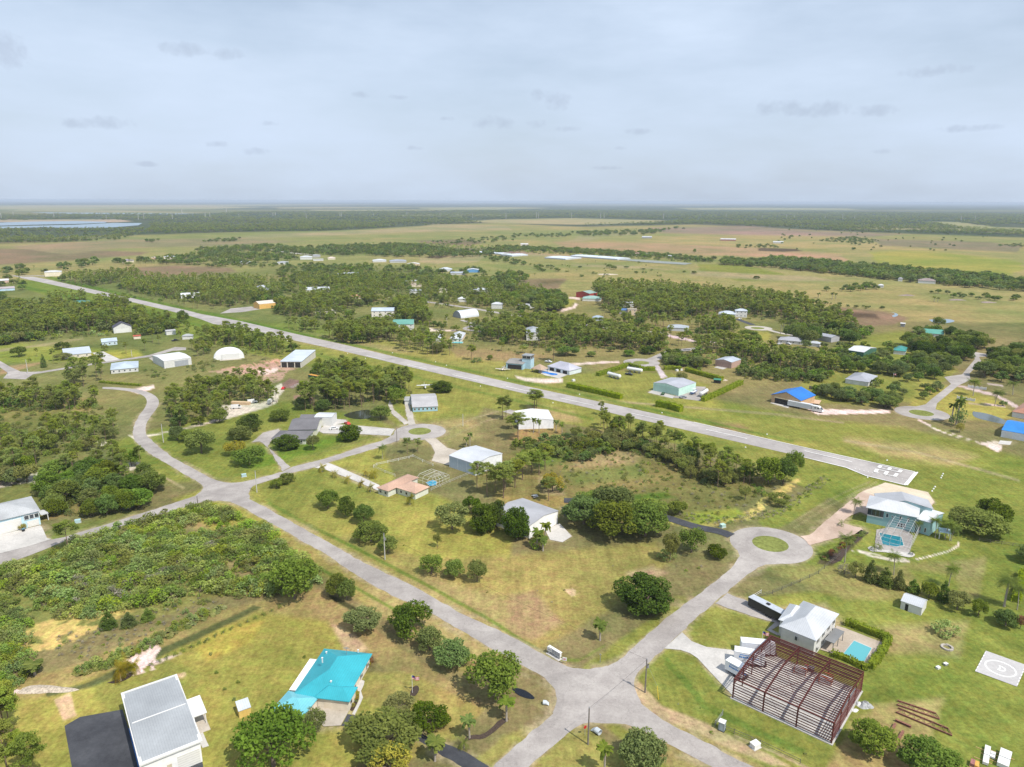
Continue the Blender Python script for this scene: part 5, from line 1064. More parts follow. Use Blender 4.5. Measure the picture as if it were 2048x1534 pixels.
 ('house','terracotta roofed house at the right edge beyond the pond','house',(2036,814),(2062,830),(2085,812),3,'hip',2.2,WHT,(.48,.24,.16),{}), ('shed','far lilac roofed hut in the canal hedge','shed',(1336,512),(1343,512.5),(1343,508),4,'gable',2,(.5,.5,.55),(.55,.55,.62),{}), ('barn','far grey barn with pale roof between two hedges','barn',(1291,508.5),(1300,509),(1300,506),3,'gable',1.4,(.5,.5,.5),(.62,.64,.70),{}), ('barn','far tan barn right of the grey barn','barn',(1302,508.8),(1307,509),(1307,506.5),3,'gable',1.2,(.6,.5,.4),(.62,.56,.5),{}),
]
for b in BLD:
    nm, lab, cat, A, B, C, z, kind, rise, wc, rc, kw = b
    building(nm, lab, cat, A, B, C, z, kind, rise, wc, rc, **kw)
# control tower, dome, quonset, tiki hut
M2, W2, D2 = frame((1046,735), (1057,738), (1066,733), 0); r = root_at(M2, 'control_tower', 'pale blue control tower with glazed top beside the open hangar', 'tower')
vol(r, M2, 7, 7, 7.2, 'flat', 0, wallm((.40,.56,.66)), M_STEEL, ov=.2)
part(r, M2, 'cab_glass', boxvf(.5, 6.5, .5, 6.5, 7.4, 9.2), M_GLASS); part(r, M2, 'cab_roof', boxvf(-.1, 7.1, -.1, 7.1, 9.2, 9.6), M_STEEL)
for x, y in ((.45,.45), (6.55,.45), (.45,6.55), (6.55,6.55), (3.5,.45), (6.55,3.5)): part(r, M2, 'cab_post', boxvf(x - .1, x + .1, y - .1, y + .1, 7.38, 9.25), M_TRIM)
M2, W2, D2 = frame((427,719), (489,716), (486,699), 0); Ma = M2 @ Matrix.Translation((W2 / 2, 0, 0)) @ Matrix.Rotation(math.pi / 2, 4, 'Z'); r = root_at(M2, 'dome_hangar', 'white domed fabric hangar with a square white door', 'hangar')
def dome(W, D, h):
    V = []; n = 20; rings = [(0, 1), (.5, 1), (.82, .93), (1.0, .72)]
    for (u, k) in rings: V += [(W / 2 - math.cos(math.pi * i / n) * W / 2 * k, u * D, math.sin(math.pi * i / n) * h * k) for i in range(n + 1)]
    F = [(j * (n + 1) + i, j * (n + 1) + i + 1, (j + 1) * (n + 1) + i + 1, (j + 1) * (n + 1) + i) for j in range(3) for i in range(n)] + [tuple(range(n + 1))[::-1], tuple(3 * (n + 1) + i for i in range(n + 1))]
    return V, F
part(r, M2, 'shell', dome(W2, min(max(D2, 16), 20), 6.6), surf('dome_fabric', (.76,.76,.76), .6, amt=.03)); part(r, M2, 'door', boxvf(W2 * .28, W2 * .84, -.8, -.02, 0, 4.2), M_TRIM); part(r, M2, 'apron', boxvf(W2 * .2, W2 * .9, -4, -.85, 0, .06), M_CONC2)
EXCL.append([tuple((M2 @ Vector((x, y, 0)))[:2]) for x, y in ((0, 0), (W2, 0), (W2, 18), (0, 18))])
M2, W2, D2 = frame((922,637), (958,632.5), (944,629), 0); r = root_at(M2, 'quonset_hangar', 'silver half round quonset hut beside the curving drive', 'hangar'); D2 = max(D2, 14); vol(r, M2, W2, D2, 0, 'arch', 7, surf('quonset_end', (.30,.32,.36), .6), roofm((.56,.59,.64), 0), ov=0)
M2, W2, D2 = frame((1062,744), (1082,748), (1088,742), 0); r = root_at(M2, 'tiki_hut', 'thatched tiki hut by the blue pool near the runway', 'hut'); vol(r, M2, W2, D2, 2.6, 'hip', 3.0, M_WHITE, surf('thatch', (.36,.27,.20), 1, 3, .35), walls=False)
for x, y in ((.6, .6), (W2 - .6, .6), (.6, D2 - .6), (W2 - .6, D2 - .6)): part(r, M2, 'post', post(x, y, 2.7, .3), M_WOODF)
sheet('pool_deck', [(1076,745),(1082,735),(1100,738),(1130,744),(1140,748),(1118,757),(1090,751)], M_CONC, .14); pool(smooth([(1083,743),(1092,743.5),(1102,746.5),(1114,747.5),(1116,750.5),(1104,751),(1094,748),(1084,746)], 1), 'vivid blue kidney shaped pool beside the thatched hut', (.01, .18, .60))
pool([(905,684),(926,684),(925,687),(904,686.5)], 'small turquoise pool before the white house north of the runway', (.05, .40, .45))
part(root_at(frame((1604,808),(1634,810),(1640,800),0)[0], 'timber_deck', 'raised timber deck at the side of the blue roofed hangar', 'deck'), frame((1604,808),(1634,810),(1640,800),0)[0], 'planks', boxvf(0, 9, 0, 9, .5, .8), wallm((.55,.38,.26)))
# far glasshouses and shade cloth
for i, (A, B, C, lab) in enumerate([((1024,511),(1056,509),(1050,506),'far white greenhouse roof, left of the bright strip'), ((950,504),(1003,507.5),(1006,505),'farthest left greenhouse roof near the brown field'), ((1089,514.5),(1131,517.5),(1146,513.5),'middle greenhouse roof in front of the long one'), ((1141,511),(1235,518),(1249,515),'longest greenhouse roof on the plain')]):
    M2, W2, D2 = frame(A, B, C, 2.5); r = root_at(M2, 'greenhouse', lab, 'greenhouse', 'greenhouses on the plain'); vol(r, M2, W2, max(D2, 12), 2.5, 'gable', 1.0, wallm((.5,.52,.55)), surf('poly_roof', (.58,.64,.72), .4, amt=.05), ov=.1)
sheet('shade_field', [(1249,518),(1300,521),(1385,527),(1370,530),(1290,525),(1235,520)], surf('shade_cloth', (.22,.24,.22), .9), .6)
# ---------------------------------------------------------------- steel skeleton of a new hangar
def steel():
    M_, W, D = frame((1463.6,1396.9), (1662.8,1489.3), (1726.4,1385.4), 0); EXCL.append([tuple((M_ @ Vector((x, y, 0)))[:2]) for x, y in ((0, 0), (W, 0), (W, D), (0, D))])
    r = root_at(M_, 'steel_building_frame', 'dark red steel skeleton of an unfinished hangar on a concrete slab', 'building frame')
    part(r, M_, 'slab', boxvf(-.3, W + .3, -.3, D + .3, 0, .22), M_CONC)
    he = height_at(1463.6, 1396.9, 1357); rise = 1.1; hw = D / 2
    zr = lambda y: he + rise * (1 - abs(y - hw) / hw)
    def beam(a, b, w, h=None):
        a, b = Vector(a), Vector(b); h = h or w; d = (b - a).normalized(); s = d.cross(Vector((0, 0, 1)))
        s = Vector((1, 0, 0)) if s.length < .1 else s.normalized(); t = s.cross(d).normalized()
        V = [p + s * i * w / 2 + t * j * h / 2 for p in (a, b) for i, j in ((-1, -1), (1, -1), (1, 1), (-1, 1))]
        return V, [(0, 1, 2, 3), (7, 6, 5, 4), (0, 4, 5, 1), (1, 5, 6, 2), (2, 6, 7, 3), (3, 7, 4, 0)]
    bays = [0.12, W * .325, W * .66, W - .12]
    for x in bays:
        parts = []
        for a, b in ((0.15, hw), (D - .15, hw)): parts.append(beam((x, a, zr(a) - .35), (x, b, zr(b) - .35), .2, .65))
        part(r, M_, 'rafter', join(*parts), M_REDST)
        for y in (.2, D - .2): part(r, M_, 'column', join(beam((x, y, .2), (x, y, he - .1), .28, .3), beam((x, y + (.25 if y < hw else -.25), he - 1.4), (x, y + (.7 if y < hw else -.7), he - .3), .2, .5)), M_REDST)
    for y in (D * .25, D * .5, D * .75):
        for x in (bays[0], bays[3]): part(r, M_, 'column', beam((x, y, .2), (x, y, zr(y) - .5), .22), M_REDST)
    n = 30
    for i in range(n + 1):
        y = .1 + (D - .2) * i / n; part(r, M_, 'purlin', beam((0, y, zr(y) + .05), (W, y, zr(y) + .05), .13, .22), M_REDST)
    for k in range(6):
        z = .9 + k * (he - 1.2) / 6
        part(r, M_, 'girt', beam((0, -.02, z), (W, -.02, z), .12, .18), M_REDST)
        if k > 1: part(r, M_, 'girt', beam((0, D + .02, z), (W, D + .02, z), .12, .18), M_REDST)
        part(r, M_, 'girt', beam((W + .02, 0, z), (W + .02, D, z), .12, .18), M_REDST)
        if k > 3: part(r, M_, 'girt', beam((-.02, 0, z), (-.02, D, z), .12, .18), M_REDST)
    part(r, M_, 'eave_strut', join(beam((0, 0, he), (W, 0, he), .22, .3), beam((0, D, he), (W, D, he), .22, .3)), M_REDST)
    for a, b in (((bays[1], D, .3), (bays[2], D, he - .5)), ((bays[2], D, .3), (bays[1], D, he - .5)), ((bays[1], .1, he), (bays[2], hw, he + rise)), ((bays[2], .1, he), (bays[1], hw, he + rise)), ((bays[1], D - .1, he), (bays[2], hw, he + rise)), ((bays[2], D - .1, he), (bays[1], hw, he + rise))):
        part(r, M_, 'brace', beam(a, b, .05), M_REDST)
    return M_, W, D, he
STEEL = steel()
# ---------------------------------------------------------------- single trees and shrubs
HB = ('oak', 'dar', 'bri', 'oli', 'gre', 'yel', 'red', 'bus', 'con')
def T(kind, bx, by, w, ty, label, group=None):
    if kind[:3] in HB: by -= w * .16
    return tree(kind, bx, by, w, ty, label, group)
for a in [
 ('bright0',590,1212,90,1108,'large leafy green tree at the edge of the scrub lot, above the teal roofed house'),
 ('oak1',676,1200,42,1142,'dark oak beside the roadside ditch, upper left of its pair'), ('oak2',694,1206,38,1154,'smaller oak with a pale trunk, lower right of the pair by the ditch'),
 ('oak0',728,1272,72,1210,'round oak standing behind the far corner of the teal roof'),
 ('dark1',822,1281,82,1198,'tall dark oak, biggest of the row between the main road and the teal roof'),
 ('oak1',860,1309,56,1249,'oak touching the right side of the biggest roadside oak'), ('oak2',906,1343,70,1278,'oak in the roadside row just before the bright green one'),
 ('bright0',990,1410,108,1299,'wide bright green tree leaning over the black ditch water'),
 ('dark1',860,1468,74,1400,'dark oak beside the black curved driveway'), ('olive0',801,1434,60,1388,'olive green round tree by the kidney shaped mulch bed'),
 ('oak0',770,1524,146,1426,'very large oak spreading over the lawn between the teal house and the black driveway'), ('yellow0',782,1562,84,1485,'yellowish green tree in front of the very large oak at the photo edge'),
 ('airy1',548,1532,142,1412,'broad fine leaved tree covering the lower corner of the pale teal roof wing'), ('olive0',629,1476,50,1414,'small dense tree at the concrete apron of the teal house'),
 ('oak2',1285,1552,92,1462,'dark oak on the grass corner south of the crossroads'),
 ('dark0',1289,1236,104,1143,'huge round dense tree standing alone in the open lot near the crossroads'),
 ('airy1',863,1148,46,1104,'thin young tree, left one of the three in the open lot by the road'), ('oak1',909,1160,42,1114,'dark young tree, middle of the three in the open lot by the road'), ('airy1',954,1163,38,1116,'light young tree, right one of the three in the open lot by the road'),
 ('oak0',656,1023,46,973,'oak at the top of the short row of yard trees below the tan roofed house'), ('dark1',691,1038,38,989,'dark oak second in the row of yard trees below the tan roofed house'), ('oak2',727,1052,42,1004,'oak in the middle of the row of yard trees below the tan roofed house'),
 ('oak1',742,1092,62,1036,'widest oak of the yard row, behind the white utility pole'), ('oak0',776,1113,40,1066,'oak beside the foot of the white utility pole'),
 ('oak1',573,971,34,943,'small oak close to the side road verge'), ('oak0',553,980,26,954,'smaller oak left of the verge oak on the side road'),
 ('olive0',905,1070,70,1000,'big grey green tree with silvery dead twigs beside the white hangar trees'), ('dark1',944,1034,40,989,'dark tree between the silvery tree and the oak mass by the hangar'),
 ('dark0',966,1072,56,1000,'middle dark oak of the mass left of the white hangar'), ('dark1',992,1062,44,994,'dark oak just behind the middle oak of the hangar mass'), ('dark0',1034,1086,56,1006,'dark oak leaning over the corner of the white hangar roof'),
 ('oak0',1168,1062,90,985,'left oak of the great dark grove beside the asphalt driveway'), ('oak1',1228,1088,100,990,'centre oak of the great dark grove beside the asphalt driveway'), ('oak2',1290,1086,90,998,'right oak of the great dark grove beside the asphalt driveway'),
 ('oak1',1225,1040,90,962,'rear oak of the great dark grove beside the asphalt driveway'), ('oak0',1300,1045,70,990,'rear right oak of the dark grove beside the asphalt driveway'), ('oak2',1180,1030,60,975,'rear left oak of the great dark grove beside the asphalt driveway'),
 ('bright0',1383,1113,52,1050,'upright green tree right below the asphalt driveway'), ('dark1',1431,1120,40,1086,'low dark tree between the upright green tree and the cul-de-sac'),
 ('oak0',1354,1034,38,997,'small oak on the marsh side of the asphalt driveway'), ('olive0',1340,1128,34,1060,'thin dying tree wrapped in palms near the asphalt driveway'),
 ('oak1',1536,978,60,905,'big dark tree at the corner of the marsh by the runway'), ('oak0',1566,975,50,908,'second dark tree joined to the big one at the marsh corner'), ('oak2',1589,946,36,898,'upright tree nearest the runway at the marsh corner'),
 ('olive0',1558,1016,46,982,'wide shrubby tree in the straw coloured marsh grass'), ('airy0',1490,1000,24,968,'sparse grey tree in the middle of the marsh'), ('bush3',1519,990,26,970,'dark shrub between the grey tree and the big marsh corner tree'),
 ('oak0',403,915,56,850,'large grey green oak by the gravel track'), ('oak1',376,888,34,856,'smaller oak left of the large grey green oak'), ('oak2',355,884,32,848,'oak nearest the main road bend'),
 ('bright0',500,938,62,888,'bright yellow green round tree on the mown lawn'), ('yellow0',471,917,42,876,'yellow green tree behind the bright round tree'), ('oak1',481,886,46,846,'oak on the lawn between gravel track and grey house'), ('dark1',500,868,48,822,'dark tree next to the gravel track above the lawn'),
 ('oak2',561,847,40,814,'oak behind the left end of the grey roofed house'), ('dark0',576,905,48,864,'dome shaped dark tree in front of the grey roofed house'), ('olive0',626,904,28,866,'light tree at the corner of the grey roofed house'), ('dark0',698,887,46,844,'dome shaped dark tree beside the concrete driveway'),
 ('oak0',762,845,42,806,'oak at the bank of the brown pond'), ('bright0',794,812,36,771,'round green tree at the driveway fork of the blue house'), ('dark0',885,790,40,757,'round dark tree behind the blue house'),
 ('dark1',365,648,24,617,'dark round tree at the near edge of the runway'),
 ('oak1',1958,1082,94,1012,'wide olive oak right of the large pale blue house'), ('olive0',1925,1070,60,1008,'left part tree of the pair by the pale blue house'), ('dark1',1984,1052,64,992,'darker oak behind the wide olive oak'),
 ('bush1',1891,1276,52,1236,'loose round green shrub below the white storage shed'), ('oak2',1740,1518,82,1438,'oak beside the steel frame and the stacked trusses'), ('oak2',1853,1566,108,1478,'big spreading dark tree cut by the lower edge of the photo'),
 ('oak1',2052,1130,40,1085,'oak at the right edge of the photo above the fence'),
 ('oak0',39,718,30,688,'small round tree with a shadow on the lawn beside the left woods'), ('dark1',126,703,28,680,'dark tree behind the silver roofed house'), ('cone0',88,737,11,706,'narrow dark conical tree on the lawn left of the driveway'), ('olive0',126,724,30,702,'round olive tree in front of the silver roofed house'),
 ('olive0',210,704,14,687,'small brown green tree by the pale blue house'), ('bush3',59,724,8,714,'small clipped shrub alone on the left lawn'), ('bush2',112,729,9,724,'low spreading shrub near the driveway lawn'),
 ('oak0',1494,680,38,654,'round dark tree below the small upper cul-de-sac'), ('airy0',1375,800,1,799,'x'), ('airy0',1362,764,26,740,'feathery tree behind the mint green hangar'),
 ('oak0',1134,545,9,540,'small dark tree on the far pasture, leftmost of the scattered row'), ('oak1',1160,537,8,530.5,'small dark tree on the pasture below the canal hedge'), ('oak1',1219,538,13,526,'left tree of the touching pair on the far pasture'), ('oak2',1228,541,12,529,'right tree of the touching pair on the far pasture'),
 ('oak0',1253,538,11,530,'round tree right of the touching pair on the far pasture'), ('oak0',1287,541,8,535,'small tree on the far pasture near the pale track'), ('oak2',1272,547,8,541,'small tree by a scrap heap on the far pasture'), ('oak1',1368.5,546,7,540,'small left tree of two on the green pasture'), ('oak1',1388,549,11,540,'larger right tree of two on the green pasture'), ('dark1',1513,559,12,550,'dark tree at the end of the brown pasture strip'),
 ('oak1',1389,507,7,496,'dark tree by the far canal hedge'), ('dark1',1367,459,6,454,'small tree in the distant violet brown field'),
 ('bright0',1876,660,22,630,'bright green tree by the oval pond'), ('olive0',1748,578,10,574,'spreading tree in the green pasture'),
 ('dark1',1940,560,14,550,'dark tree by the far brown roofed house'), ('dark0',1915,550,22,538,'large dark tree behind the far brown roofed house'),
 ('bright0',1700,596,1,595,'x')]:
    if a[5] != 'x': T(*a)
for i, (x, y, w, ty) in enumerate([(1711,1160,30,1120),(1740,1168,26,1116),(1769,1176,32,1130),(1797,1182,26,1135),(1826,1188,26,1155),(1857,1200,32,1160),(1886,1206,24,1158),(1914,1226,42,1178),(1956,1237,32,1194),(2011,1258,44,1215)]):
    T(('olive0','cone0','cone0','cone1','cone0','oak2','cone0','olive0','oak0','oak1')[i], x, y, w, ty, ['first bushy tree','second tall tree','third wide tree','fourth olive tree','fifth small tree','sixth grey green tree','seventh narrow tree','eighth broad tree','ninth round tree','tenth dark tree'][i] + ' counted along the evergreen screen from the pool house', 'evergreen trees in the screen behind the shed')
T('grey0', 1688, 1152, 26, 1124, 'leafless grey shrub at the end of the evergreen screen by the tall palm'); T('red0', 2040, 1260, 20, 1228, 'rust coloured bush at the end of the evergreen screen')
for a in [
 ('sabal0',1200,1281,32,1242,'cabbage palm standing alone near the mailboxes'), ('sabal1',1013,1442,38,1398,'cabbage palm at the top of the curved mulch bed'), ('sabal0',939,1476,34,1432,'cabbage palm midway along the curved mulch bed'), ('young1',928,1496,20,1478,'short young palm at the low end of the curved mulch bed'),
 ('sabal1',870,1522,42,1476,'cabbage palm right beside the black driveway'), ('sabal0',1209,1545,36,1484,'cabbage palm beside the oak south of the crossroads'),
 ('sabal0',1074,1098,26,1058,'cabbage palm in the clump before the white hangar, near left'), ('sabal1',1090,1090,26,1044,'tallest cabbage palm in the clump before the white hangar'), ('sabal0',1086,1102,26,1072,'cabbage palm in the clump before the white hangar, nearest the lawn'),
 ('coco0',1707,1028,22,997,'coconut palm on the paver drive of the pale blue house'), ('coco0',1689,1126,30,1068,'tallest coconut palm, at the planted bed by the cul-de-sac'), ('coco0',1787,1150,28,1106,'coconut palm in front of the pool cage behind the evergreen screen'), ('coco0',1897,1172,26,1126,'windblown coconut palm on the lawn above the storage shed'),
 ('royal0',2008,1213,32,1155,'palm with a bottle trunk by the right hand screen'), ('coco0',2034,1220,28,1170,'palm leaning at the right edge of the evergreen screen'),
 ('coco0',1834,1067,16,1040,'small coconut palm against the wall of the pale blue house'), ('coco0',1870,1076,24,1035,'coconut palm at the right corner of the pale blue house'), ('coco0',1890,1078,24,1038,'coconut palm between the house corner and the small pavilion'), ('coco0',1902,1082,22,1048,'coconut palm right of the small pavilion'),
 ('young0',242,1362,26,1325,'young coconut palm with yellow fronds, front one of three in the mulch bed'), ('young0',257,1349,28,1312,'young coconut palm with yellow fronds, middle of three in the mulch bed'), ('young0',267,1347,22,1316,'young coconut palm with yellow fronds, back one of three in the mulch bed'),
 ('young0',644,944,14,927,'young palm where the concrete drive meets the side road'), ('young0',670,955,12,940,'young palm second along the concrete drive'), ('young0',695,967,12,950,'young palm third along the concrete drive'), ('young0',722,976,11,958,'young palm fourth along the concrete drive'), ('young0',741,984,12,965,'young palm at the corner of the tan roofed house'), ('young0',747,956,16,940,'yellow young palm across the drive from the tan roofed house'), ('young0',732,952,10,938,'thin young palm across the drive'), ('coco0',765,918,18,888,'yellowing coconut palm by the paddock fence'), ('young0',820,1010,14,985,'yellow palm in front of the tan roofed house'),
 ('sabal0',933,896,14,872,'left cabbage palm of two by the big hangar drive'), ('sabal1',940,893,14,864,'right cabbage palm of two by the big hangar drive'), ('sabal0',1078,866,12,838,'cabbage palm before the white curved roof hangar'), ('sabal1',1067,866,12,834,'cabbage palm touching the white curved roof hangar'), ('sabal0',1112,862,14,838,'cabbage palm at the right end of the white hangar'), ('sabal1',1124,868,12,844,'cabbage palm standing off the right end of the white hangar'),
 ('sabal0',1636,596,9,585,'cabbage palms in the pasture, left one'), ('sabal1',1664,599,8,584,'cabbage palm in the pasture, left of a close pair'), ('sabal0',1671,598,8,585,'cabbage palm in the pasture, right of a close pair'), ('sabal1',1868,604,8,592,'cabbage palm left of the pair in the eastern pasture'), ('sabal0',1875,604,8,594,'cabbage palm right of the pair in the eastern pasture'),
 ('royal0',1561,668,10,640,'royal palm with white trunk, left of the four by the upper road'), ('royal0',1566,664,9,640,'royal palm with white trunk, second of the four by the upper road'), ('royal0',1577,666,9,640,'royal palm with white trunk, third of the four by the upper road'), ('royal0',1586,667,10,638,'royal palm with white trunk, fourth of the four by the upper road'),
 ('coco0',1989,812,22,778,'palm on the lawn behind the low white wall'), ('coco0',2025,790,22,760,'palm at the far edge drive on the right'), ('coco0',1946,792,24,758,'silver palm by the white entrance wall'), ('sabal0',1912,850,24,792,'cabbage palm in the clump at the cul-de-sac exit'), ('sabal1',1902,845,22,805,'second cabbage palm in the clump at the cul-de-sac exit')]: T(*a)
T('bush3',1915,858,30,812,'dark shrub clump under the cabbage palms at the cul-de-sac exit'); T('yellow0',1919,868,18,843,'golden shrub at the foot of the palm clump by the cul-de-sac'); T('bush1',1076,1100,34,1070,'green shrub at the foot of the palm clump before the white hangar')
T('bush1',1332,1124,40,1096,'shrubs around the dying tree near the asphalt driveway'); T('bush0',830,1010,1,1009,'x') if False else None
# single pines
for a in [
 ('pine0',137,1102,42,1040,'tall leaning pine beside the side road near the blue house'), ('pine1',1005,838,26,793,'left pine of the pair on the lawn behind the blue house'), ('pine2',1012,840,26,790,'right pine of the pair on the lawn behind the blue house'), ('pine3',1069,818,34,778,'pine behind the curved roof hangar near the runway'), ('pine0',1073,816,28,784,'second pine crossing the one behind the curved roof hangar'),
 ('pine1',1036,880,40,826,'pine in front of the left end of the curved roof hangar'), ('pine2',1024,858,26,832,'yellow green pine left of the curved roof hangar'), ('pine3',954,976,34,922,'pine at the corner of the big pale hangar'), ('pine0',974,992,34,926,'tall pine left in the grove by the big pale hangar'), ('pine1',1007,996,44,930,'tall pine in the middle of the grove by the big pale hangar'), ('pine2',1010,980,40,920,'pine behind the middle one of the hangar grove'), ('pine3',990,985,30,940,'short pine in the hangar grove'),
 ('pine0',1030,975,44,920,'pine with a wide crown in the hangar grove'), ('pine1',1045,960,38,908,'rear pine of the hangar grove'), ('pine2',1063,945,30,896,'pine between the hangar grove and the marsh'), ('pine3',1078,950,40,900,'pine beside the marsh edge'), ('pine0',1090,940,34,888,'rear pine beside the marsh edge'), ('yellow0',1105,990,44,940,'yellow leaved tree at the marsh edge'), ('pine1',1097,1002,30,955,'slim pine behind the white hangar'), ('bright0',1093,980,26,952,'bright green bush by the marsh edge'), ('bush3',1122,985,24,962,'dark bush beside the yellow leaved tree'),
 ('pine2',1155,802,1,801,'x'), ('pine3',943,720,20,688,'broad tree alone on the grass north of the runway'), ('bush3',955,728,26,712,'shrub clump on the grass north of the runway'), ('oak2',980,722,12,708,'small tree beside the shrub clump north of the runway'), ('pine1',1003,702,14,684,'small pine on the lawn north of the runway'), ('pine0',1045,706,18,692,'pine behind the control tower hangar'), ('oak0',1133,718,46,686,'wide dark oak behind the hip roofed house'), ('oak2',1182,716,18,700,'round tree at the small rocky pond'), ('pine3',1107,722,26,680,'tall pine between the two runway houses'),
 ('pine0',1202,830,14,802,'thin pine leaning over the near runway edge'), ('oak1',1258,716,24,696,'oak on the brown lawn left of the roundabout'), ('oak0',1222,706,16,690,'small oak on the brown lawn'), ('dark1',1352,712,26,694,'dark tree at the head of the roundabout road'),
 ('dark1',1296,712,30,690,'dark oak above the roundabout'), ('pine2',131,1108,1,1107,'x'),
 ('airy0',875,1095,18,1062,'thin bare yellowish sapling in the open lot'), ('olive0',560,1010,1,1009,'x'), ('pine1',815,908,18,875,'young pine pair by the roundabout, left'), ('pine2',835,905,18,876,'young pine pair by the roundabout, right'),
 ('pine1',1000,1010,1,1009,'x'), ('airy0',910,930,14,915,'x')]:
    if a[5] != 'x': T(*a)
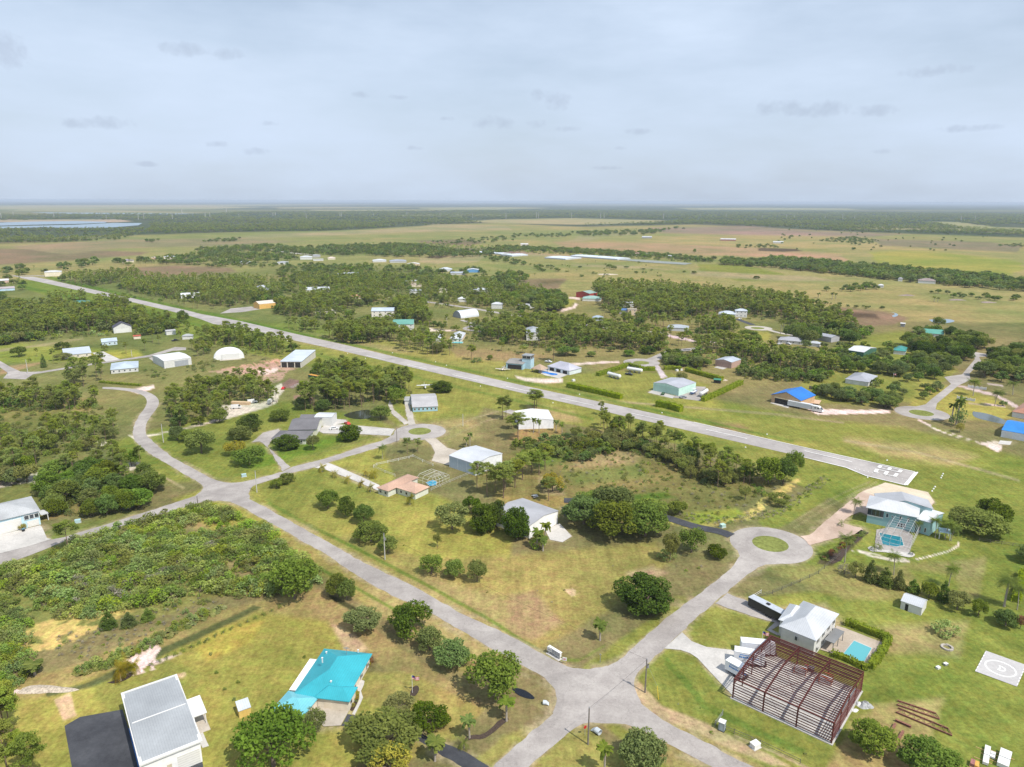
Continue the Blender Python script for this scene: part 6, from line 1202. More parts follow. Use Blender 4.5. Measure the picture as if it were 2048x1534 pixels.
# ---------------------------------------------------------------- woods and groves: (polygon of trunks, spacing m, height range m, kinds, where)
W_ = 'the woods '
PATCH = [
 ([(-160,640),(60,622),(200,630),(300,640),(290,664),(225,664),(190,662),(130,670),(60,678),(0,684),(-160,700)], 7.5, (11,17), 'pine', 'in the pine woods behind the dark roofed white hangar'),
 ([(-120,676),(0,672),(70,668),(85,680),(0,693),(-120,700)], 6, (6,9), 'dark', 'in the dark leafy belt along the left lawn'),
 ([(120,560),(270,547),(285,558),(190,574),(130,571)], 10, (11,16), 'pine', 'in the pine stand north of the far runway end'),
 ([(225,574),(330,567),(500,567),(560,582),(560,600),(480,612),(420,613),(380,604),(330,597),(260,587)], 9, (10,16), 'pine', 'in the long pine belt north of the runway'),
 ([(480,590),(560,592),(570,610),(520,606)], 8, (6,10), 'oak', 'in the leafy thicket behind the yellow metal building'),
 ([(95,602),(175,598),(180,612),(100,614)], 9, (10,15), 'pine', 'in the pines by the green roofed yellow house'), ([(190,611),(255,606),(262,622),(195,629)], 8, (10,15), 'pine', 'in the pine clump right of the yellow house'),
 ([(268,652),(330,641),(345,650),(285,664)], 7, (8,14), 'pine', 'in the pines between the runway and the white hangars'), ([(285,665),(350,650),(352,658),(300,672)], 6, (6,9), 'oak', 'in the oak clump between the runway and the white hangars'),
 ([(385,690),(420,672),(470,672),(540,692),(590,700),(575,712),(500,702),(470,694),(430,692)], 7, (10,15), 'pine', 'in the pine belt between the white dome and the runway'), ([(380,700),(420,692),(425,712),(395,715)], 6, (7,12), 'pine', 'in the pines left of the white dome'),
 ([(575,656),(640,657),(645,668),(590,664)], 8, (10,14), 'pine', 'in the small pine stand above the runway'), ([(650,676),(690,663),(780,663),(800,684),(720,690),(670,686)], 6.5, (12,16), 'pine', 'in the pine grove before the green roofed barn house'),
 ([(800,682),(850,682),(890,692),(900,712),(850,712),(800,702)], 8, (11,15), 'pine', 'in the pines before the turquoise pool house'), ([(640,628),(700,632),(700,640),(640,640)], 9, (10,14), 'pine', 'in the pines beside the pale yard of boats'),
 ([(540,618),(600,606),(640,600),(720,590),(760,600),(740,612),(690,622),(620,636),(560,632)], 8, (10,16), 'pine', 'in the pine woods right of the yellow metal building'),
 ([(770,625),(800,612),(850,620),(858,650),(820,650),(780,640)], 7, (12,17), 'pine', 'in the tall pines behind the green roofed barn house'), ([(845,642),(862,638),(865,655),(850,655)], 6, (10,14), 'pine', 'in the pines right of the green roofed barn house'),
 ([(590,556),(700,556),(860,562),(1000,570),(1010,596),(900,600),(790,588),(700,590),(600,600)], 10, (9,15), 'pine', 'in the mixed woods of the far lots'), ([(640,560),(860,556),(880,572),(640,575)], 14, (8,12), 'oak', 'among the far lots'),
 ([(880,604),(1000,604),(1060,620),(1110,640),(980,624),(880,612)], 9, (9,14), 'pine', 'in the woods above the community road'), ([(1000,600),(1080,590),(1130,598),(1125,625),(1060,620)], 8, (9,13), 'oak', 'in the leafy wood left of the red barn'),
 ([(1020,575),(1080,585),(1100,600),(1040,605)], 9, (9,13), 'pine', 'in the wood below the brown oval field'),
 ([(962,668),(1020,652),(1120,652),(1210,662),(1330,684),(1335,702),(1260,704),(1180,694),(1050,694),(980,686)], 7, (10,16), 'pine', 'in the central pine woods north of the runway'), ([(965,640),(1120,650),(1205,660),(1120,656),(1000,655)], 9, (9,14), 'pine', 'in the pines along the community road'),
 ([(1180,576),(1260,575),(1400,586),(1600,606),(1640,630),(1700,650),(1715,668),(1690,676),(1600,660),(1560,640),(1450,628),(1360,640),(1290,640),(1220,625),(1190,600)], 8.5, (11,17), 'pine', 'in the great pine wood behind the white two storey house'),
 ([(1200,632),(1290,645),(1340,652),(1330,662),(1230,652)], 9, (10,15), 'pine', 'in the pines around the tan stucco box house'),
 ([(1390,655),(1450,650),(1475,662),(1460,675),(1400,668)], 8, (11,15), 'pine', 'in the pines before the white two storey house'),
 ([(1380,702),(1440,692),(1500,698),(1540,716),(1620,730),(1690,742),(1660,752),(1560,742),(1450,712),(1385,712)], 6.5, (10,15), 'pine', 'in the dense wood behind the brick hangar'),
 ([(1315,712),(1350,716),(1420,730),(1400,738),(1335,730)], 5, (5,8), 'oak', 'in the thicket by the roundabout road'), ([(1470,742),(1540,738),(1660,752),(1650,766),(1560,762),(1490,758)], 6, (4,6), 'olive', 'in the olive thicket hiding the brick hangar'),
 ([(1580,668),(1700,668),(1720,690),(1640,700),(1590,690)], 10, (9,14), 'oak', 'in the trees behind the grey roofed ranch house'),
 ([(330,812),(400,778),(520,765),(560,802),(556,812),(470,805),(450,828),(440,845),(380,858),(340,850)], 6.5, (8,13), 'pine', 'in the pine wood inside the road bend'),
 ([(592,806),(640,795),(720,795),(800,780),(840,784),(800,800),(760,808),(700,822),(620,826),(590,818)], 6.5, (11,16), 'pine', 'in the pine belt above the brown pond'), ([(620,750),(690,745),(760,765),(820,775),(790,790),(700,785),(640,775)], 6.5, (10,15), 'pine', 'in the pine wood behind the open fronted shed'),
 ([(-120,800),(0,796),(100,796),(190,800),(215,815),(100,824),(0,822),(-120,826)], 6.5, (9,14), 'pine', 'in the tree row below the left crossroads'), ([(120,760),(205,748),(210,770),(150,778)], 11, (14,18), 'pine', 'in the three tall pines before the driveway'),
 ([(0,880),(230,850),(235,880),(190,910),(100,915),(60,960),(0,975),(-100,980)], 11, (9,15), 'pine', 'in the open pine scrub on the left'), ([(90,955),(250,955),(310,960),(320,995),(250,1028),(110,1042),(90,995)], 8, (6,10), 'oak', 'in the oak thicket right of the blue house'), ([(120,925),(300,930),(300,975),(130,970)], 9, (10,14), 'pine', 'in the pines around the white sand clearing'), ([(-80,940),(60,930),(80,965),(0,972),(-80,975)], 8, (6,9), 'dark', 'in the dark trees behind the blue house'),
 ([(-60,1480),(50,1450),(120,1530),(130,1600),(-60,1620)], 6, (12,15), 'pine', 'in the pine clump beside the black asphalt pad'),
 ([(1195,850),(1220,852),(1300,882),(1380,910),(1430,925),(1420,940),(1350,925),(1280,900),(1205,880)], 6, (8,13), 'pine', 'in the pine row along the near side of the runway'), ([(1200,872),(1290,895),(1370,925),(1400,955),(1470,958),(1480,975),(1400,968),(1340,930),(1260,905),(1200,890)], 5, (4,7), 'olive', 'in the undergrowth of the pine row by the runway'),
 ([(1390,940),(1440,935),(1500,950),(1500,975),(1430,975)], 6, (9,13), 'pine', 'in the thin pines at the marsh corner'),
 ([(1010,890),(1100,880),(1200,880),(1225,910),(1160,925),(1100,915),(1050,918)], 5, (3,5), 'oak', 'in the low thicket above the marsh'), ([(1150,870),(1240,880),(1230,900),(1150,895)], 6, (4,7), 'olive', 'in the olive thicket above the marsh'),
 ([(1660,728),(1700,722),(1760,738),(1860,740),(1895,745),(1880,762),(1800,755),(1740,752),(1690,745)], 9, (6,10), 'oak', 'in the oak belt behind the grey roofed house'), ([(1810,690),(1860,680),(1900,690),(1955,705),(1935,722),(1880,715),(1830,712)], 10, (8,12), 'dark', 'in the big oak grove by the green roofed house'), ([(1780,698),(1820,710),(1860,722),(1920,730),(1900,745),(1830,735),(1790,720)], 10, (7,11), 'oak', 'in the oak grove beside the green hangar'),
 ([(1900,672),(1950,680),(1985,700),(1960,706),(1910,692)], 10, (8,12), 'dark', 'in the oaks at the right road end'), ([(1612,790),(1660,800),(1760,820),(1812,822),(1808,808),(1740,795),(1660,782)], 6.5, (5,8), 'oak', 'in the trees along the wooden fence'), ([(1822,800),(1852,790),(1868,772),(1885,775),(1870,800),(1850,808)], 7, (4,6), 'dark', 'in the clipped round trees along the right hand road'),
 ([(1970,735),(2048,725),(2150,740),(2150,780),(2048,770),(1960,760)], 10, (7,12), 'oak', 'in the dark grove at the right edge'), ([(1975,712),(2048,700),(2150,705),(2150,725),(1990,730)], 8, (7,11), 'dark', 'in the grove beyond the right hand road'),
 ([(1620,740),(1650,735),(1660,760),(1630,765)], 7, (4,6), 'oak', 'on the lawn left of the grey roofed house'), ([(1600,705),(1690,705),(1700,720),(1610,720)], 9, (4,7), 'oak', 'in the garden below the ranch house'),
 ([(230,600),(330,590),(480,612),(560,608),(560,632),(470,622),(380,618)], 15, (7,12), 'pine', 'in the open pines along the north side of the runway'), ([(300,640),(380,655),(400,672),(360,690),(300,690),(262,675)], 15, (8,13), 'pine', 'in the scattered pines around the grey roofed house'),
 ([(560,632),(700,640),(830,640),(960,655),(1000,700),(900,700),(760,670),(640,650)], 19, (8,14), 'pine', 'among the open lots north of the runway'), ([(1000,690),(1190,696),(1300,700),(1290,712),(1180,712),(1060,706)], 15, (5,10), 'pine', 'at the lawn edge of the central woods'), ([(1340,640),(1440,650),(1500,672),(1380,700),(1330,690)], 15, (8,13), 'pine', 'round the white roofed house in the pines'),
 ([(1560,690),(1700,690),(1800,700),(1800,740),(1690,730),(1600,715)], 13, (4,8), 'olive', 'in the gardens between ranch house and green hangar'), ([(60,700),(330,690),(330,720),(60,735)], 26, (6,11), 'pine', 'scattered over the lawns of the left lots'), ([(480,700),(600,705),(560,720),(480,725)], 12, (6,10), 'pine', 'on the grass right of the white dome'), ([(1740,770),(1850,760),(1860,790),(1760,800)], 13, (4,7), 'oak', 'in the garden right of the grey roofed house'), ([(1930,800),(2048,815),(2048,822),(1930,815)], 16, (3,6), 'oak', 'on the lawn between the pond and the drive'),
 ([(210,560),(300,555),(540,560),(560,575),(420,570),(250,572)], 14, (8,13), 'pine', 'in the rear of the long pine belt'), ([(600,600),(780,590),(900,600),(1000,612),(960,618),(820,605),(700,612)], 13, (8,13), 'pine', 'among the houses of the far lots'),
 ([(1825,668),(1850,660),(1870,668),(1850,680)], 6, (6,9), 'oak', 'beside the green roofed house'),
]
def scatter(poly, sp, rs):
    Wp = [G(*p) for p in poly]; xs = [p[0] for p in Wp]; ys = [p[1] for p in Wp]
    gx = np.arange(min(xs), max(xs) + sp, sp); gy = np.arange(min(ys), max(ys) + sp, sp)
    if len(gx) * len(gy) > 3e6: raise RuntimeError('patch too dense')
    X, Y = np.meshgrid(gx, gy); X = X + rs.uniform(-.48, .48, X.shape) * sp; Y = Y + rs.uniform(-.48, .48, Y.shape) * sp
    m = inside(X, Y, Wp); X, Y = X[m], Y[m]
    for e in EXCL:
        ex = [p[0] for p in e]; ey = [p[1] for p in e]
        if max(ex) < X.min(initial=1e9) - 3 or min(ex) > X.max(initial=-1e9) + 3: continue
        bad = inside(X, Y, e) | (edgedist(X, Y, e) < 1.6); X, Y = X[~bad], Y[~bad]
    return X, Y
def forest():
    rs = np.random.RandomState(11); allt = []; byg = {}
    for pi, (poly, sp, hr, kind, where) in enumerate(PATCH):
        X, Y = scatter(poly, sp * (.86 if kind == 'pine' else 1), rs)
        for x, y in zip(X, Y):
            k = kind
            if kind == 'pine' and rs.rand() < .13: k = 'oak' if rs.rand() < .7 else 'olive'
            h = rs.uniform(*hr) * (1 if k == kind else .6); d = math.hypot(x, y)
            px, py = PX(x, y); vis = -60 < px < 2110 and py < 1640
            allt.append((h / d, k, x, y, h, where, vis))
    allt.sort(key=lambda a: -a[0])
    lim = dict(pine=300 - COUNT.get('pine', 0) - 12, oak=150, dark=80, olive=60); rest = []; n = {}
    for r, k, x, y, h, where, vis in allt:
        d = math.hypot(x, y)
        if not vis: continue
        if n.get(k, 0) < lim[k]:
            n[k] = n.get(k, 0) + 1
            nm = dict(pine='tall slender pine', oak='rounded green oak', dark='dark leafy broadleaf tree', olive='olive green small tree')[k]
            pk = {'pine': 'pine%d' % rs.randint(4) if d < 520 else 'pinelo%d' % rs.randint(3), 'oak': 'oak%d' % rs.randint(3), 'dark': 'dark%d' % rs.randint(2), 'olive': 'olive0'}[k]
            if k == 'dark' and rs.rand() < .45: pk = ('oak1', 'olive0', 'bright0')[rs.randint(3)]
            o = plant(pk, x, y, h, None if k == 'pine' else h * rs.uniform(.95, 1.35), nm + ' ' + where, nm + 's ' + where, split=(h / d * FPX > 34))
            byg.setdefault((nm, where), []).append((PX(x, y)[0], o))
        else: rest.append((k, x, y, h, d))
    ones = 'first second third fourth fifth sixth seventh eighth ninth tenth eleventh twelfth thirteenth fourteenth fifteenth sixteenth seventeenth eighteenth nineteenth'.split()
    def ordn(i):
        if i < 19: return ones[i]
        i += 1; tens = {2: ('twenty', 'twentieth'), 3: ('thirty', 'thirtieth'), 4: ('forty', 'fortieth'), 5: ('fifty', 'fiftieth')}[i // 10]
        return tens[1] if i % 10 == 0 else tens[0] + '-' + ones[i % 10 - 1]
    for (nm, where), L in byg.items():
        L.sort(key=lambda a: a[0])
        if len(L) > 59 or len(L) < 2: continue
        for i, (u, o) in enumerate(L):
            o['label'] = ordn(i) + ' ' + {'t': 'pine', 'r': 'oak', 'd': 'leafy tree', 'o': 'olive tree'}[nm[0]] + ' from the left ' + where
    for o in scn.objects:
        if o.get('label') and len(str(o['label']).split()) > 16: print('LONG', o['label'])
    return rest
REST = forest()
# ---------------------------------------------------------------- what nobody could count: scrub, grass clumps, the woods beyond (instanced)
def instanced(name, pts, protos, kindlabel, cat):
    """pts: x, y, scale, rotation, which, zscale"""
    A = np.asarray(pts, np.float32)
    src = bpy.data.collections.new(name + '_kinds')
    for j, p in enumerate(protos):
        o = bpy.data.objects.new(f'{name}_{j:02d}', PROTO[p]['one']); src.objects.link(o)
    me = bpy.data.meshes.new(name); me.vertices.add(len(A)); co = np.zeros((len(A), 3), np.float32); co[:, :2] = A[:, :2]
    me.vertices.foreach_set('co', co.ravel())
    for nm, typ, c in (('s', 'FLOAT', 2), ('r', 'FLOAT', 3), ('sz', 'FLOAT', 5)):
        a = me.attributes.new(nm, typ, 'POINT'); a.data.foreach_set('value', A[:, c].copy())
    a = me.attributes.new('k', 'INT', 'POINT'); a.data.foreach_set('value', A[:, 4].astype(np.int32))
    o = link(name, me, kind='stuff', label=kindlabel, cat=cat)
    ng = bpy.data.node_groups.new(name, 'GeometryNodeTree'); ng.interface.new_socket('Geometry', in_out='INPUT', socket_type='NodeSocketGeometry'); ng.interface.new_socket('Geometry', in_out='OUTPUT', socket_type='NodeSocketGeometry')
    N = ng.nodes; L = ng.links; gi = N.new('NodeGroupInput'); go = N.new('NodeGroupOutput'); ip = N.new('GeometryNodeInstanceOnPoints')
    ci = N.new('GeometryNodeCollectionInfo'); ci.inputs[0].default_value = src; ci.inputs['Separate Children'].default_value = True; ci.inputs['Reset Children'].default_value = True
    def at(nm, typ):
        a = N.new('GeometryNodeInputNamedAttribute'); a.data_type = typ; a.inputs[0].default_value = nm; return a.outputs[0]
    cb = N.new('ShaderNodeCombineXYZ'); cr = N.new('ShaderNodeCombineXYZ')
    s = at('s', 'FLOAT'); L.new(s, cb.inputs[0]); L.new(s, cb.inputs[1]); L.new(at('sz', 'FLOAT'), cb.inputs[2]); L.new(at('r', 'FLOAT'), cr.inputs[2])
    L.new(gi.outputs[0], ip.inputs['Points']); L.new(ci.outputs[0], ip.inputs['Instance']); ip.inputs['Pick Instance'].default_value = True
    L.new(at('k', 'INT'), ip.inputs['Instance Index']); L.new(cb.outputs[0], ip.inputs['Scale']); L.new(cr.outputs[0], ip.inputs['Rotation']); L.new(ip.outputs[0], go.inputs[0])
    md = o.modifiers.new('scatter', 'NODES'); md.node_group = ng
    return o
def pack(X, Y, rs, ks, s0, s1, zf=(1, 1), clear=False):
    out = []
    for x, y in zip(X, Y):
        s = rs.uniform(s0, s1); out.append((x, y, s, rs.uniform(0, 6.28), ks[rs.randint(len(ks))], s * rs.uniform(*zf)))
    return out
rs = np.random.RandomState(5)
# remainder of the woods
pr = ['pinelo0', 'pinelo1', 'pinelo2', 'oaklo0', 'oaklo1', 'pinefar0', 'pinefar1']
pts = []
for k, x, y, h, d in REST:
    j = rs.randint(3) if k == 'pine' else 3 + rs.randint(2)
    if k == 'pine' and d > 900: j = 5 + rs.randint(2)
    s = h / PROTO[pr[j]]['h']; pts.append((x, y, s * (1 if k == 'pine' else 1.15), rs.uniform(0, 6.28), j, s))
# belts and hedges of the plain: polygon, spacing, heights, share of pine
for poly, sp, hr, pf in [
 ([(560,470),(1,1)], 0, 0, 0),
 ([(390,500),(520,492),(600,497),(700,492),(830,490),(900,500),(960,506),(1000,495),(1024,492),(1024,505),(960,514),(860,516),(760,514),(640,512),(520,505),(400,512)], 17, (7,13), .3),
 ([(220,525),(300,520),(400,508),(560,512),(600,520),(500,530),(360,530),(240,534)], 18, (8,13), .5), ([(100,535),(190,520),(200,528),(130,545)], 22, (7,12), .5),
 ([(380,530),(520,528),(640,530),(740,530),(740,540),(560,548),(540,536),(420,536)], 19, (5,9), .2), ([(600,540),(700,535),(860,538),(900,545),(860,556),(640,556)], 17, (7,12), .4), ([(560,548),(640,545),(640,560),(590,590),(560,585),(545,562)], 14, (6,10), .3),
 ([(880,548),(950,545),(1040,548),(1040,560),(900,558)], 26, (5,9), .1), ([(990,548),(1060,556),(1030,590),(980,575)], 13, (8,13), .5), ([(1060,530),(1110,535),(1120,545),(1060,545)], 20, (4,8), 0),
 ([(1024,494),(1140,499),(1300,508),(1430,520),(1430,526),(1300,517),(1140,508),(1024,502)], 14, (6,10), .1), ([(960,520),(1000,526),(1040,532),(1060,528),(1020,520),(980,512)], 18, (5,9), .1),
 ([(1440,530),(1536,536),(1600,542),(1700,553),(1800,563),(1900,572),(2048,584),(2300,600),(2300,585),(2048,570),(1900,553),(1800,546),(1680,534),(1536,524),(1450,520)], 11, (7,12), .1),
 ([(1536,524),(1700,538),(1900,556),(2048,572),(2300,590),(2300,580),(2048,566),(1900,550),(1700,532),(1536,519)], 12, (9,15), .1),
 ([(1640,585),(1700,570),(1760,572),(1750,582)], 15, (5,9), .1), ([(1850,585),(1960,592),(2048,598),(2048,605),(1900,596)], 15, (4,8), 0), ([(1640,606),(1700,612),(1780,615),(1775,620),(1680,616)], 9, (2,4), 0),
 ([(1140,466),(1330,460),(1360,456),(1300,470),(1180,474)], 24, (8,14), .5), ([(1024,470),(1100,468),(1150,470),(1120,476),(1030,474)], 26, (6,10), .3), ([(860,485),(940,478),(1030,474),(1030,484),(900,490)], 30, (6,10), .3),
 ([(400,485),(440,480),(480,478),(470,484)], 18, (6,10), .3), ([(285,483),(320,480),(310,486)], 14, (6,10), .3), ([(1630,482),(1700,475),(1760,482),(1740,489),(1680,486)], 20, (4,8), .1), ([(1990,492),(2048,488),(2200,500),(2100,502)], 22, (4,8), .1), ([(1460,492),(1540,490),(1560,497),(1480,497)], 22, (4,8), .1),
 ([(920,540),(960,538),(965,545),(925,548)], 12, (5,9), 0), ([(0,540),(40,535),(100,545),(60,552),(0,552)], 20, (6,11), .4), ([(0,560),(50,556),(60,580),(0,585)], 18, (8,12), .6),
 ([(0,590),(60,612),(100,610),(110,625),(0,640),(-100,640),(-100,600)], 12, (8,13), .6), ([(1700,662),(1760,655),(1760,665),(1720,680)], 14, (6,10), .3), ([(1560,470),(1600,474),(1590,478)], 30, (6,10), 0),
]:
    if not sp: continue
    X, Y = scatter(poly, sp, rs)
    for x, y in zip(X, Y):
        h = rs.uniform(*hr) * .9; j = (5 + rs.randint(2)) if rs.rand() < pf else (3 + rs.randint(2)); s = h / PROTO[pr[j]]['h']
        pts.append((x, y, s * (1 if j > 4 else rs.uniform(1.1, 1.6)), rs.uniform(0, 6.28), j, s))
instanced('distant_woods', pts, pr, 'pine and oak woods of the community and plain too many to count', 'woods')
print('woods', len(pts))
# forest of the far plain, two to ten kilometres off
FARP = [([(-900,431),(0,430),(300,428),(512,424),(1024,421),(1536,421),(3000,432),(3000,472),(2048,472),(1850,466),(1730,464),(1536,454),(1400,448),(1180,452),(1024,443),(900,448),(760,456),(640,462),(512,463),(420,465),(280,469),(230,481),(0,489),(-900,499)])]
holes = [[(-900,438),(0,441),(150,439),(300,441),(300,461),(150,460),(-900,464)], [(940,438),(1024,438),(1180,435),(1370,440),(1340,446),(1180,450),(1024,447),(930,443)], [(1820,441),(1900,443),(1960,451),(2400,454),(2400,467),(2048,464),(1930,457)], [(0,418),(480,424),(420,430),(0,425)]]
pts = []
for d0, d1, sp in ((1300, 2600, 13), (2600, 4500, 22), (4500, 9000, 42)):
    n = int((d1 - d0) / sp); 
    for row in range(n):
        d = d0 + (row + .5) * sp; a = np.arange(-.66, .66, sp / d) + rs.uniform(-.4, .4) * sp / d; a = a + rs.uniform(-.45, .45, a.shape) * sp / d
        dd = d + rs.uniform(-.5, .5, a.shape) * sp; X = np.sin(a) * dd; Y = np.cos(a) * dd; U, V_ = PXn(X, Y)
        m = inside(U, V_, FARP[0])
        for hh in holes: m &= ~inside(U, V_, hh)
        dens = fbm(X / 260, Y / 260, 9, 3); m &= (dens > .42) | (rs.rand(*X.shape) < .22)
        for x, y, q in zip(X[m], Y[m], dens[m]):
            s = rs.uniform(.75, 1.15) * (sp / 13) ** .75; j = rs.randint(2) if rs.rand() < .6 else 2 + rs.randint(2)
            pts.append((x, y, s * 1.25, rs.uniform(0, 6.28), j, rs.uniform(.65, 1.0)))
instanced('distant_forest', pts, ['pinefar0', 'pinefar1', 'oaklo0', 'oaklo1'], 'dark forest covering the plain towards the horizon', 'forest')
print('far', len(pts))
# scrub thickets and coarse grass
pts = []; pb = ['bush0', 'bush1', 'bush2', 'bush3', 'bush4', 'bushlo0', 'bushlo1', 'palmetto0']
for poly, sp, s0, s1, ks in [
 ([(560,985),(700,1080),(860,1170),(1100,1300),(1400,1200),(1470,1120),(1300,1110),(900,1120),(700,1040)], 16, .10, .22, [2,4,0]), ([(1300,1350),(1480,1440),(1700,1534),(1600,1534),(1380,1450)], 6, .10, .24, [2,4,0]),
 ([(-60,1150),(0,1142),(60,1122),(140,1092),(240,1062),(330,1032),(420,1010),(500,1040),(590,1095),(640,1165),(600,1185),(540,1195),(470,1195),(440,1185),(380,1190),(330,1210),(240,1225),(170,1240),(110,1235),(85,1215),(60,1195),(0,1170)], 2.5, .6, 1.9, [0,0,1,1,0,2,3]),
 ([(100,1220),(240,1150),(440,1100),(480,1120),(300,1200)], 9, .8, 1.3, [4]),
 ([(-60,1200),(20,1195),(50,1230),(64,1290),(66,1350),(0,1385),(-60,1400)], 2.1, .8, 1.4, [0,1,3,0]),
 ([(190,1240),(400,1190),(440,1205),(300,1250)], 6, .4, .9, [0,2,3]),
 ([(140,1345),(200,1325),(300,1275),(360,1245),(440,1210),(452,1217),(380,1258),(300,1295),(210,1338),(148,1355)], 1.25, .6, 1.0, [7,7,0,7]),
 ([(0,860),(225,830),(240,880),(190,905),(100,915),(60,955),(0,965),(-80,965)], 4.0, .6, 1.3, [7,0,2,3,7]), ([(0,820),(215,818),(240,835),(220,870),(0,890)], 7, .5, 1.1, [2,2,3]),
 ([(90,960),(250,958),(310,965),(315,990),(250,1025),(110,1035)], 4, .7, 1.4, [0,3,2]), ([(330,815),(400,785),(520,772),(555,802),(470,805),(450,832),(380,850)], 6, .6, 1.2, [3,0,2]),
 ([(1200,875),(1290,895),(1370,925),(1400,955),(1480,960),(1480,972),(1400,968),(1340,930),(1260,905),(1200,892)], 3.5, .6, 1.2, [2,3,0]), ([(1010,892),(1100,884),(1200,884),(1222,905),(1160,920),(1100,913),(1050,916)], 4, .6, 1.2, [0,3,2]),
 ([(1080,920),(1300,890),(1500,930),(1600,950),(1540,1010),(1430,1030),(1300,1005),(1100,965)], 4.2, .2, .6, [2,2,0,4,3]),
 ([(1340,1022),(1440,1036),(1560,1018),(1590,990),(1650,950),(1660,963),(1570,1030),(1450,1052),(1372,1046)], 1.9, .22, .5, [4,0,4]),
 ([(110,1265),(180,1258),(400,1195),(450,1208),(330,1268),(150,1332),(115,1308)], 2.2, .18, .38, [4,4,4,0]),
 ([(1320,714),(1420,728),(1400,740),(1335,733)], 5, .7, 1.3, [0,3]), ([(1470,745),(1660,755),(1650,766),(1560,764),(1490,760)], 5, .7, 1.2, [2,3]),
 ([(-100,640),(60,625),(200,632),(300,642),(280,668),(60,684),(-100,700)], 8, .8, 1.5, [5,6,3]), ([(225,574),(500,567),(560,582),(560,600),(480,612),(330,597)], 10, .8, 1.5, [5,6,3]), ([(540,618),(640,600),(760,596),(880,570),(1000,585),(1000,620),(760,612),(560,632)], 11, .8, 1.6, [5,6,3]),
 ([(962,668),(1120,652),(1335,684),(1335,702),(1050,696)], 8, .7, 1.3, [5,6,3]), ([(1180,580),(1400,588),(1600,608),(1700,650),(1690,672),(1560,640),(1360,640),(1200,610)], 10, .8, 1.6, [5,6,3]), ([(1380,702),(1500,698),(1690,742),(1560,744),(1400,715)], 6, .7, 1.4, [5,6,3]), ([(560,545),(860,540),(1010,560),(1010,575),(600,575)], 14, .8, 1.6, [5,6]), ([(385,690),(470,672),(590,700),(500,704)], 6, .6, 1.1, [5,3]), ([(620,750),(820,775),(790,790),(640,775)], 6, .6, 1.1, [5,3,0]), ([(-100,798),(100,798),(215,815),(0,824)], 5, .7, 1.2, [5,0,3]),
 ([(400,500),(860,486),(1024,495),(1400,522),(1400,526),(1024,505),(700,510),(400,512)], 18, .9, 2.0, [5,6]), ([(560,645),(830,645),(960,660),(900,700),(700,668)], 15, .5, 1.1, [5,3]),
 ([(1340,1145),(1400,1130),(1430,1142),(1370,1160)], 5, .3, .6, [0,4]), ([(-100,822),(215,812),(215,818),(0,828)], 5, .7, 1.2, [0,3]),
 ([(250,610),(360,640),(420,660),(420,668),(300,640),(240,615)], 8, .5, .9, [0,3]), ([(540,612),(660,640),(700,645),(640,640)], 8, .6, 1.1, [0,3]), ([(140,575),(260,590),(300,603),(220,590)], 9, .8, 1.4, [3,0]),
 ([(590,700),(650,706),(640,712),(600,708)], 6, .4, .8, [2,3]), ([(560,1175),(640,1175),(600,1195)], 4, .5, 1, [0,3]), ([(970,700),(1050,700),(1190,704),(1050,712)], 9, .5, .9, [3,2]),
 ([(600,798),(830,782),(800,800),(620,822)], 6, .5, .9, [3,2]), ([(360,722),(440,720),(430,742),(370,745)], 6, .6, 1.1, [7,3,2]), ([(290,740),(335,735),(335,760),(290,757)], 5, .6, 1.0, [7,3,7]),
 ]:
    X, Y = scatter(poly, sp, rs)
    if sp in (2.5, 2.1): g = fbm(X / 9, Y / 9, 21, 3) > .31; X, Y = X[g], Y[g]
    pts += pack(X, Y, rs, ks, s0, s1, (.6, .95) if sp in (2.5, 2.1) else (.8, 1.2))
instanced('scrub', pts, pb, 'tangled light green scrub, palmetto and coarse grass filling the uncleared lots', 'scrub')
print('scrub', len(pts))
# ---------------------------------------------------------------- hedges
def hedge(pts, w, h, label, group=None, mat=None):
    P = [Vector((*G(*p), 0)) for p in pts]; C = []; rs_ = np.random.RandomState(len(pts) + int(pts[0][0]))
    for a, b in zip(P[:-1], P[1:]):
        L = (b - a).length; n = int(L * (w + 2 * h) * 9); d = (b - a).normalized(); q = Vector((-d.y, d.x, 0))
        for _ in range(n):
            u = rs_.uniform(0, w + 2 * h); s = rs_.uniform(-.3, L + .3); k = 1 + .16 * math.sin(s * 1.3 + pts[0][0]) + rs_.uniform(-.14, .1)
            if u < h: o, z = -w / 2, u
            elif u < h + w: o, z = u - h - w / 2, h
            else: o, z = w / 2, u - h - w
            c = a + d * s + q * (o * k + rs_.uniform(-.12, .12)); C.append((c.x, c.y, max(.1, z * (k * .5 + .5) + rs_.uniform(-.12, .15))))
    C = np.array(C); V, F = cards(C, .48, rs_, .3)
    # inner mass so that the hedge is not see-through
    parts = [(V, F)]
    for a, b in zip(P[:-1], P[1:]):
        d = (b - a).normalized() * .2; q = Vector((-d.y, d.x, 0)).normalized() * (w / 2 - .18)
        bx = [a + d - q, b - d - q, b - d + q, a + d + q]; vv = [(v.x, v.y, .02) for v in bx] + [(v.x, v.y, h - .25) for v in bx]
        parts.append((vv, [(0, 1, 5, 4), (1, 2, 6, 5), (2, 3, 7, 6), (3, 0, 4, 7), (4, 5, 6, 7)]))
    V, F = merge(parts); me = leafmesh('hedge', V, F, rs_.uniform(0, 1, len(V)) * .9, mat or L_HEDGE)
    return link('hedge', me, label=label, cat='hedge', group=group)
hedge([(1689,1250),(1702,1252),(1742,1268),(1777,1281),(1769,1300),(1757,1318),(1740,1338)], 1.7, 2.0, 'clipped bright green hedge wrapping the far and right sides of the pool deck')
hedge([(1737,1340),(1722,1336),(1700,1324),(1664,1311)], 1.5, 1.6, 'clipped hedge between the pool deck and the steel frame')
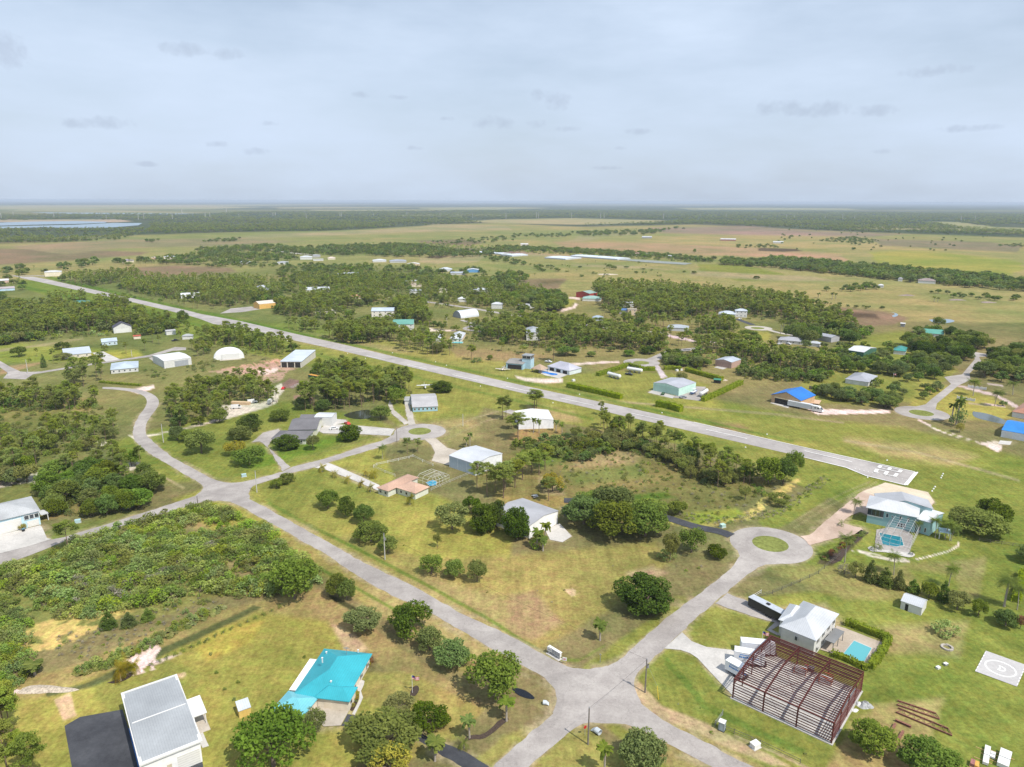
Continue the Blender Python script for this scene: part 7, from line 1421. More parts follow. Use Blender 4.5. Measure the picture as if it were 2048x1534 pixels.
hedge([(1135,774),(1160,779),(1200,788),(1243,798)], 3.2, 3.0, 'dark clipped hedge along the runway left of the tank lot')
hedge([(1312,812),(1340,817),(1363,824)], 3.2, 3.6, 'boxy clipped hedge by the runway below the mint hangar'); hedge([(1405,803),(1440,788),(1482,768)], 3, 2.6, 'long clipped hedge right of the silver tank and boat')
hedge([(1372,742),(1400,750),(1445,762)], 3, 2.8, 'clipped hedge running behind the mint hangar lot'); hedge([(1328,739),(1345,739),(1362,741)], 3, 2.8, 'short clipped hedge right of the lot driveway'); hedge([(1282,741),(1310,741)], 3, 2.8, 'short clipped hedge left of the lot driveway'); hedge([(1195,752),(1235,740),(1256,732),(1280,738)], 3, 2.6, 'curving hedge behind the white tanks')
hedge([(200,765),(240,769),(282,772)], 1.6, 1.3, 'low light green hedge along the road before the pine shaded house')
hedge([(2046,1150),(2040,1180),(2030,1205)], 2, 2.4, 'bright green hedge at the right edge beside the palms')
# ---------------------------------------------------------------- vehicles, street furniture and yard things
def at(px, py, ang_to=None, rot=0.0, z=0.0):
    """frame at a ground point, its x axis pointing along the photograph direction towards ang_to"""
    x, y = G(px, py, z); a = rot
    if ang_to: q = G(*ang_to, z); a = math.atan2(q[1] - y, q[0] - x)
    return Matrix.Translation((x, y, z)) @ Matrix.Rotation(a, 4, 'Z')
def thing(M_, name, label, cat, group=None): return root_at(M_, name, label, cat, group)
def wheelvf(x, y, r=.36, w=.24, k=12):
    V = []
    for s in (-w / 2, w / 2): V += [(x + r * math.cos(2 * math.pi * i / k), y + s, r + r * math.sin(2 * math.pi * i / k)) for i in range(k)]
    return V, [tuple(range(k)), tuple(range(2 * k - 1, k - 1, -1))] + [(i, i + k, (i + 1) % k + k, (i + 1) % k) for i in range(k)]
def prism(outline, y0, y1, inset=0.0, ztop=None):
    """side profile (x, z) extruded across; points above ztop are drawn in by inset"""
    f = lambda z: inset if ztop is not None and z > ztop else 0
    n = len(outline); V = [(x, y0 + f(z), z) for x, z in outline] + [(x, y1 - f(z), z) for x, z in outline]
    return V, [tuple(range(n)), tuple(range(2 * n - 1, n - 1, -1))] + [(i, i + n, (i + 1) % n + n, (i + 1) % n) for i in range(n)]
def paintm(c): return surf('car_paint_%d_%d_%d' % tuple(int(v * 100) for v in c), c, rough=.25, amt=.02, spec=.6)
M_TYRE = surf('tyre_rubber', (.02, .02, .02), .9, amt=.1); M_WHITEP = paintm((.72, .72, .72)); M_RUST = surf('rusty_steel', (.22, .10, .07), .8, 2, .3); M_TIMBER = surf('raw_timber', (.50, .34, .15), .9, 2, .2); M_POLE = surf('pole_wood', (.19, .165, .145), .95, 2, .2); M_CPOLE = surf('pole_concrete', (.45, .44, .42), .8, 2, .1)
def car(px, py, to, label, c=(.6, .6, .6), kind='car'):
    M_ = at(px, py, to); r = thing(M_, 'parked_' + ('pickup' if kind == 'pickup' else 'van' if kind == 'van' else 'car'), label, kind if kind != 'car' else 'car')
    if kind == 'pickup': body = [(-2.7, .45), (2.6, .45), (2.7, .8), (2.5, 1.05), (1.4, 1.15), (-2.7, 1.15)]; cab = [(-.5, 1.12), (1.4, 1.12), (.75, 1.8), (-.35, 1.82)]
    elif kind == 'van': body = [(-2.8, .4), (2.7, .4), (2.75, 1.0), (2.2, 1.35), (-2.8, 1.35)]; cab = [(-2.8, 1.3), (2.2, 1.3), (1.3, 2.3), (-2.75, 2.35)]
    else: body = [(-2.3, .38), (2.25, .38), (2.35, .75), (2.1, .95), (1.1, 1.02), (-1.9, 1.05), (-2.35, .95)]; cab = [(-1.9, 1.0), (1.1, 1.0), (.35, 1.52), (-1.35, 1.55)]
    part(r, M_, 'body', prism(body, -.92, .92), paintm(c)); part(r, M_, 'cabin', prism(cab, -.84, .84, .14, 1.3 if kind != 'van' else 2.0), paintm(c) if kind == 'van' else paintm(c))
    g = [(p[0] * .96 + .02, p[1] - .06 if p[1] > 1.4 else p[1] + .04) for p in cab]
    part(r, M_, 'side_glass', prism(g, -.86, .86, .14, 1.3 if kind != 'van' else 2.0), M_GLASS) if kind != 'van' else part(r, M_, 'windscreen', prism([(1.2, 1.4), (2.18, 1.4), (1.4, 2.2), (1.1, 2.2)], -.87, .87, .1, 2.0), M_GLASS)
    for x in (-1.45, 1.4):
        for y in (-.82, .82): part(r, M_, 'wheel', wheelvf(x, y), M_TYRE)
    return r
def tank(px, py, to, label, L=12.0, R=1.25, col=(.72, .72, .71)):
    M_ = at(px, py, to); r = thing(M_, 'tank_trailer', label, 'tank', 'white storage tanks')
    n = 16; V = []; secs = [(-L / 2, .3), (-L / 2 + .25, .8), (-L / 2 + .6, 1), (L / 2 - .6, 1), (L / 2 - .25, .8), (L / 2, .3)]
    for x, k in secs: V += [(x, R * k * math.cos(2 * math.pi * i / n), 1.0 + R + R * k * math.sin(2 * math.pi * i / n)) for i in range(n)]
    F = [(j * n + i, (j + 1) * n + i, (j + 1) * n + (i + 1) % n, j * n + (i + 1) % n) for j in range(5) for i in range(n)] + [tuple(range(n)), tuple(range(6 * n - 1, 5 * n - 1, -1))]
    part(r, M_, 'vessel', (V, F), surf('tank_white', col, .4, amt=.05), sm=False)
    for x in (-L * .3, 0, L * .3): part(r, M_, 'cradle', boxvf(x - .15, x + .15, -1.1, 1.1, 0, 1.3), M_STEEL)
    part(r, M_, 'walkway', join(boxvf(-L * .4, L * .4, -.25, .25, 2 * R + 1.02, 2 * R + 1.08), boxvf(-L * .4, -L * .4 + .08, -.9, -.8, .1, 2 * R + 1.9), boxvf(-L * .4, -L * .4 + .08, .8, .9, .1, 2 * R + 1.9), boxvf(-L * .4, -L * .4 + .08, -.9, .9, 2 * R + 1.85, 2 * R + 1.93)), M_STEEL)
    part(r, M_, 'hatch', boxvf(-.4, .4, -.4, .4, 2 * R + 1.08, 2 * R + 1.3), M_STEEL)
    return r
tank(1228,756,(1246,761),'white cylindrical tank, nearer one of the two in the hedged lot'); tank(1269,745,(1287,748),'white cylindrical tank, farther one of the two in the hedged lot'); tank(1407,791,(1420,783),'white tank beside the boat at the mint hangar', 11)
car(1366,796,(1373,795),'grey car parked at the corner of the mint hangar',(.25,.26,.29)); car(1326,789,(1328,786),'small dark green utility cart on the mint hangar apron',(.05,.10,.04)); car(1258,750,(1264,751),'black pickup between the two white tanks',(.02,.02,.025),'pickup')
car(1097,725,(1104,726),'white pickup behind the pool house by the runway',(.6,.6,.62),'pickup'); car(668,859,(676,858),'white SUV on the concrete drive of the grey shingle house',(.66,.66,.66)); car(540,828,(550,826),'x',(.6,.6,.6)) if False else None
car(695,849,(690,846),'red and white tractor parked beside the concrete drive',(.5,.04,.03)); car(350,682,(356,681),'black pickup in front of the grey roofed house in the pines',(.02,.02,.03),'pickup'); car(1577,689,(1582,690),'white car with a dark roof by the ranch house',(.62,.62,.64)); car(1559,689,(1564,688),'silver pickup by the ranch house',(.5,.5,.52),'pickup'); car(1480,639,(1484,638),'white car on the black drive of the white two storey house',(.6,.6,.6))
car(540,806,(543,803),'white lorry cab on the gravel track in the pines',(.66,.66,.66),'van'); car(505,806,(512,805),'white van parked left on the gravel track',(.66,.66,.66),'van'); car(473,817,(480,816.5),'white camper van by the stacked timber',(.66,.66,.66),'van'); car(567,778,(569,776),'bright red utility cart on the dirt road',(.5,.02,.02))
def boxtruck(M_, label, L=7.6, h=2.7, c=(.72, .73, .75), cab=True, text=True, name='box_truck', cat='truck', grp=None):
    r = thing(M_, name, label, cat, grp)
    part(r, M_, 'cargo_box', boxvf(0, L, -1.25, 1.25, 1.0, 1.0 + h), surf('box_white_%d' % int(c[2] * 100), c, .5, amt=.03)); part(r, M_, 'chassis', boxvf(.2, L + .6, -.9, .9, .55, .98), M_BLACKM)
    part(r, M_, 'roof_rim', join(boxvf(0, L, -1.28, -1.2, .98 + h, 1.06 + h), boxvf(0, L, 1.2, 1.28, .98 + h, 1.06 + h)), M_TRIM)
    if cab:
        part(r, M_, 'cab', prism([(L + .1, .6), (L + 2.3, .6), (L + 2.35, 1.5), (L + 1.7, 2.5), (L + .1, 2.6)], -1.1, 1.1), M_WHITEP); part(r, M_, 'windscreen', prism([(L + 1.3, 1.6), (L + 2.37, 1.55), (L + 1.75, 2.4), (L + 1.3, 2.4)], -1.05, 1.13), M_GLASS)
    for x in ((1.4, L + 1.4) if cab else (L * .6, L * .6 + 1.1)):
        for y in (-1.05, 1.05): part(r, M_, 'wheel', wheelvf(x, y, .46, .3), M_TYRE)
    if text:                                               # blurred blue lettering band on the long side
        for i in range(11): 
            w = (.34, .3, .38, .3, .36, .28, .36, .34, .3, .36, .3)[i]; x = 1.2 + i * .44
            part(r, M_, 'lettering', boxvf(x, x + w, -1.275, -1.25, 2.2, 2.62 + (.12 if i in (0, 4) else 0)), surf('blue_lettering', (.05, .20, .50), .5)) if i % 1 == 0 else None
        part(r, M_, 'lettering', boxvf(1.3, 3.6, -1.275, -1.25, 3.0, 3.2), MATS['blue_lettering'])
    return r
M_ = at(1454,1340,(1483,1356)); boxtruck(M_, 'white moving container with blue lettering, nearest the road', 4.9, 2.5, cab=False)
M_ = at(1467,1322,(1500,1328)); boxtruck(M_, 'white box truck behind the lettered container', 7.4, 2.7, (.70,.71,.74), cab=False, text=True)
M_ = at(1480,1304,(1520,1308)); boxtruck(M_, 'white box trailer standing farthest from the road beside the steel frame', 8.5, 2.7, (.68,.70,.76), cab=False, text=False, name='box_trailer', cat='trailer')
M_ = at(1570,1247,(1524,1223)) ; r = thing(M_, 'enclosed_trailer', 'long black enclosed trailer with silver roof on the drive of the white house', 'trailer')
part(r, M_, 'body', boxvf(0, 11.5, -1.25, 1.25, .6, 3.1), surf('black_panel', (.03, .032, .03), .35, amt=.05)); part(r, M_, 'roof', boxvf(-.05, 11.55, -1.3, 1.3, 3.1, 3.22), surf('silver_roof', (.42,.45,.50), .4)); part(r, M_, 'air_conditioner', boxvf(5.2, 6.2, -.4, .4, 3.22, 3.5), M_BLACKM); part(r, M_, 'tow_bar', prism([(11.4,.6),(13.0,.5),(13.0,.65),(11.4,.85)], -.15, .15), M_STEEL)
for x in (4.3, 5.4):
    for y in (-1.1, 1.1): part(r, M_, 'wheel', wheelvf(x, y, .4, .26), M_TYRE)
M_ = at(1646,826,(1576,812.5)); r = thing(M_, 'motor_coach', 'long white semi truck with sleeper cab and white trailer by the blue roofed hangar', 'truck')
L1 = (Vector(G(1576,812.5)) - Vector(G(1646,826))).length
part(r, M_, 'cab', prism([(0,.6),(.3,1.6),(1.6,2.9),(2.6,3.5),(6.0,3.5),(6.0,.6)], -1.25, 1.25), M_WHITEP); part(r, M_, 'windscreen', prism([(.35,1.75),(.8,1.75),(1.75,2.7),(1.5,2.9)], -1.1, 1.1), M_GLASS); part(r, M_, 'side_window', boxvf(2.0, 3.0, 1.25, 1.28, 2.1, 2.8), M_GLASS); part(r, M_, 'side_window', boxvf(3.6, 4.6, 1.25, 1.28, 2.1, 2.8), M_GLASS)
part(r, M_, 'trailer', boxvf(6.3, max(L1, 18), -1.27, 1.27, 1.0, 3.75), surf('coach_white', (.60,.62,.66), .4, amt=.04))
for x in (1.4, 5.0, 13.5, 14.7):
    for y in (-1.05, 1.05): part(r, M_, 'wheel', wheelvf(x, y, .48, .3), M_TYRE)
# light aircraft
def plane(px, py, to, label, c, high=False):
    M_ = at(px, py, to); r = thing(M_, 'light_aircraft', label, 'aircraft'); m = paintm(c); zb = 1.3; V = []; n = 10
    secs = [(-4.3, .12, 1.5), (-2.5, .32, 1.4), (-.6, .58, 1.35), (.9, .62, 1.3), (2.1, .48, 1.2), (2.9, .34, 1.15), (3.1, .12, 1.15)]
    for x, q, z in secs: V += [(x, q * math.cos(2 * math.pi * i / n), z + q * 1.05 * math.sin(2 * math.pi * i / n)) for i in range(n)]
    F = [(j * n + i, (j + 1) * n + i, (j + 1) * n + (i + 1) % n, j * n + (i + 1) % n) for j in range(len(secs) - 1) for i in range(n)] + [tuple(range(n)), tuple(range(len(secs) * n - 1, (len(secs) - 1) * n - 1, -1))]
    part(r, M_, 'fuselage', (V, F), m); zw = 2.15 if high else 1.0
    for s in (-1, 1):
        part(r, M_, 'wing', join(([(1.3, 0, zw), (-.5, 0, zw), (-.35, 5.3 * s, zw + .25), (1.0, 5.3 * s, zw + .25), (1.3, 0, zw + .2), (-.5, 0, zw + .14), (-.35, 5.3 * s, zw + .34), (1.0, 5.3 * s, zw + .38)], [(0, 1, 2, 3), (7, 6, 5, 4), (0, 4, 5, 1), (1, 5, 6, 2), (2, 6, 7, 3), (3, 7, 4, 0)])), m)
        part(r, M_, 'tailplane', boxvf(-4.3, -3.4, min(0, 1.8 * s), max(0, 1.8 * s), 1.5, 1.58), m)
        part(r, M_, 'wheel', wheelvf(.1, 1.3 * s, .26, .14), M_TYRE)
        if not high: part(r, M_, 'engine', boxvf(.6, 2.2, 1.7 * s - .3, 1.7 * s + .3, .95, 1.5), m)
    part(r, M_, 'fin', prism([(-4.4, 1.5), (-3.3, 1.5), (-3.9, 2.9), (-4.5, 2.9)], -.05, .05), m); part(r, M_, 'canopy', prism([(-.5, 1.85), (1.4, 1.75), (.8, 2.15), (-.1, 2.2)], -.4, .4), M_GLASS); part(r, M_, 'wheel', wheelvf(2.4, 0, .22, .12), M_TYRE)
plane(1006,741,(1002,745),'white twin engine aircraft with red stripes parked on the grass by the open hangar',(.68,.62,.56)); plane(850,777,(852,781),'white high wing aircraft parked behind the pale blue shingle house',(.66,.67,.68), True)
# boat
M_ = at(1388,788,(1400,782)); r = thing(M_, 'boat', 'white and blue motorboat on a trailer next to the white tank', 'boat')
V = [(-3.6,-1.1,1.7),(2,-1.1,1.8),(4.2,0,2.0),(2,1.1,1.8),(-3.6,1.1,1.7),(-3.4,-.7,.8),(1.6,-.6,.8),(3.3,0,1.1),(1.6,.6,.8),(-3.4,.7,.8)]; part(r, M_, 'hull', (V, [(0,5,6,1),(1,6,7,2),(2,7,8,3),(3,8,9,4),(4,9,5,0),(5,9,8,6),(6,8,7,7)][:6] + [(0,1,2,3,4)]), paintm((.06,.12,.32))); part(r, M_, 'deck', boxvf(-3.3, 2.2, -.95, .95, 1.78, 1.9), M_WHITEP); part(r, M_, 'console', join(boxvf(-.8, .4, -.5, .5, 1.9, 2.7), boxvf(-1.2, .8, -.9, .9, 3.5, 3.6)), M_WHITEP); part(r, M_, 'wheel', wheelvf(-.5, -1.0), M_TYRE); part(r, M_, 'wheel', wheelvf(-.5, 1.0), M_TYRE)
# container, timber, mint-lot odds and ends
M_ = at(617,757,(643,762)); r = thing(M_, 'shipping_container', 'dark green container with orange roof on the dirt lot', 'container'); part(r, M_, 'body', boxvf(0, 12, 0, 2.5, 0, 2.6), surf('container_green', (.03,.10,.07), .6, stripe=(0,.3,.25))); part(r, M_, 'roof', boxvf(-.02, 12.02, -.02, 2.52, 2.6, 2.7), surf('container_roof', (.55,.28,.06), .7))
M_ = at(462,809,(486,810)); r = thing(M_, 'timber_stack', 'tan stack of sheet timber beside the gravel track', 'timber'); part(r, M_, 'stack', boxvf(0, 11, 0, 2.4, 0, 1.6), surf('timber_stack', (.52,.38,.24), .9, 2, .2, stripe=(2,.3,.3)))
M_ = at(1427,766,(1438,767)); r = thing(M_, 'shed', 'small black shed with green roof behind the mint hangar', 'shed'); part(r, M_, 'wall', boxvf(0, 4.4, 0, 3, 0, 2.2), M_BLACKM); part(r, M_, 'roof', slab([(-.2,-.2,2.3),(4.6,-.2,2.3),(4.6,3.2,2.6),(-.2,3.2,2.6)]), surf('green_roof', (.05,.20,.13), .6))
def heap(px, py, rx, ry, h, label, mat, cat='pile', name='pile'):
    x, y = G(px, py); rs_ = np.random.RandomState(int(px)); V = []; F = []; nr, nc = 7, 20
    for j in range(nr + 1):
        for i in range(nc):
            a = 2 * math.pi * i / nc; k = j / nr; q = 1 + .18 * math.sin(3 * a + px) + rs_.uniform(-.08, .08)
            V.append((math.cos(a) * rx * k * q, math.sin(a) * ry * k * q, h * (1 - k ** 1.6) * rs_.uniform(.75, 1.1) + .03 * (1 - k)))
    for j in range(nr):
        for i in range(nc): F.append((j * nc + i, (j + 1) * nc + i, (j + 1) * nc + (i + 1) % nc, j * nc + (i + 1) % nc))
    o = link(name, mesh_np(name, V, F, mat), label=label, cat=cat, loc=(x, y, 0)); return o
heap(613,772,9,6,3.2,'grey brown mound of soil on the dirt lot', surf('dug_soil', (.24,.19,.17), 1, 1.5, .35)); heap(1442,760,4,3,1.2,'pale rubble heap behind the small black shed', surf('rubble', (.45,.38,.30), 1, 2, .4))
heap(1214,549,16,10,1.5,'pale pink earth heap on the far pasture', MATS['rubble']); heap(1814,591,10,5,1.4,'dark brush pile on the green pasture', MATS['dug_soil']); heap(1913,600,10,5,1.4,'dark brush pile right of the pasture palms', MATS['dug_soil']); heap(1975,605,9,5,1.3,'dark brush pile farthest right on the pasture', MATS['dug_soil'])
# helipad
sheet('helipad', [(1971.5,1302),(2053,1331),(2034,1374),(1950,1343)], roadmat('helipad_concrete', (.40,.385,.38), (.44,.425,.42), .1), .12)
hc = G(2001,1337.5); ux = (Vector(G(2053,1331)) - Vector(G(1971.5,1302))).normalized(); uy = Vector((-ux.y, ux.x)); HW = (Vector(G(2053,1331)) - Vector(G(1971.5,1302))).length
def ringpts(r0, r1, a0, a1, n=40, cx=0, cy=0):
    o = [(hc[0] + ux.x * (cx + r1 * math.cos(a)) + uy.x * (cy + r1 * math.sin(a)), hc[1] + ux.y * (cx + r1 * math.cos(a)) + uy.y * (cy + r1 * math.sin(a))) for a in np.linspace(a0, a1, n)]
    return o + [(hc[0] + ux.x * (cx + r0 * math.cos(a)) + uy.x * (cy + r0 * math.sin(a)), hc[1] + ux.y * (cx + r0 * math.cos(a)) + uy.y * (cy + r0 * math.sin(a))) for a in np.linspace(a1, a0, n)]
sheet('helipad_marking', ringpts(3.1, 3.45, 0, 2 * math.pi - .001), M_PAINT, .13, world=True)
sheet('helipad_marking', ringpts(.85, 1.15, -math.pi / 2, math.pi / 2, 16), M_PAINT, .132, world=True)
q = lambda a, b: (hc[0] + ux.x * a + uy.x * b, hc[1] + ux.y * a + uy.y * b)
sheet('helipad_marking', [q(-.35,-1.15), q(-.05,-1.15), q(-.05,1.15), q(-.35,1.15)], M_PAINT, .134, world=True); sheet('helipad_marking', [q(-.55,.86), q(.1,.86), q(.1,1.15), q(-.55,1.15)], M_PAINT, .136, world=True); sheet('helipad_marking', [q(-.55,-1.15), q(.1,-1.15), q(.1,-.86), q(-.55,-.86)], M_PAINT, .138, world=True)
cor = [G(1971.5,1302), G(2053,1331), G(2034,1374), G(1950,1343)]
for a, b in ((3, 0), (1, 2)):
    for k in range(7):
        p0 = Vector(cor[a]).lerp(Vector(cor[b]), (k + .1) / 7); p1 = Vector(cor[a]).lerp(Vector(cor[b]), (k + .6) / 7); n = (Vector(hc) - p0.lerp(p1, .5)).normalized() * .25
        sheet('helipad_marking', [tuple(p0), tuple(p1), tuple(p1 + n), tuple(p0 + n)], M_PAINT, .13, world=True)
# fire ring, satellite bits
def ringstones(px, py, R, n, label):
    x, y = G(px, py); V = []; F = []; rs_ = np.random.RandomState(3); r = bpy.data.objects.new('fire_ring', None); COL.objects.link(r); r.matrix_world = Matrix.Translation((x, y, 0)); r['label'] = label; r['category'] = 'fire ring'
    for i in range(n):
        a = 2 * math.pi * i / n; part(r, Matrix.Translation((x + R * math.cos(a), y + R * math.sin(a), 0)) @ Matrix.Rotation(a + rs_.uniform(-.3, .3), 4, 'Z'), 'stone', boxvf(-.28, .25, -.3, .33, 0, rs_.uniform(.3, .5)), M_EDGE)
ringstones(1894,1296,1.25,13,'ring of pale stones round a fire pit on the lawn between shed and helipad')
for px, py, lab, m in ((1876,1337,'low white box on the lawn left of the helipad',M_TRIM),(1891,1330,'grey pump box on the lawn left of the helipad',M_STEEL)):
    M_ = at(px, py, rot=.4); r = thing(M_, 'utility_box', lab, 'box'); part(r, M_, 'body', boxvf(-.5, .5, -.35, .35, 0, .5), m); part(r, M_, 'lid', boxvf(-.55, .55, -.4, .4, .5, .56), M_TRIM)
# trusses lying on the grass
def truss(p, q2, label, w=1.9):
    M_ = at(*p, q2); L = (Vector(G(*q2)) - Vector(G(*p))).length; r = thing(M_, 'steel_truss', label, 'truss', 'steel trusses lying on the grass')
    part(r, M_, 'chord', boxvf(0, L, -.12, .12, .15, .45), M_RUST); part(r, M_, 'chord', boxvf(0, L * .9, w - .12, w + .12, .15, .45), M_RUST); part(r, M_, 'end_bar', ([(L*.9,w-.1,.2),(L*.9,w+.12,.2),(L,.12,.2),(L,-.1,.2),(L*.9,w-.1,.4),(L*.9,w+.12,.4),(L,.12,.4),(L,-.1,.4)],[(3,2,1,0),(4,5,6,7),(0,1,5,4),(1,2,6,5),(2,3,7,6),(3,0,4,7)]), M_RUST)
    n = int(L / 1.9)
    for i in range(n):
        x0, x1 = L * .9 * i / n, L * .9 * (i + 1) / n
        part(r, M_, 'web', merge([tube([(x0, 0, .3), ((x0 + x1) / 2, w, .3)], [.07, .07], 4), tube([((x0 + x1) / 2, w, .3), (x1, 0, .3)], [.07, .07], 4)]), M_RUST)
truss((1792,1426),(1904,1473),'rusty red steel truss, lower and longer one of the two on the grass'); truss((1793,1411),(1879,1440),'rusty red steel truss, upper one of the two on the grass', 1.7)
for p, q2, lab in (((1783,1502),(1806,1465),'rust red beam lying beside the oak, nearest the trusses'), ((1790,1442),(1822,1456),'short rust red beam lying across timber blocks'), ((1777,1475),(1790,1450),'rust red plate stack beside the oak')):
    M_ = at(*p, q2); L = (Vector(G(*q2)) - Vector(G(*p))).length; r = thing(M_, 'steel_beam', lab, 'beam'); part(r, M_, 'flange', boxvf(0, L, -.25, .25, .1, .16), M_RUST); part(r, M_, 'flange', boxvf(0, L, -.25, .25, .5, .56), M_RUST); part(r, M_, 'web', boxvf(0, L, -.04, .04, .16, .5), M_RUST)
for (A, B, C, lab, h) in (((1964,1530),(1976,1533),(1981,1499),'narrow stack of white roofing sheets strapped on timbers',.6), ((1979,1516),(1989,1520),(1991,1509),'small white bundle between the two stacks of roofing sheets',.4), ((1993,1531),(2016,1542),(2023,1512),'wide stack of white roofing sheets at the lower right corner',.9)):
    M_, W, D = frame(A, B, C, 0); r = thing(M_, 'sheet_stack', lab, 'sheet stack', 'white sheet stacks on the grass'); part(r, M_, 'sheets', boxvf(0, W, 0, D, .15, .15 + h), M_TRIM); part(r, M_, 'strap', boxvf(-.02, W + .02, D * .45, D * .45 + .12, .14, .17 + h), M_BLACKM)
    for k in (.2, .8): part(r, M_, 'timber', boxvf(-1.6, W + .6, D * k, D * k + .12, 0, .14), M_TIMBER)
M_, W, D = frame((1939,1534),(1956,1540),(1958,1530), 0); r = thing(M_, 'brick_pallet', 'pallet of red and orange blocks at the lower right edge', 'pallet'); part(r, M_, 'blocks', boxvf(0, W * .5, 0, max(D, 1.2), .15, .9), surf('red_block', (.30,.13,.12), .9, 3, .3)); part(r, M_, 'blocks', boxvf(W * .52, W, 0, max(D, 1.2), .15, .8), surf('orange_block', (.60,.33,.08), .9, 3, .2)); part(r, M_, 'pallet_base', boxvf(-.1, W + .1, -.1, 1.4, 0, .14), M_TIMBER)
# wrapped bags at the slab corner
heap(1731,1412,1.6,1.2,1.3,'grey wrapped bundle beside the corner of the steel frame', surf('tarp_grey', (.36,.37,.38), .6, 2, .2), 'bundle', 'wrapped_bundle'); heap(1717,1409,.8,.7,.8,'small white sack beside the wrapped bundle', M_TRIM, 'sack', 'sack'); heap(1709,1421,1.0,.5,.5,'white plastic sheet dropped by the slab edge', M_TRIM, 'sack', 'sack')
# lifts and materials inside the frame
for px, py, lab in ((1601,1346,'orange framed pallet stack with white sheets inside the steel frame, left one'),(1651,1366,'orange framed pallet stack with white sheets inside the steel frame, right one')):
    M_ = at(px, py, rot=-.6, z=0); r = thing(M_, 'material_rack', lab, 'rack'); part(r, M_, 'load', boxvf(-1.3, 1.3, -.9, .9, .5, 1.5), M_TRIM)
    for x in (-1.4, 1.4):
        for y in (-1, 1): part(r, M_, 'upright', boxvf(x - .07, x + .07, y - .07, y + .07, .2, 2.2), surf('orange_frame', (.55,.14,.05), .6))
    for z in (.4, 1.6, 2.15): part(r, M_, 'crossbar', join(boxvf(-1.4, 1.4, -1.05, -.95, z, z + .08), boxvf(-1.4, 1.4, .95, 1.05, z, z + .08)), MATS['orange_frame'])
M_ = at(1618,1342, rot=-.6); r = thing(M_, 'dumpster', 'black bin standing on the slab inside the steel frame', 'bin'); part(r, M_, 'body', boxvf(-1.1, 1.1, -.7, .7, .22, 1.3), M_BLACKM); part(r, M_, 'lid', boxvf(-1.15, 1.15, -.75, .75, 1.3, 1.36), M_STEEL)
# portable toilet
M_ = at(1436,1460,(1443,1463)); r = thing(M_, 'portable_toilet', 'grey portable toilet with white roof beside the ditch fence', 'toilet'); part(r, M_, 'cabin', boxvf(0, 1.3, 0, 1.3, .1, 2.2), surf('toilet_grey', (.24,.28,.31), .6)); part(r, M_, 'roof', join(slab([(-.08,-.08,2.25),(1.38,-.08,2.25),(1.38,.65,2.5),(-.08,.65,2.5)],.1), slab([(-.08,.65,2.5),(1.38,.65,2.5),(1.38,1.38,2.25),(-.08,1.38,2.25)],.1)), M_TRIM); part(r, M_, 'door', boxvf(.25, 1.05, -.03, 0, .2, 2.0), surf('toilet_door', (.30,.36,.40), .5)); part(r, M_, 'base', boxvf(-.1, 1.4, -.1, 1.4, 0, .1), M_BLACKM)
# mailboxes, notice board, signs
def signb(px, py, to, label, w, h, z, mat, name='sign', cat='sign', legs=M_POLE):
    M_ = at(px, py, to); r = thing(M_, name, label, cat); part(r, M_, 'panel', boxvf(-w / 2, w / 2, -.05, .05, z, z + h), mat)
    for x in ((-w / 2 + .1, w / 2 - .1) if w > 1 else (0,)): part(r, M_, 'post', boxvf(x - .05, x + .05, .06, .16, 0, z + h), legs)
    return r, M_
M_ = at(1109,1312,(1122,1320)); r = thing(M_, 'mailbox_cluster', 'bank of white community mailboxes on a concrete strip by the crossroads', 'mailbox'); part(r, M_, 'footing', boxvf(-2.3, 2.3, -.9, .5, 0, .12), M_CONC)
for i in range(4):
    x = -1.95 + i * 1.05; part(r, M_, 'cabinet', boxvf(x, x + .95, -.3, .3, .75, 2.0), M_TRIM); part(r, M_, 'pedestal', boxvf(x + .35, x + .6, -.15, .15, .12, .75), M_STEEL)
    for j in range(3): part(r, M_, 'mail_door', boxvf(x + .08, x + .44, -.32, -.3, .85 + j * .38, 1.15 + j * .38), M_STEEL); part(r, M_, 'mail_door', boxvf(x + .51, x + .87, -.32, -.3, .85 + j * .38, 1.15 + j * .38), M_STEEL)
part(r, M_, 'roof_board', boxvf(-2.1, 2.35, -.4, .4, 2.0, 2.1), M_TRIM)
r, M_ = signb(1099,1309,(1106,1312),'small white notice board left of the mailboxes',1.5,1.2,1.0,M_TRIM,'notice_board','notice board'); part(r, M_, 'notices', join(*[boxvf(-.55 + i * .4, -.25 + i * .4, -.07, -.05, 1.3, 1.7) for i in range(3)]), M_STEEL)
r, M_ = signb(1129,1328,(1134,1329),'small wooden framed flyer sign right of the mailboxes',1.1,.9,1.0,M_TRIM,legs=M_TIMBER); part(r, M_, 'flyer', boxvf(-.35, .35, -.07, -.05, 1.2, 1.7), surf('pink_flyer', (.55,.30,.28), .8))
r, M_ = signb(1200,1325,(1203,1326),'thin street name sign on a post at the crossroads corner',.5,.16,2.3,M_STEEL,'street_sign','sign',M_STEEL)
def stop(px, py, to, lab, back):
    M_ = at(px, py, to); r = thing(M_, 'stop_sign', lab, 'sign'); V = []
    for y in (-.03, .03): V += [(.42 * math.cos(math.pi / 8 + i * math.pi / 4), y, 2.2 + .42 * math.sin(math.pi / 8 + i * math.pi / 4)) for i in range(8)]
    part(r, M_, 'plate', (V, [tuple(range(8)), tuple(range(15, 7, -1))] + [(i, i + 8, (i + 1) % 8 + 8, (i + 1) % 8) for i in range(8)]), M_STEEL if back else surf('sign_red', (.45,.02,.02), .5)); part(r, M_, 'post', boxvf(-.04, .04, .03, .1, 0, 2.6), M_STEEL)
stop(1170,1471,(1172,1470),'small red stop sign standing beside the crossroads pole',False); stop(16,753,(18,752.5),'yellow round warning sign at the left crossroads',True)
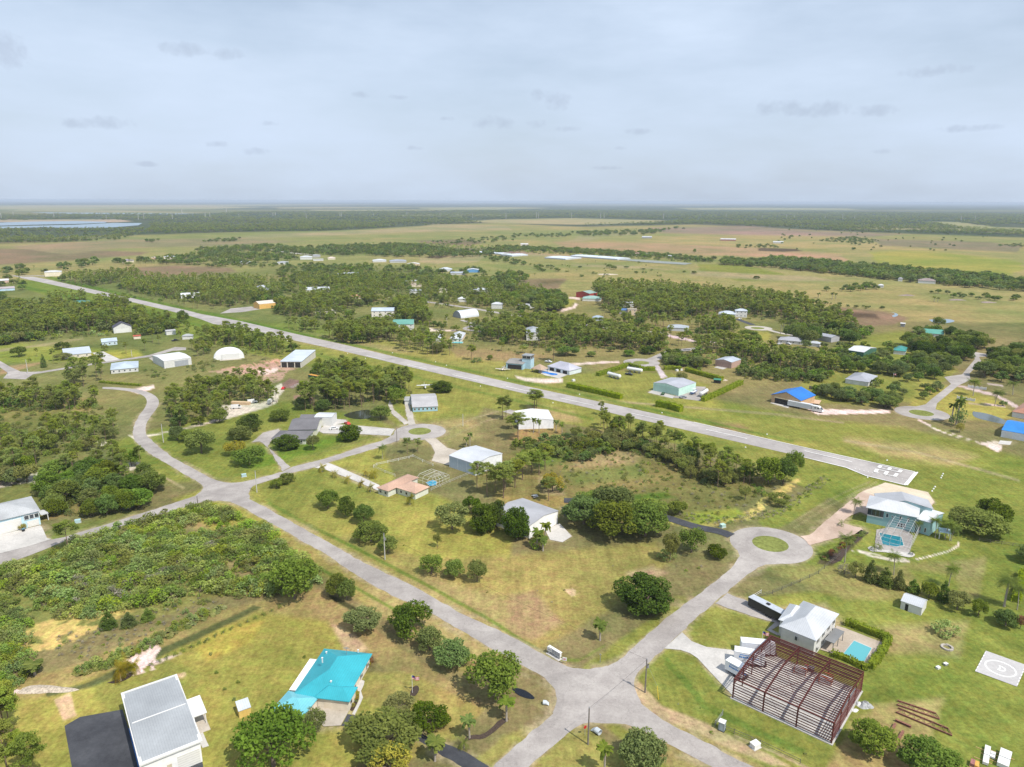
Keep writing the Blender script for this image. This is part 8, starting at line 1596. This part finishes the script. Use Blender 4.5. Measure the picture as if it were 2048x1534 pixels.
# culvert ends
def culvert(p, q2, lab, R=.55):
    M_ = at(*p, q2); L = (Vector(G(*q2)) - Vector(G(*p))).length; r = thing(M_, 'culvert_pipe', lab, 'pipe'); n = 14; V = []
    for x, k in ((0, 1), (L * .55, 1), (L, .25)): V += [(x, R * math.cos(2 * math.pi * i / n), R * k * (1 + math.sin(2 * math.pi * i / n)) * .9) for i in range(n)]
    for x, k in ((0, .86), (L * .55, .86)): V += [(x, R * k * math.cos(2 * math.pi * i / n), R * (.9 + .78 * math.sin(2 * math.pi * i / n))) for i in range(n)]
    F = [(j * n + i, j * n + (i + 1) % n, (j + 1) * n + (i + 1) % n, (j + 1) * n + i) for j in range(2) for i in range(n)] + [(3 * n + i, 4 * n + i, 4 * n + (i + 1) % n, 3 * n + (i + 1) % n) for i in range(n)] + [(i, 3 * n + i, 3 * n + (i + 1) % n, (i + 1) % n) for i in range(n)]
    part(r, M_, 'pipe', (V, F), surf('galvanised_pipe', (.45,.49,.52), .5)); part(r, M_, 'bore', ([(.5, R * .84 * math.cos(2 * math.pi * i / n), R * (.9 + .78 * math.sin(2 * math.pi * i / n))) for i in range(n)], [tuple(range(n))]), M_DARK)
culvert((1086,1408),(1098,1409),'cut metal culvert pipe end at the western grass corner'); culvert((1200,1470),(1185,1459),'cut metal culvert pipe end on the southern grass corner', .7)
# utility poles and wires
POLES = []
def pole(bx, by, ty, label, concrete=False, arm=False, dx=0):
    x, y = G(bx, by); h = height_at(bx, by, ty); r = bpy.data.objects.new('utility_pole', None); COL.objects.link(r); r.matrix_world = Matrix.Translation((x, y, 0)); r['label'] = label; r['category'] = 'utility pole'
    part(r, Matrix.Translation((x, y, 0)), 'shaft', tube([(0, 0, 0), (dx, 0, h)], [.2, .13], 8), M_CPOLE if concrete else M_POLE)
    part(r, Matrix.Translation((x, y, 0)), 'insulator', boxvf(dx - .06, dx + .06, -.3, .3, h - .05, h + .08), M_STEEL)
    if arm: part(r, Matrix.Translation((x, y, 0)), 'transformer', merge([tube([(.35, 0, h - 2.4), (.35, 0, h - 1.5)], [.27, .27], 10)]), M_STEEL)
    POLES.append((label, Vector((x + dx, y, h)))); return Vector((x + dx, y, h))
pA = pole(770,1119,1067,'white utility pole at the roadside beside the yard oaks', True, True); pB = pole(1290,1385,1318,'utility pole on the eastern corner of the crossroads', False, True); pC = pole(1176,1489,1415,'utility pole on the southern corner of the crossroads')
pD = pole(514,985,942,'utility pole at the junction of the side road', True); pE = pole(926,852,828,'white utility pole on the lawn right of the roundabout', True); pF = pole(794,884,856,'utility pole at the roundabout entrance'); pG = pole(396,1012,992,'short utility pole at the junction verge'); pH = pole(327,885,848,'utility pole by the gravel track mouth', True)
pI = pole(56,747,719,'utility pole carrying the lamp at the left crossroads', True); pJ = pole(894,653,634,'pale utility pole near the silver quonset hut', True); pK = pole(1084,626,612,'utility pole by the community road', True); pL = pole(264,713,700,'white lamp pole by the left community road', True)
def wire(a, b, label):
    a, b = Vector(a), Vector(b); n = 14; P = [a.lerp(b, i / n) - Vector((0, 0, math.sin(math.pi * i / n) * (b - a).length * .012)) for i in range(n + 1)]
    V, F = tube(P, [.022] * (n + 1), 3); o = link('power_line', mesh_np('power_line', V, F, M_BLACKM), label=label, cat='wire')
wire(pA - Vector((0,0,.1)), pB - Vector((0,0,.1)), 'power line from the white roadside pole to the eastern crossroads pole'); wire(pB - Vector((0,0,.1)), pC - Vector((0,0,.1)), 'power line across the crossroads between its two poles'); wire(pA - Vector((0,0,.1)), pD - Vector((0,0,.1)), 'power line from the white roadside pole to the junction pole'); wire(pD - Vector((0,0,.1)), pF - Vector((0,0,.1)), 'power line along the side road to the roundabout pole'); wire(pF - Vector((0,0,.1)), pE - Vector((0,0,.1)), 'power line from the roundabout pole to the lawn pole'); wire(pD - Vector((0,0,.1)), pH - Vector((0,0,.1)), 'power line from the junction pole to the gravel track pole')
M_ = at(1317,1399,(1308,1378)); r = thing(M_, 'guy_wire', 'yellow sleeved guy wire right of the eastern crossroads pole', 'guy wire'); part(r, M_, 'sleeve', tube([(0, 0, 0), (1.6, 0, 2.6)], [.06, .06], 5), surf('yellow_sleeve', (.65,.45,.03), .6)); a0 = Vector(M_.translation); part(r, M_, 'cable', tube([(1.6, 0, 2.6), tuple(M_.inverted() @ (pB - Vector((0, 0, 1))))], [.02, .02], 3), M_STEEL)
# flagpoles
def flag(bx, by, ty, lab):
    x, y = G(bx, by); h = height_at(bx, by, ty); M_ = Matrix.Translation((x, y, 0)); r = thing(M_, 'flagpole', lab, 'flagpole'); part(r, M_, 'pole', tube([(0, 0, 0), (0, 0, h)], [.07, .05], 6), M_TRIM)
    N = 8; V = []; F = []
    for i in range(N + 1):
        for j in range(8): V.append((i * 1.7 / N + .05, .16 * math.sin(i * 1.1), h - .15 - j * 1.0 / 7 - i * .06))
    fr = [(i * 8 + j, (i + 1) * 8 + j, (i + 1) * 8 + j + 1, i * 8 + j + 1) for i in range(N) for j in range(7)]
    o = part(r, M_, 'flag', (V, fr), surf('flag_red', (.50,.03,.05), .9)); o.data.materials.append(M_TRIM); o.data.materials.append(surf('flag_blue', (.02,.04,.20), .9))
    for k, p in enumerate(o.data.polygons):
        i, j = k // 7, k % 7; p.material_index = 2 if (i < 3 and j < 4) else j % 2
flag(825,1386,1350,'flagpole with stars and stripes at the kidney shaped mulch bed'); flag(1523,1291,1262,'flagpole with stars and stripes beside the white box trailers'); flag(1786,757,746,'flagpole on the lawn of the grey roofed house')
# fences
def fence(pts, lab, h=1.3, sp=3.0, mat=None, rails=(.5, 1.1), mesh=False, solid=False, closed=False):
    P = [Vector((*G(*p), 0)) for p in pts]; o0 = P[0]; r = bpy.data.objects.new('fence', None); COL.objects.link(r); r.matrix_world = Matrix.Translation(o0); r['label'] = lab; r['category'] = 'fence'; m = mat or M_WOODF; T0 = Matrix.Translation(o0); k = 0
    for a, b in zip(P[:-1], P[1:]):
        L = (b - a).length; d = (b - a).normalized(); q = Vector((-d.y, d.x, 0)); n = max(1, int(L / sp)); F4 = Matrix(((d.x, q.x, 0, a.x), (d.y, q.y, 0, a.y), (0, 0, 1, 0), (0, 0, 0, 1)))
        for i in range(n + 1):
            if k < 99: part(r, F4, 'post', boxvf(L * i / n - .06, L * i / n + .06, -.06, .06, 0, h + .1), m); k += 1
        if solid: part(r, F4, 'boards', boxvf(0, L, .07, .11, .05, h), m)
        else:
            for z in rails: part(r, F4, 'rail', boxvf(0, L, .06, .10, z - .05, z + .05), m)
fence([(1509,1198),(1545,1188),(1600,1165),(1637,1148),(1660,1128),(1680,1112)], 'wire field fence running up from the drive to the planted bed', 1.3, 4, surf('dull_fence', (.16,.15,.12), .9)); fence([(1501,1200),(1522,1187)], 'short white rail gate at the end of the field fence', 1.2, 3, M_TRIM)
fence([(1445,1430),(1430,1452)], 'grey metal gate beside the portable toilet', 1.4, 3, M_STEEL, (.4, .8, 1.3)); fence([(1447,1460),(1468,1468),(1520,1490),(1600,1528)], 'dark wire fence along the ditch at the bottom edge', 1.2, 5, MATS['dull_fence'])
fence([(747,935),(754,931),(818,917),(826,914)], 'white rail fence along the paddock, nearest the palms', 1.2, 5, M_TRIM); fence([(747,936),(770,946),(790,953)], 'white rail fence closing the paddock on the house side', 1.2, 5, M_TRIM); fence([(826,914),(845,924),(866,932)], 'white rail fence from the paddock corner to the big hangar', 1.2, 5, M_TRIM); fence([(862,982),(900,965),(942,948)], 'low wire fence from the pool enclosure to the hangar', 1.1, 5, M_CPOLE)
fence([(1618,778),(1640,783),(1670,791),(1697,797)], 'weathered board fence behind the blue roofed hangar', 2.2, 3, M_WOODF, solid=True); fence([(1958,1082),(2003,1089),(2048,1096)], 'grey rail fence right of the olive oaks', 1.2, 3, M_WOODF)
fence([(1655,1112),(1665,1098),(1700,1064)], 'x', 1, 3) if False else None
for (A, B, lab) in (((1914,797),(1949,803),'low white entrance wall nearer the pond'), ((1936,775),(1972,780),'low white entrance wall nearer the crossroads')):
    M_ = at(*A, B); L = (Vector(G(*B)) - Vector(G(*A))).length; r = thing(M_, 'entrance_wall', lab, 'wall'); part(r, M_, 'panel', boxvf(0, L, -.1, .1, 0, 1.5), M_TRIM)
    for i in range(5): part(r, M_, 'pillar', boxvf(L * i / 4 - .2, L * i / 4 + .2, -.2, .2, 0, 1.8), M_TRIM)
# runway edge lights / markers
for i, (px, py) in enumerate([(871,724),(893,731),(1015,757),(961,772.5),(1159,789),(1106,806),(1324,826),(1491,895),(1534,869),(1774,921),(1735,955),(695,707),(785,706),(731,717),(1886,948),(1884,952),(1882,956),(1870,974),(1867,978),(1864,982.5),(575,682),(640,690)]):
    M_ = at(px, py); r = thing(M_, 'runway_marker', 'small white marker beside the runway', 'marker', 'white markers along the runway edges'); part(r, M_, 'cone', ([(-.32,-.25,0),(.32,-.25,0),(.32,.25,0),(-.32,.25,0),(-.22,-.08,.45),(.22,-.08,.45),(.22,.08,.45),(-.22,.08,.45)],[(3,2,1,0),(4,5,6,7),(0,1,5,4),(1,2,6,5),(2,3,7,6),(3,0,4,7)]), M_TRIM)
# transmission towers on the horizon
k = 0
for px, py, ty in ((3,437,426),(27,433,424),(108,434,424),(204,433,425),(213,438,430),(277,439,428),(288,438,425),(345,438,428),(364,426,417),(411,436,424),(420,436,425),(453,424,416),(478,434,427),(546,432,425),(551,432,424),(613,440,427),(680,434,425),(683,434,423),(747,432,427),(814,431,424),(880,433,425),(945,436,426),(1012,437,425),(1073,436,424),(1077,436,425),(1143,436,425),(1201,436,425),(1208,436,427),(1327,437,426),(1400,433,428),(1452,435,427),(1524,437,430),(1573,437,429),(1588,437,431),(1650,438,431),(1685,439,428),(1709,439,431),(1772,438,431),(1922,440,431),(1950,440,432)):
    x, y = G(px, py); h = min(height_at(px, py, ty), 62) ; d = math.hypot(x, y); w = max(.9, d / FPX * .55); o = bpy.data.objects.new('transmission_tower', None); COL.objects.link(o); o.matrix_world = Matrix.Translation((x, y, 0)); k += 1; o['label'] = 'pale transmission tower near the horizon, number %s from the left of its line' % ('one two three four five six seven eight nine ten eleven twelve thirteen fourteen fifteen sixteen seventeen eighteen nineteen twenty'.split()[(k - 1) % 20]) if k <= 20 else 'pale transmission tower on the right half of the line near the horizon'; o['category'] = 'transmission tower'; o['group'] = 'transmission towers across the far plain'
    T0 = Matrix.Translation((x, y, 0)); part(o, T0, 'mast', tube([(0, 0, 0), (0, 0, h)], [w, w * .6], 6), M_CPOLE); part(o, T0, 'crossarm', boxvf(-4, 4, -.5, .5, h * .86, h * .86 + 1), M_CPOLE)
# transformer boxes, benches, planters
for px, py, lab, m in ((156,1045,'pale blue transformer box on the verge by the side road',surf('pale_blue_box', (.36,.50,.52), .6)),(253,1016,'teal utility box on a pad under the oak thicket',surf('teal_box', (.08,.26,.26), .6)),(488,953,'light blue utility box on the lawn at the side road',MATS['pale_blue_box']),(1445,1054,'mint utility box beside the asphalt driveway',surf('mint_box', (.40,.56,.50), .6)),(1510,1494,'small white box lying on the verge by the fence',M_TRIM),(1147,762,'white sign board at the edge of the runway lot',M_TRIM),(1354,742,'white trailer parked by the short hedge',M_TRIM),(1362,741,'white crate stack by the short hedge',M_TRIM)):
    M_ = at(px, py, rot=.5); r = thing(M_, 'utility_box', lab, 'box'); part(r, M_, 'body', boxvf(-.9, .9, -.7, .7, .1, 1.1), m); part(r, M_, 'pad', boxvf(-1.1, 1.1, -.9, .9, 0, .1), M_CONC); part(r, M_, 'lid', boxvf(-.95, .95, -.75, .75, 1.1, 1.16), m)
M_ = at(1070,994,(1076,993)); r = thing(M_, 'picnic_table', 'round white picnic table on the grass behind the white hangar', 'table'); part(r, M_, 'table_top', boxvf(-1, 1, -.6, .6, .7, .78), M_TRIM)
for y in (-1.0, 1.0): part(r, M_, 'bench', boxvf(-1, 1, y - .18, y + .18, .42, .48), M_TRIM)
for x in (-.6, .6): part(r, M_, 'leg', boxvf(x - .06, x + .06, -1.0, 1.0, .2, .42), M_STEEL); part(r, M_, 'leg', boxvf(x - .06, x + .06, -.3, .3, 0, .7), M_STEEL)
M_ = at(47,1063,(50,1062)); r = thing(M_, 'wheeled_bin', 'black wheeled bin with blue lid before the golden shrub', 'bin'); part(r, M_, 'body', boxvf(-.4, .4, -.4, .4, 0, 1.0), M_BLACKM); part(r, M_, 'lid', boxvf(-.45, .45, -.45, .45, 1.0, 1.08), surf('bin_lid', (.10,.22,.30), .5))
T('yellow0', 46, 1062, 15, 1046, 'golden shrub in front of the blue house hangar doors')
# saplings and planting in beds
rs = np.random.RandomState(8)
def little(kind, px, py, w, h, lab, grp): x, y = G(px, py); plant(kind, x, y, h, w, lab, grp)
for i, (px, py) in enumerate([(410,1286),(422,1310),(433,1347),(449,1380),(469,1401),(609,1316),(476,1426 - 60)]):
    little('bush3', px, py, 1.0, .9, 'tiny dark sapling planted on the open lawn', 'tiny saplings on the lawn between the two lower left houses')
for i in range(17):
    f = i / 16; px = 302 + f * (560 - 302); py = 1331 - f * (1331 - 1216); little('young1', px, py, 1.7, 1.0, 'little yellow green palm seedling in the row beside the grassy ditch', 'palm seedlings in a row beside the ditch')
for px, py in [(737,1331),(740,1322),(729,1341),(743,1327),(708,1405),(712,1398),(705,1413),(714,1390)]: little(('yellow0','red0','bush0')[rs.randint(3)], px, py, 1.5, .9, 'small orange and yellow bedding shrub in black mulch', 'bedding shrubs round the teal roofed house')
for i in range(46):
    f = rs.rand(); g = rs.rand(); px = 1646 + f * 84 - g * 2; py = 1121 - f * 57 + (g - .5) * 12; little(('yellow0','red0','bush0','young1','bush3')[rs.randint(5)], px, py, rs.uniform(1.3, 2.4), rs.uniform(.8, 1.5), 'low ornamental plant in the long mulch bed by the cul-de-sac', 'ornamental plants of the long mulch bed')
for px, py in ((1682,1052),(1748,1101),(1825,1110),(1758,1098)): little('young1', px, py, 3.0, 2.2, 'small fan palm at the rim of the terrace', 'small palms at the terrace rim')
for px, py in [(rs.uniform(1700,1800), rs.uniform(478,500)) for _ in range(0)]: pass
for i in range(60):
    px = rs.uniform(1536, 2048); py = rs.uniform(459, 500) + (px - 1536) * .012; x, y = G(px, py); plant('oaklo0', x, y, rs.uniform(4, 8), None, 'tiny dark tree dotted over the distant eastern plain', 'scattered trees of the distant eastern plain')
for i in range(34):
    px = rs.uniform(1030, 1320); py = rs.uniform(525, 560); x, y = G(px, py); plant(('oaklo1','bushlo1','sabal0')[rs.randint(3)], x, y, rs.uniform(2, 5), None, 'small shrub scattered over the pasture beyond the community', 'scattered shrubs of the pasture')
for px, py in ((228,1190),(260,1175),(306,1165),(325,1150),(158,1165),(420,1098),(160,1178)): little('grey0', px, py, rs.uniform(4, 6), rs.uniform(2.8, 3.6), 'silvery dead shrub standing out of the green scrub lot', 'dead grey shrubs in the scrub lot')
for px, py, w in ((217,1255,4.5),(258,1252,4),(296,1240,3.5),(350,1115,0)): 
    if w: little('cone0', px, py, w, w * 1.1, 'young pine in the straw coloured grass', 'young pines in the straw coloured grass')
little('sabal0', 70, 1350, 5, 4, 'grey leaved palm at the end of the grassy track', None); little('bush3', 180, 1232, 5, 3, 'dark green shrub at the rim of the scrub lot', None)
heap(90,1379,7,1.6,.5,'pale rock pile across the grassy track', MATS['rubble'])
bpy.context.view_layer.update()
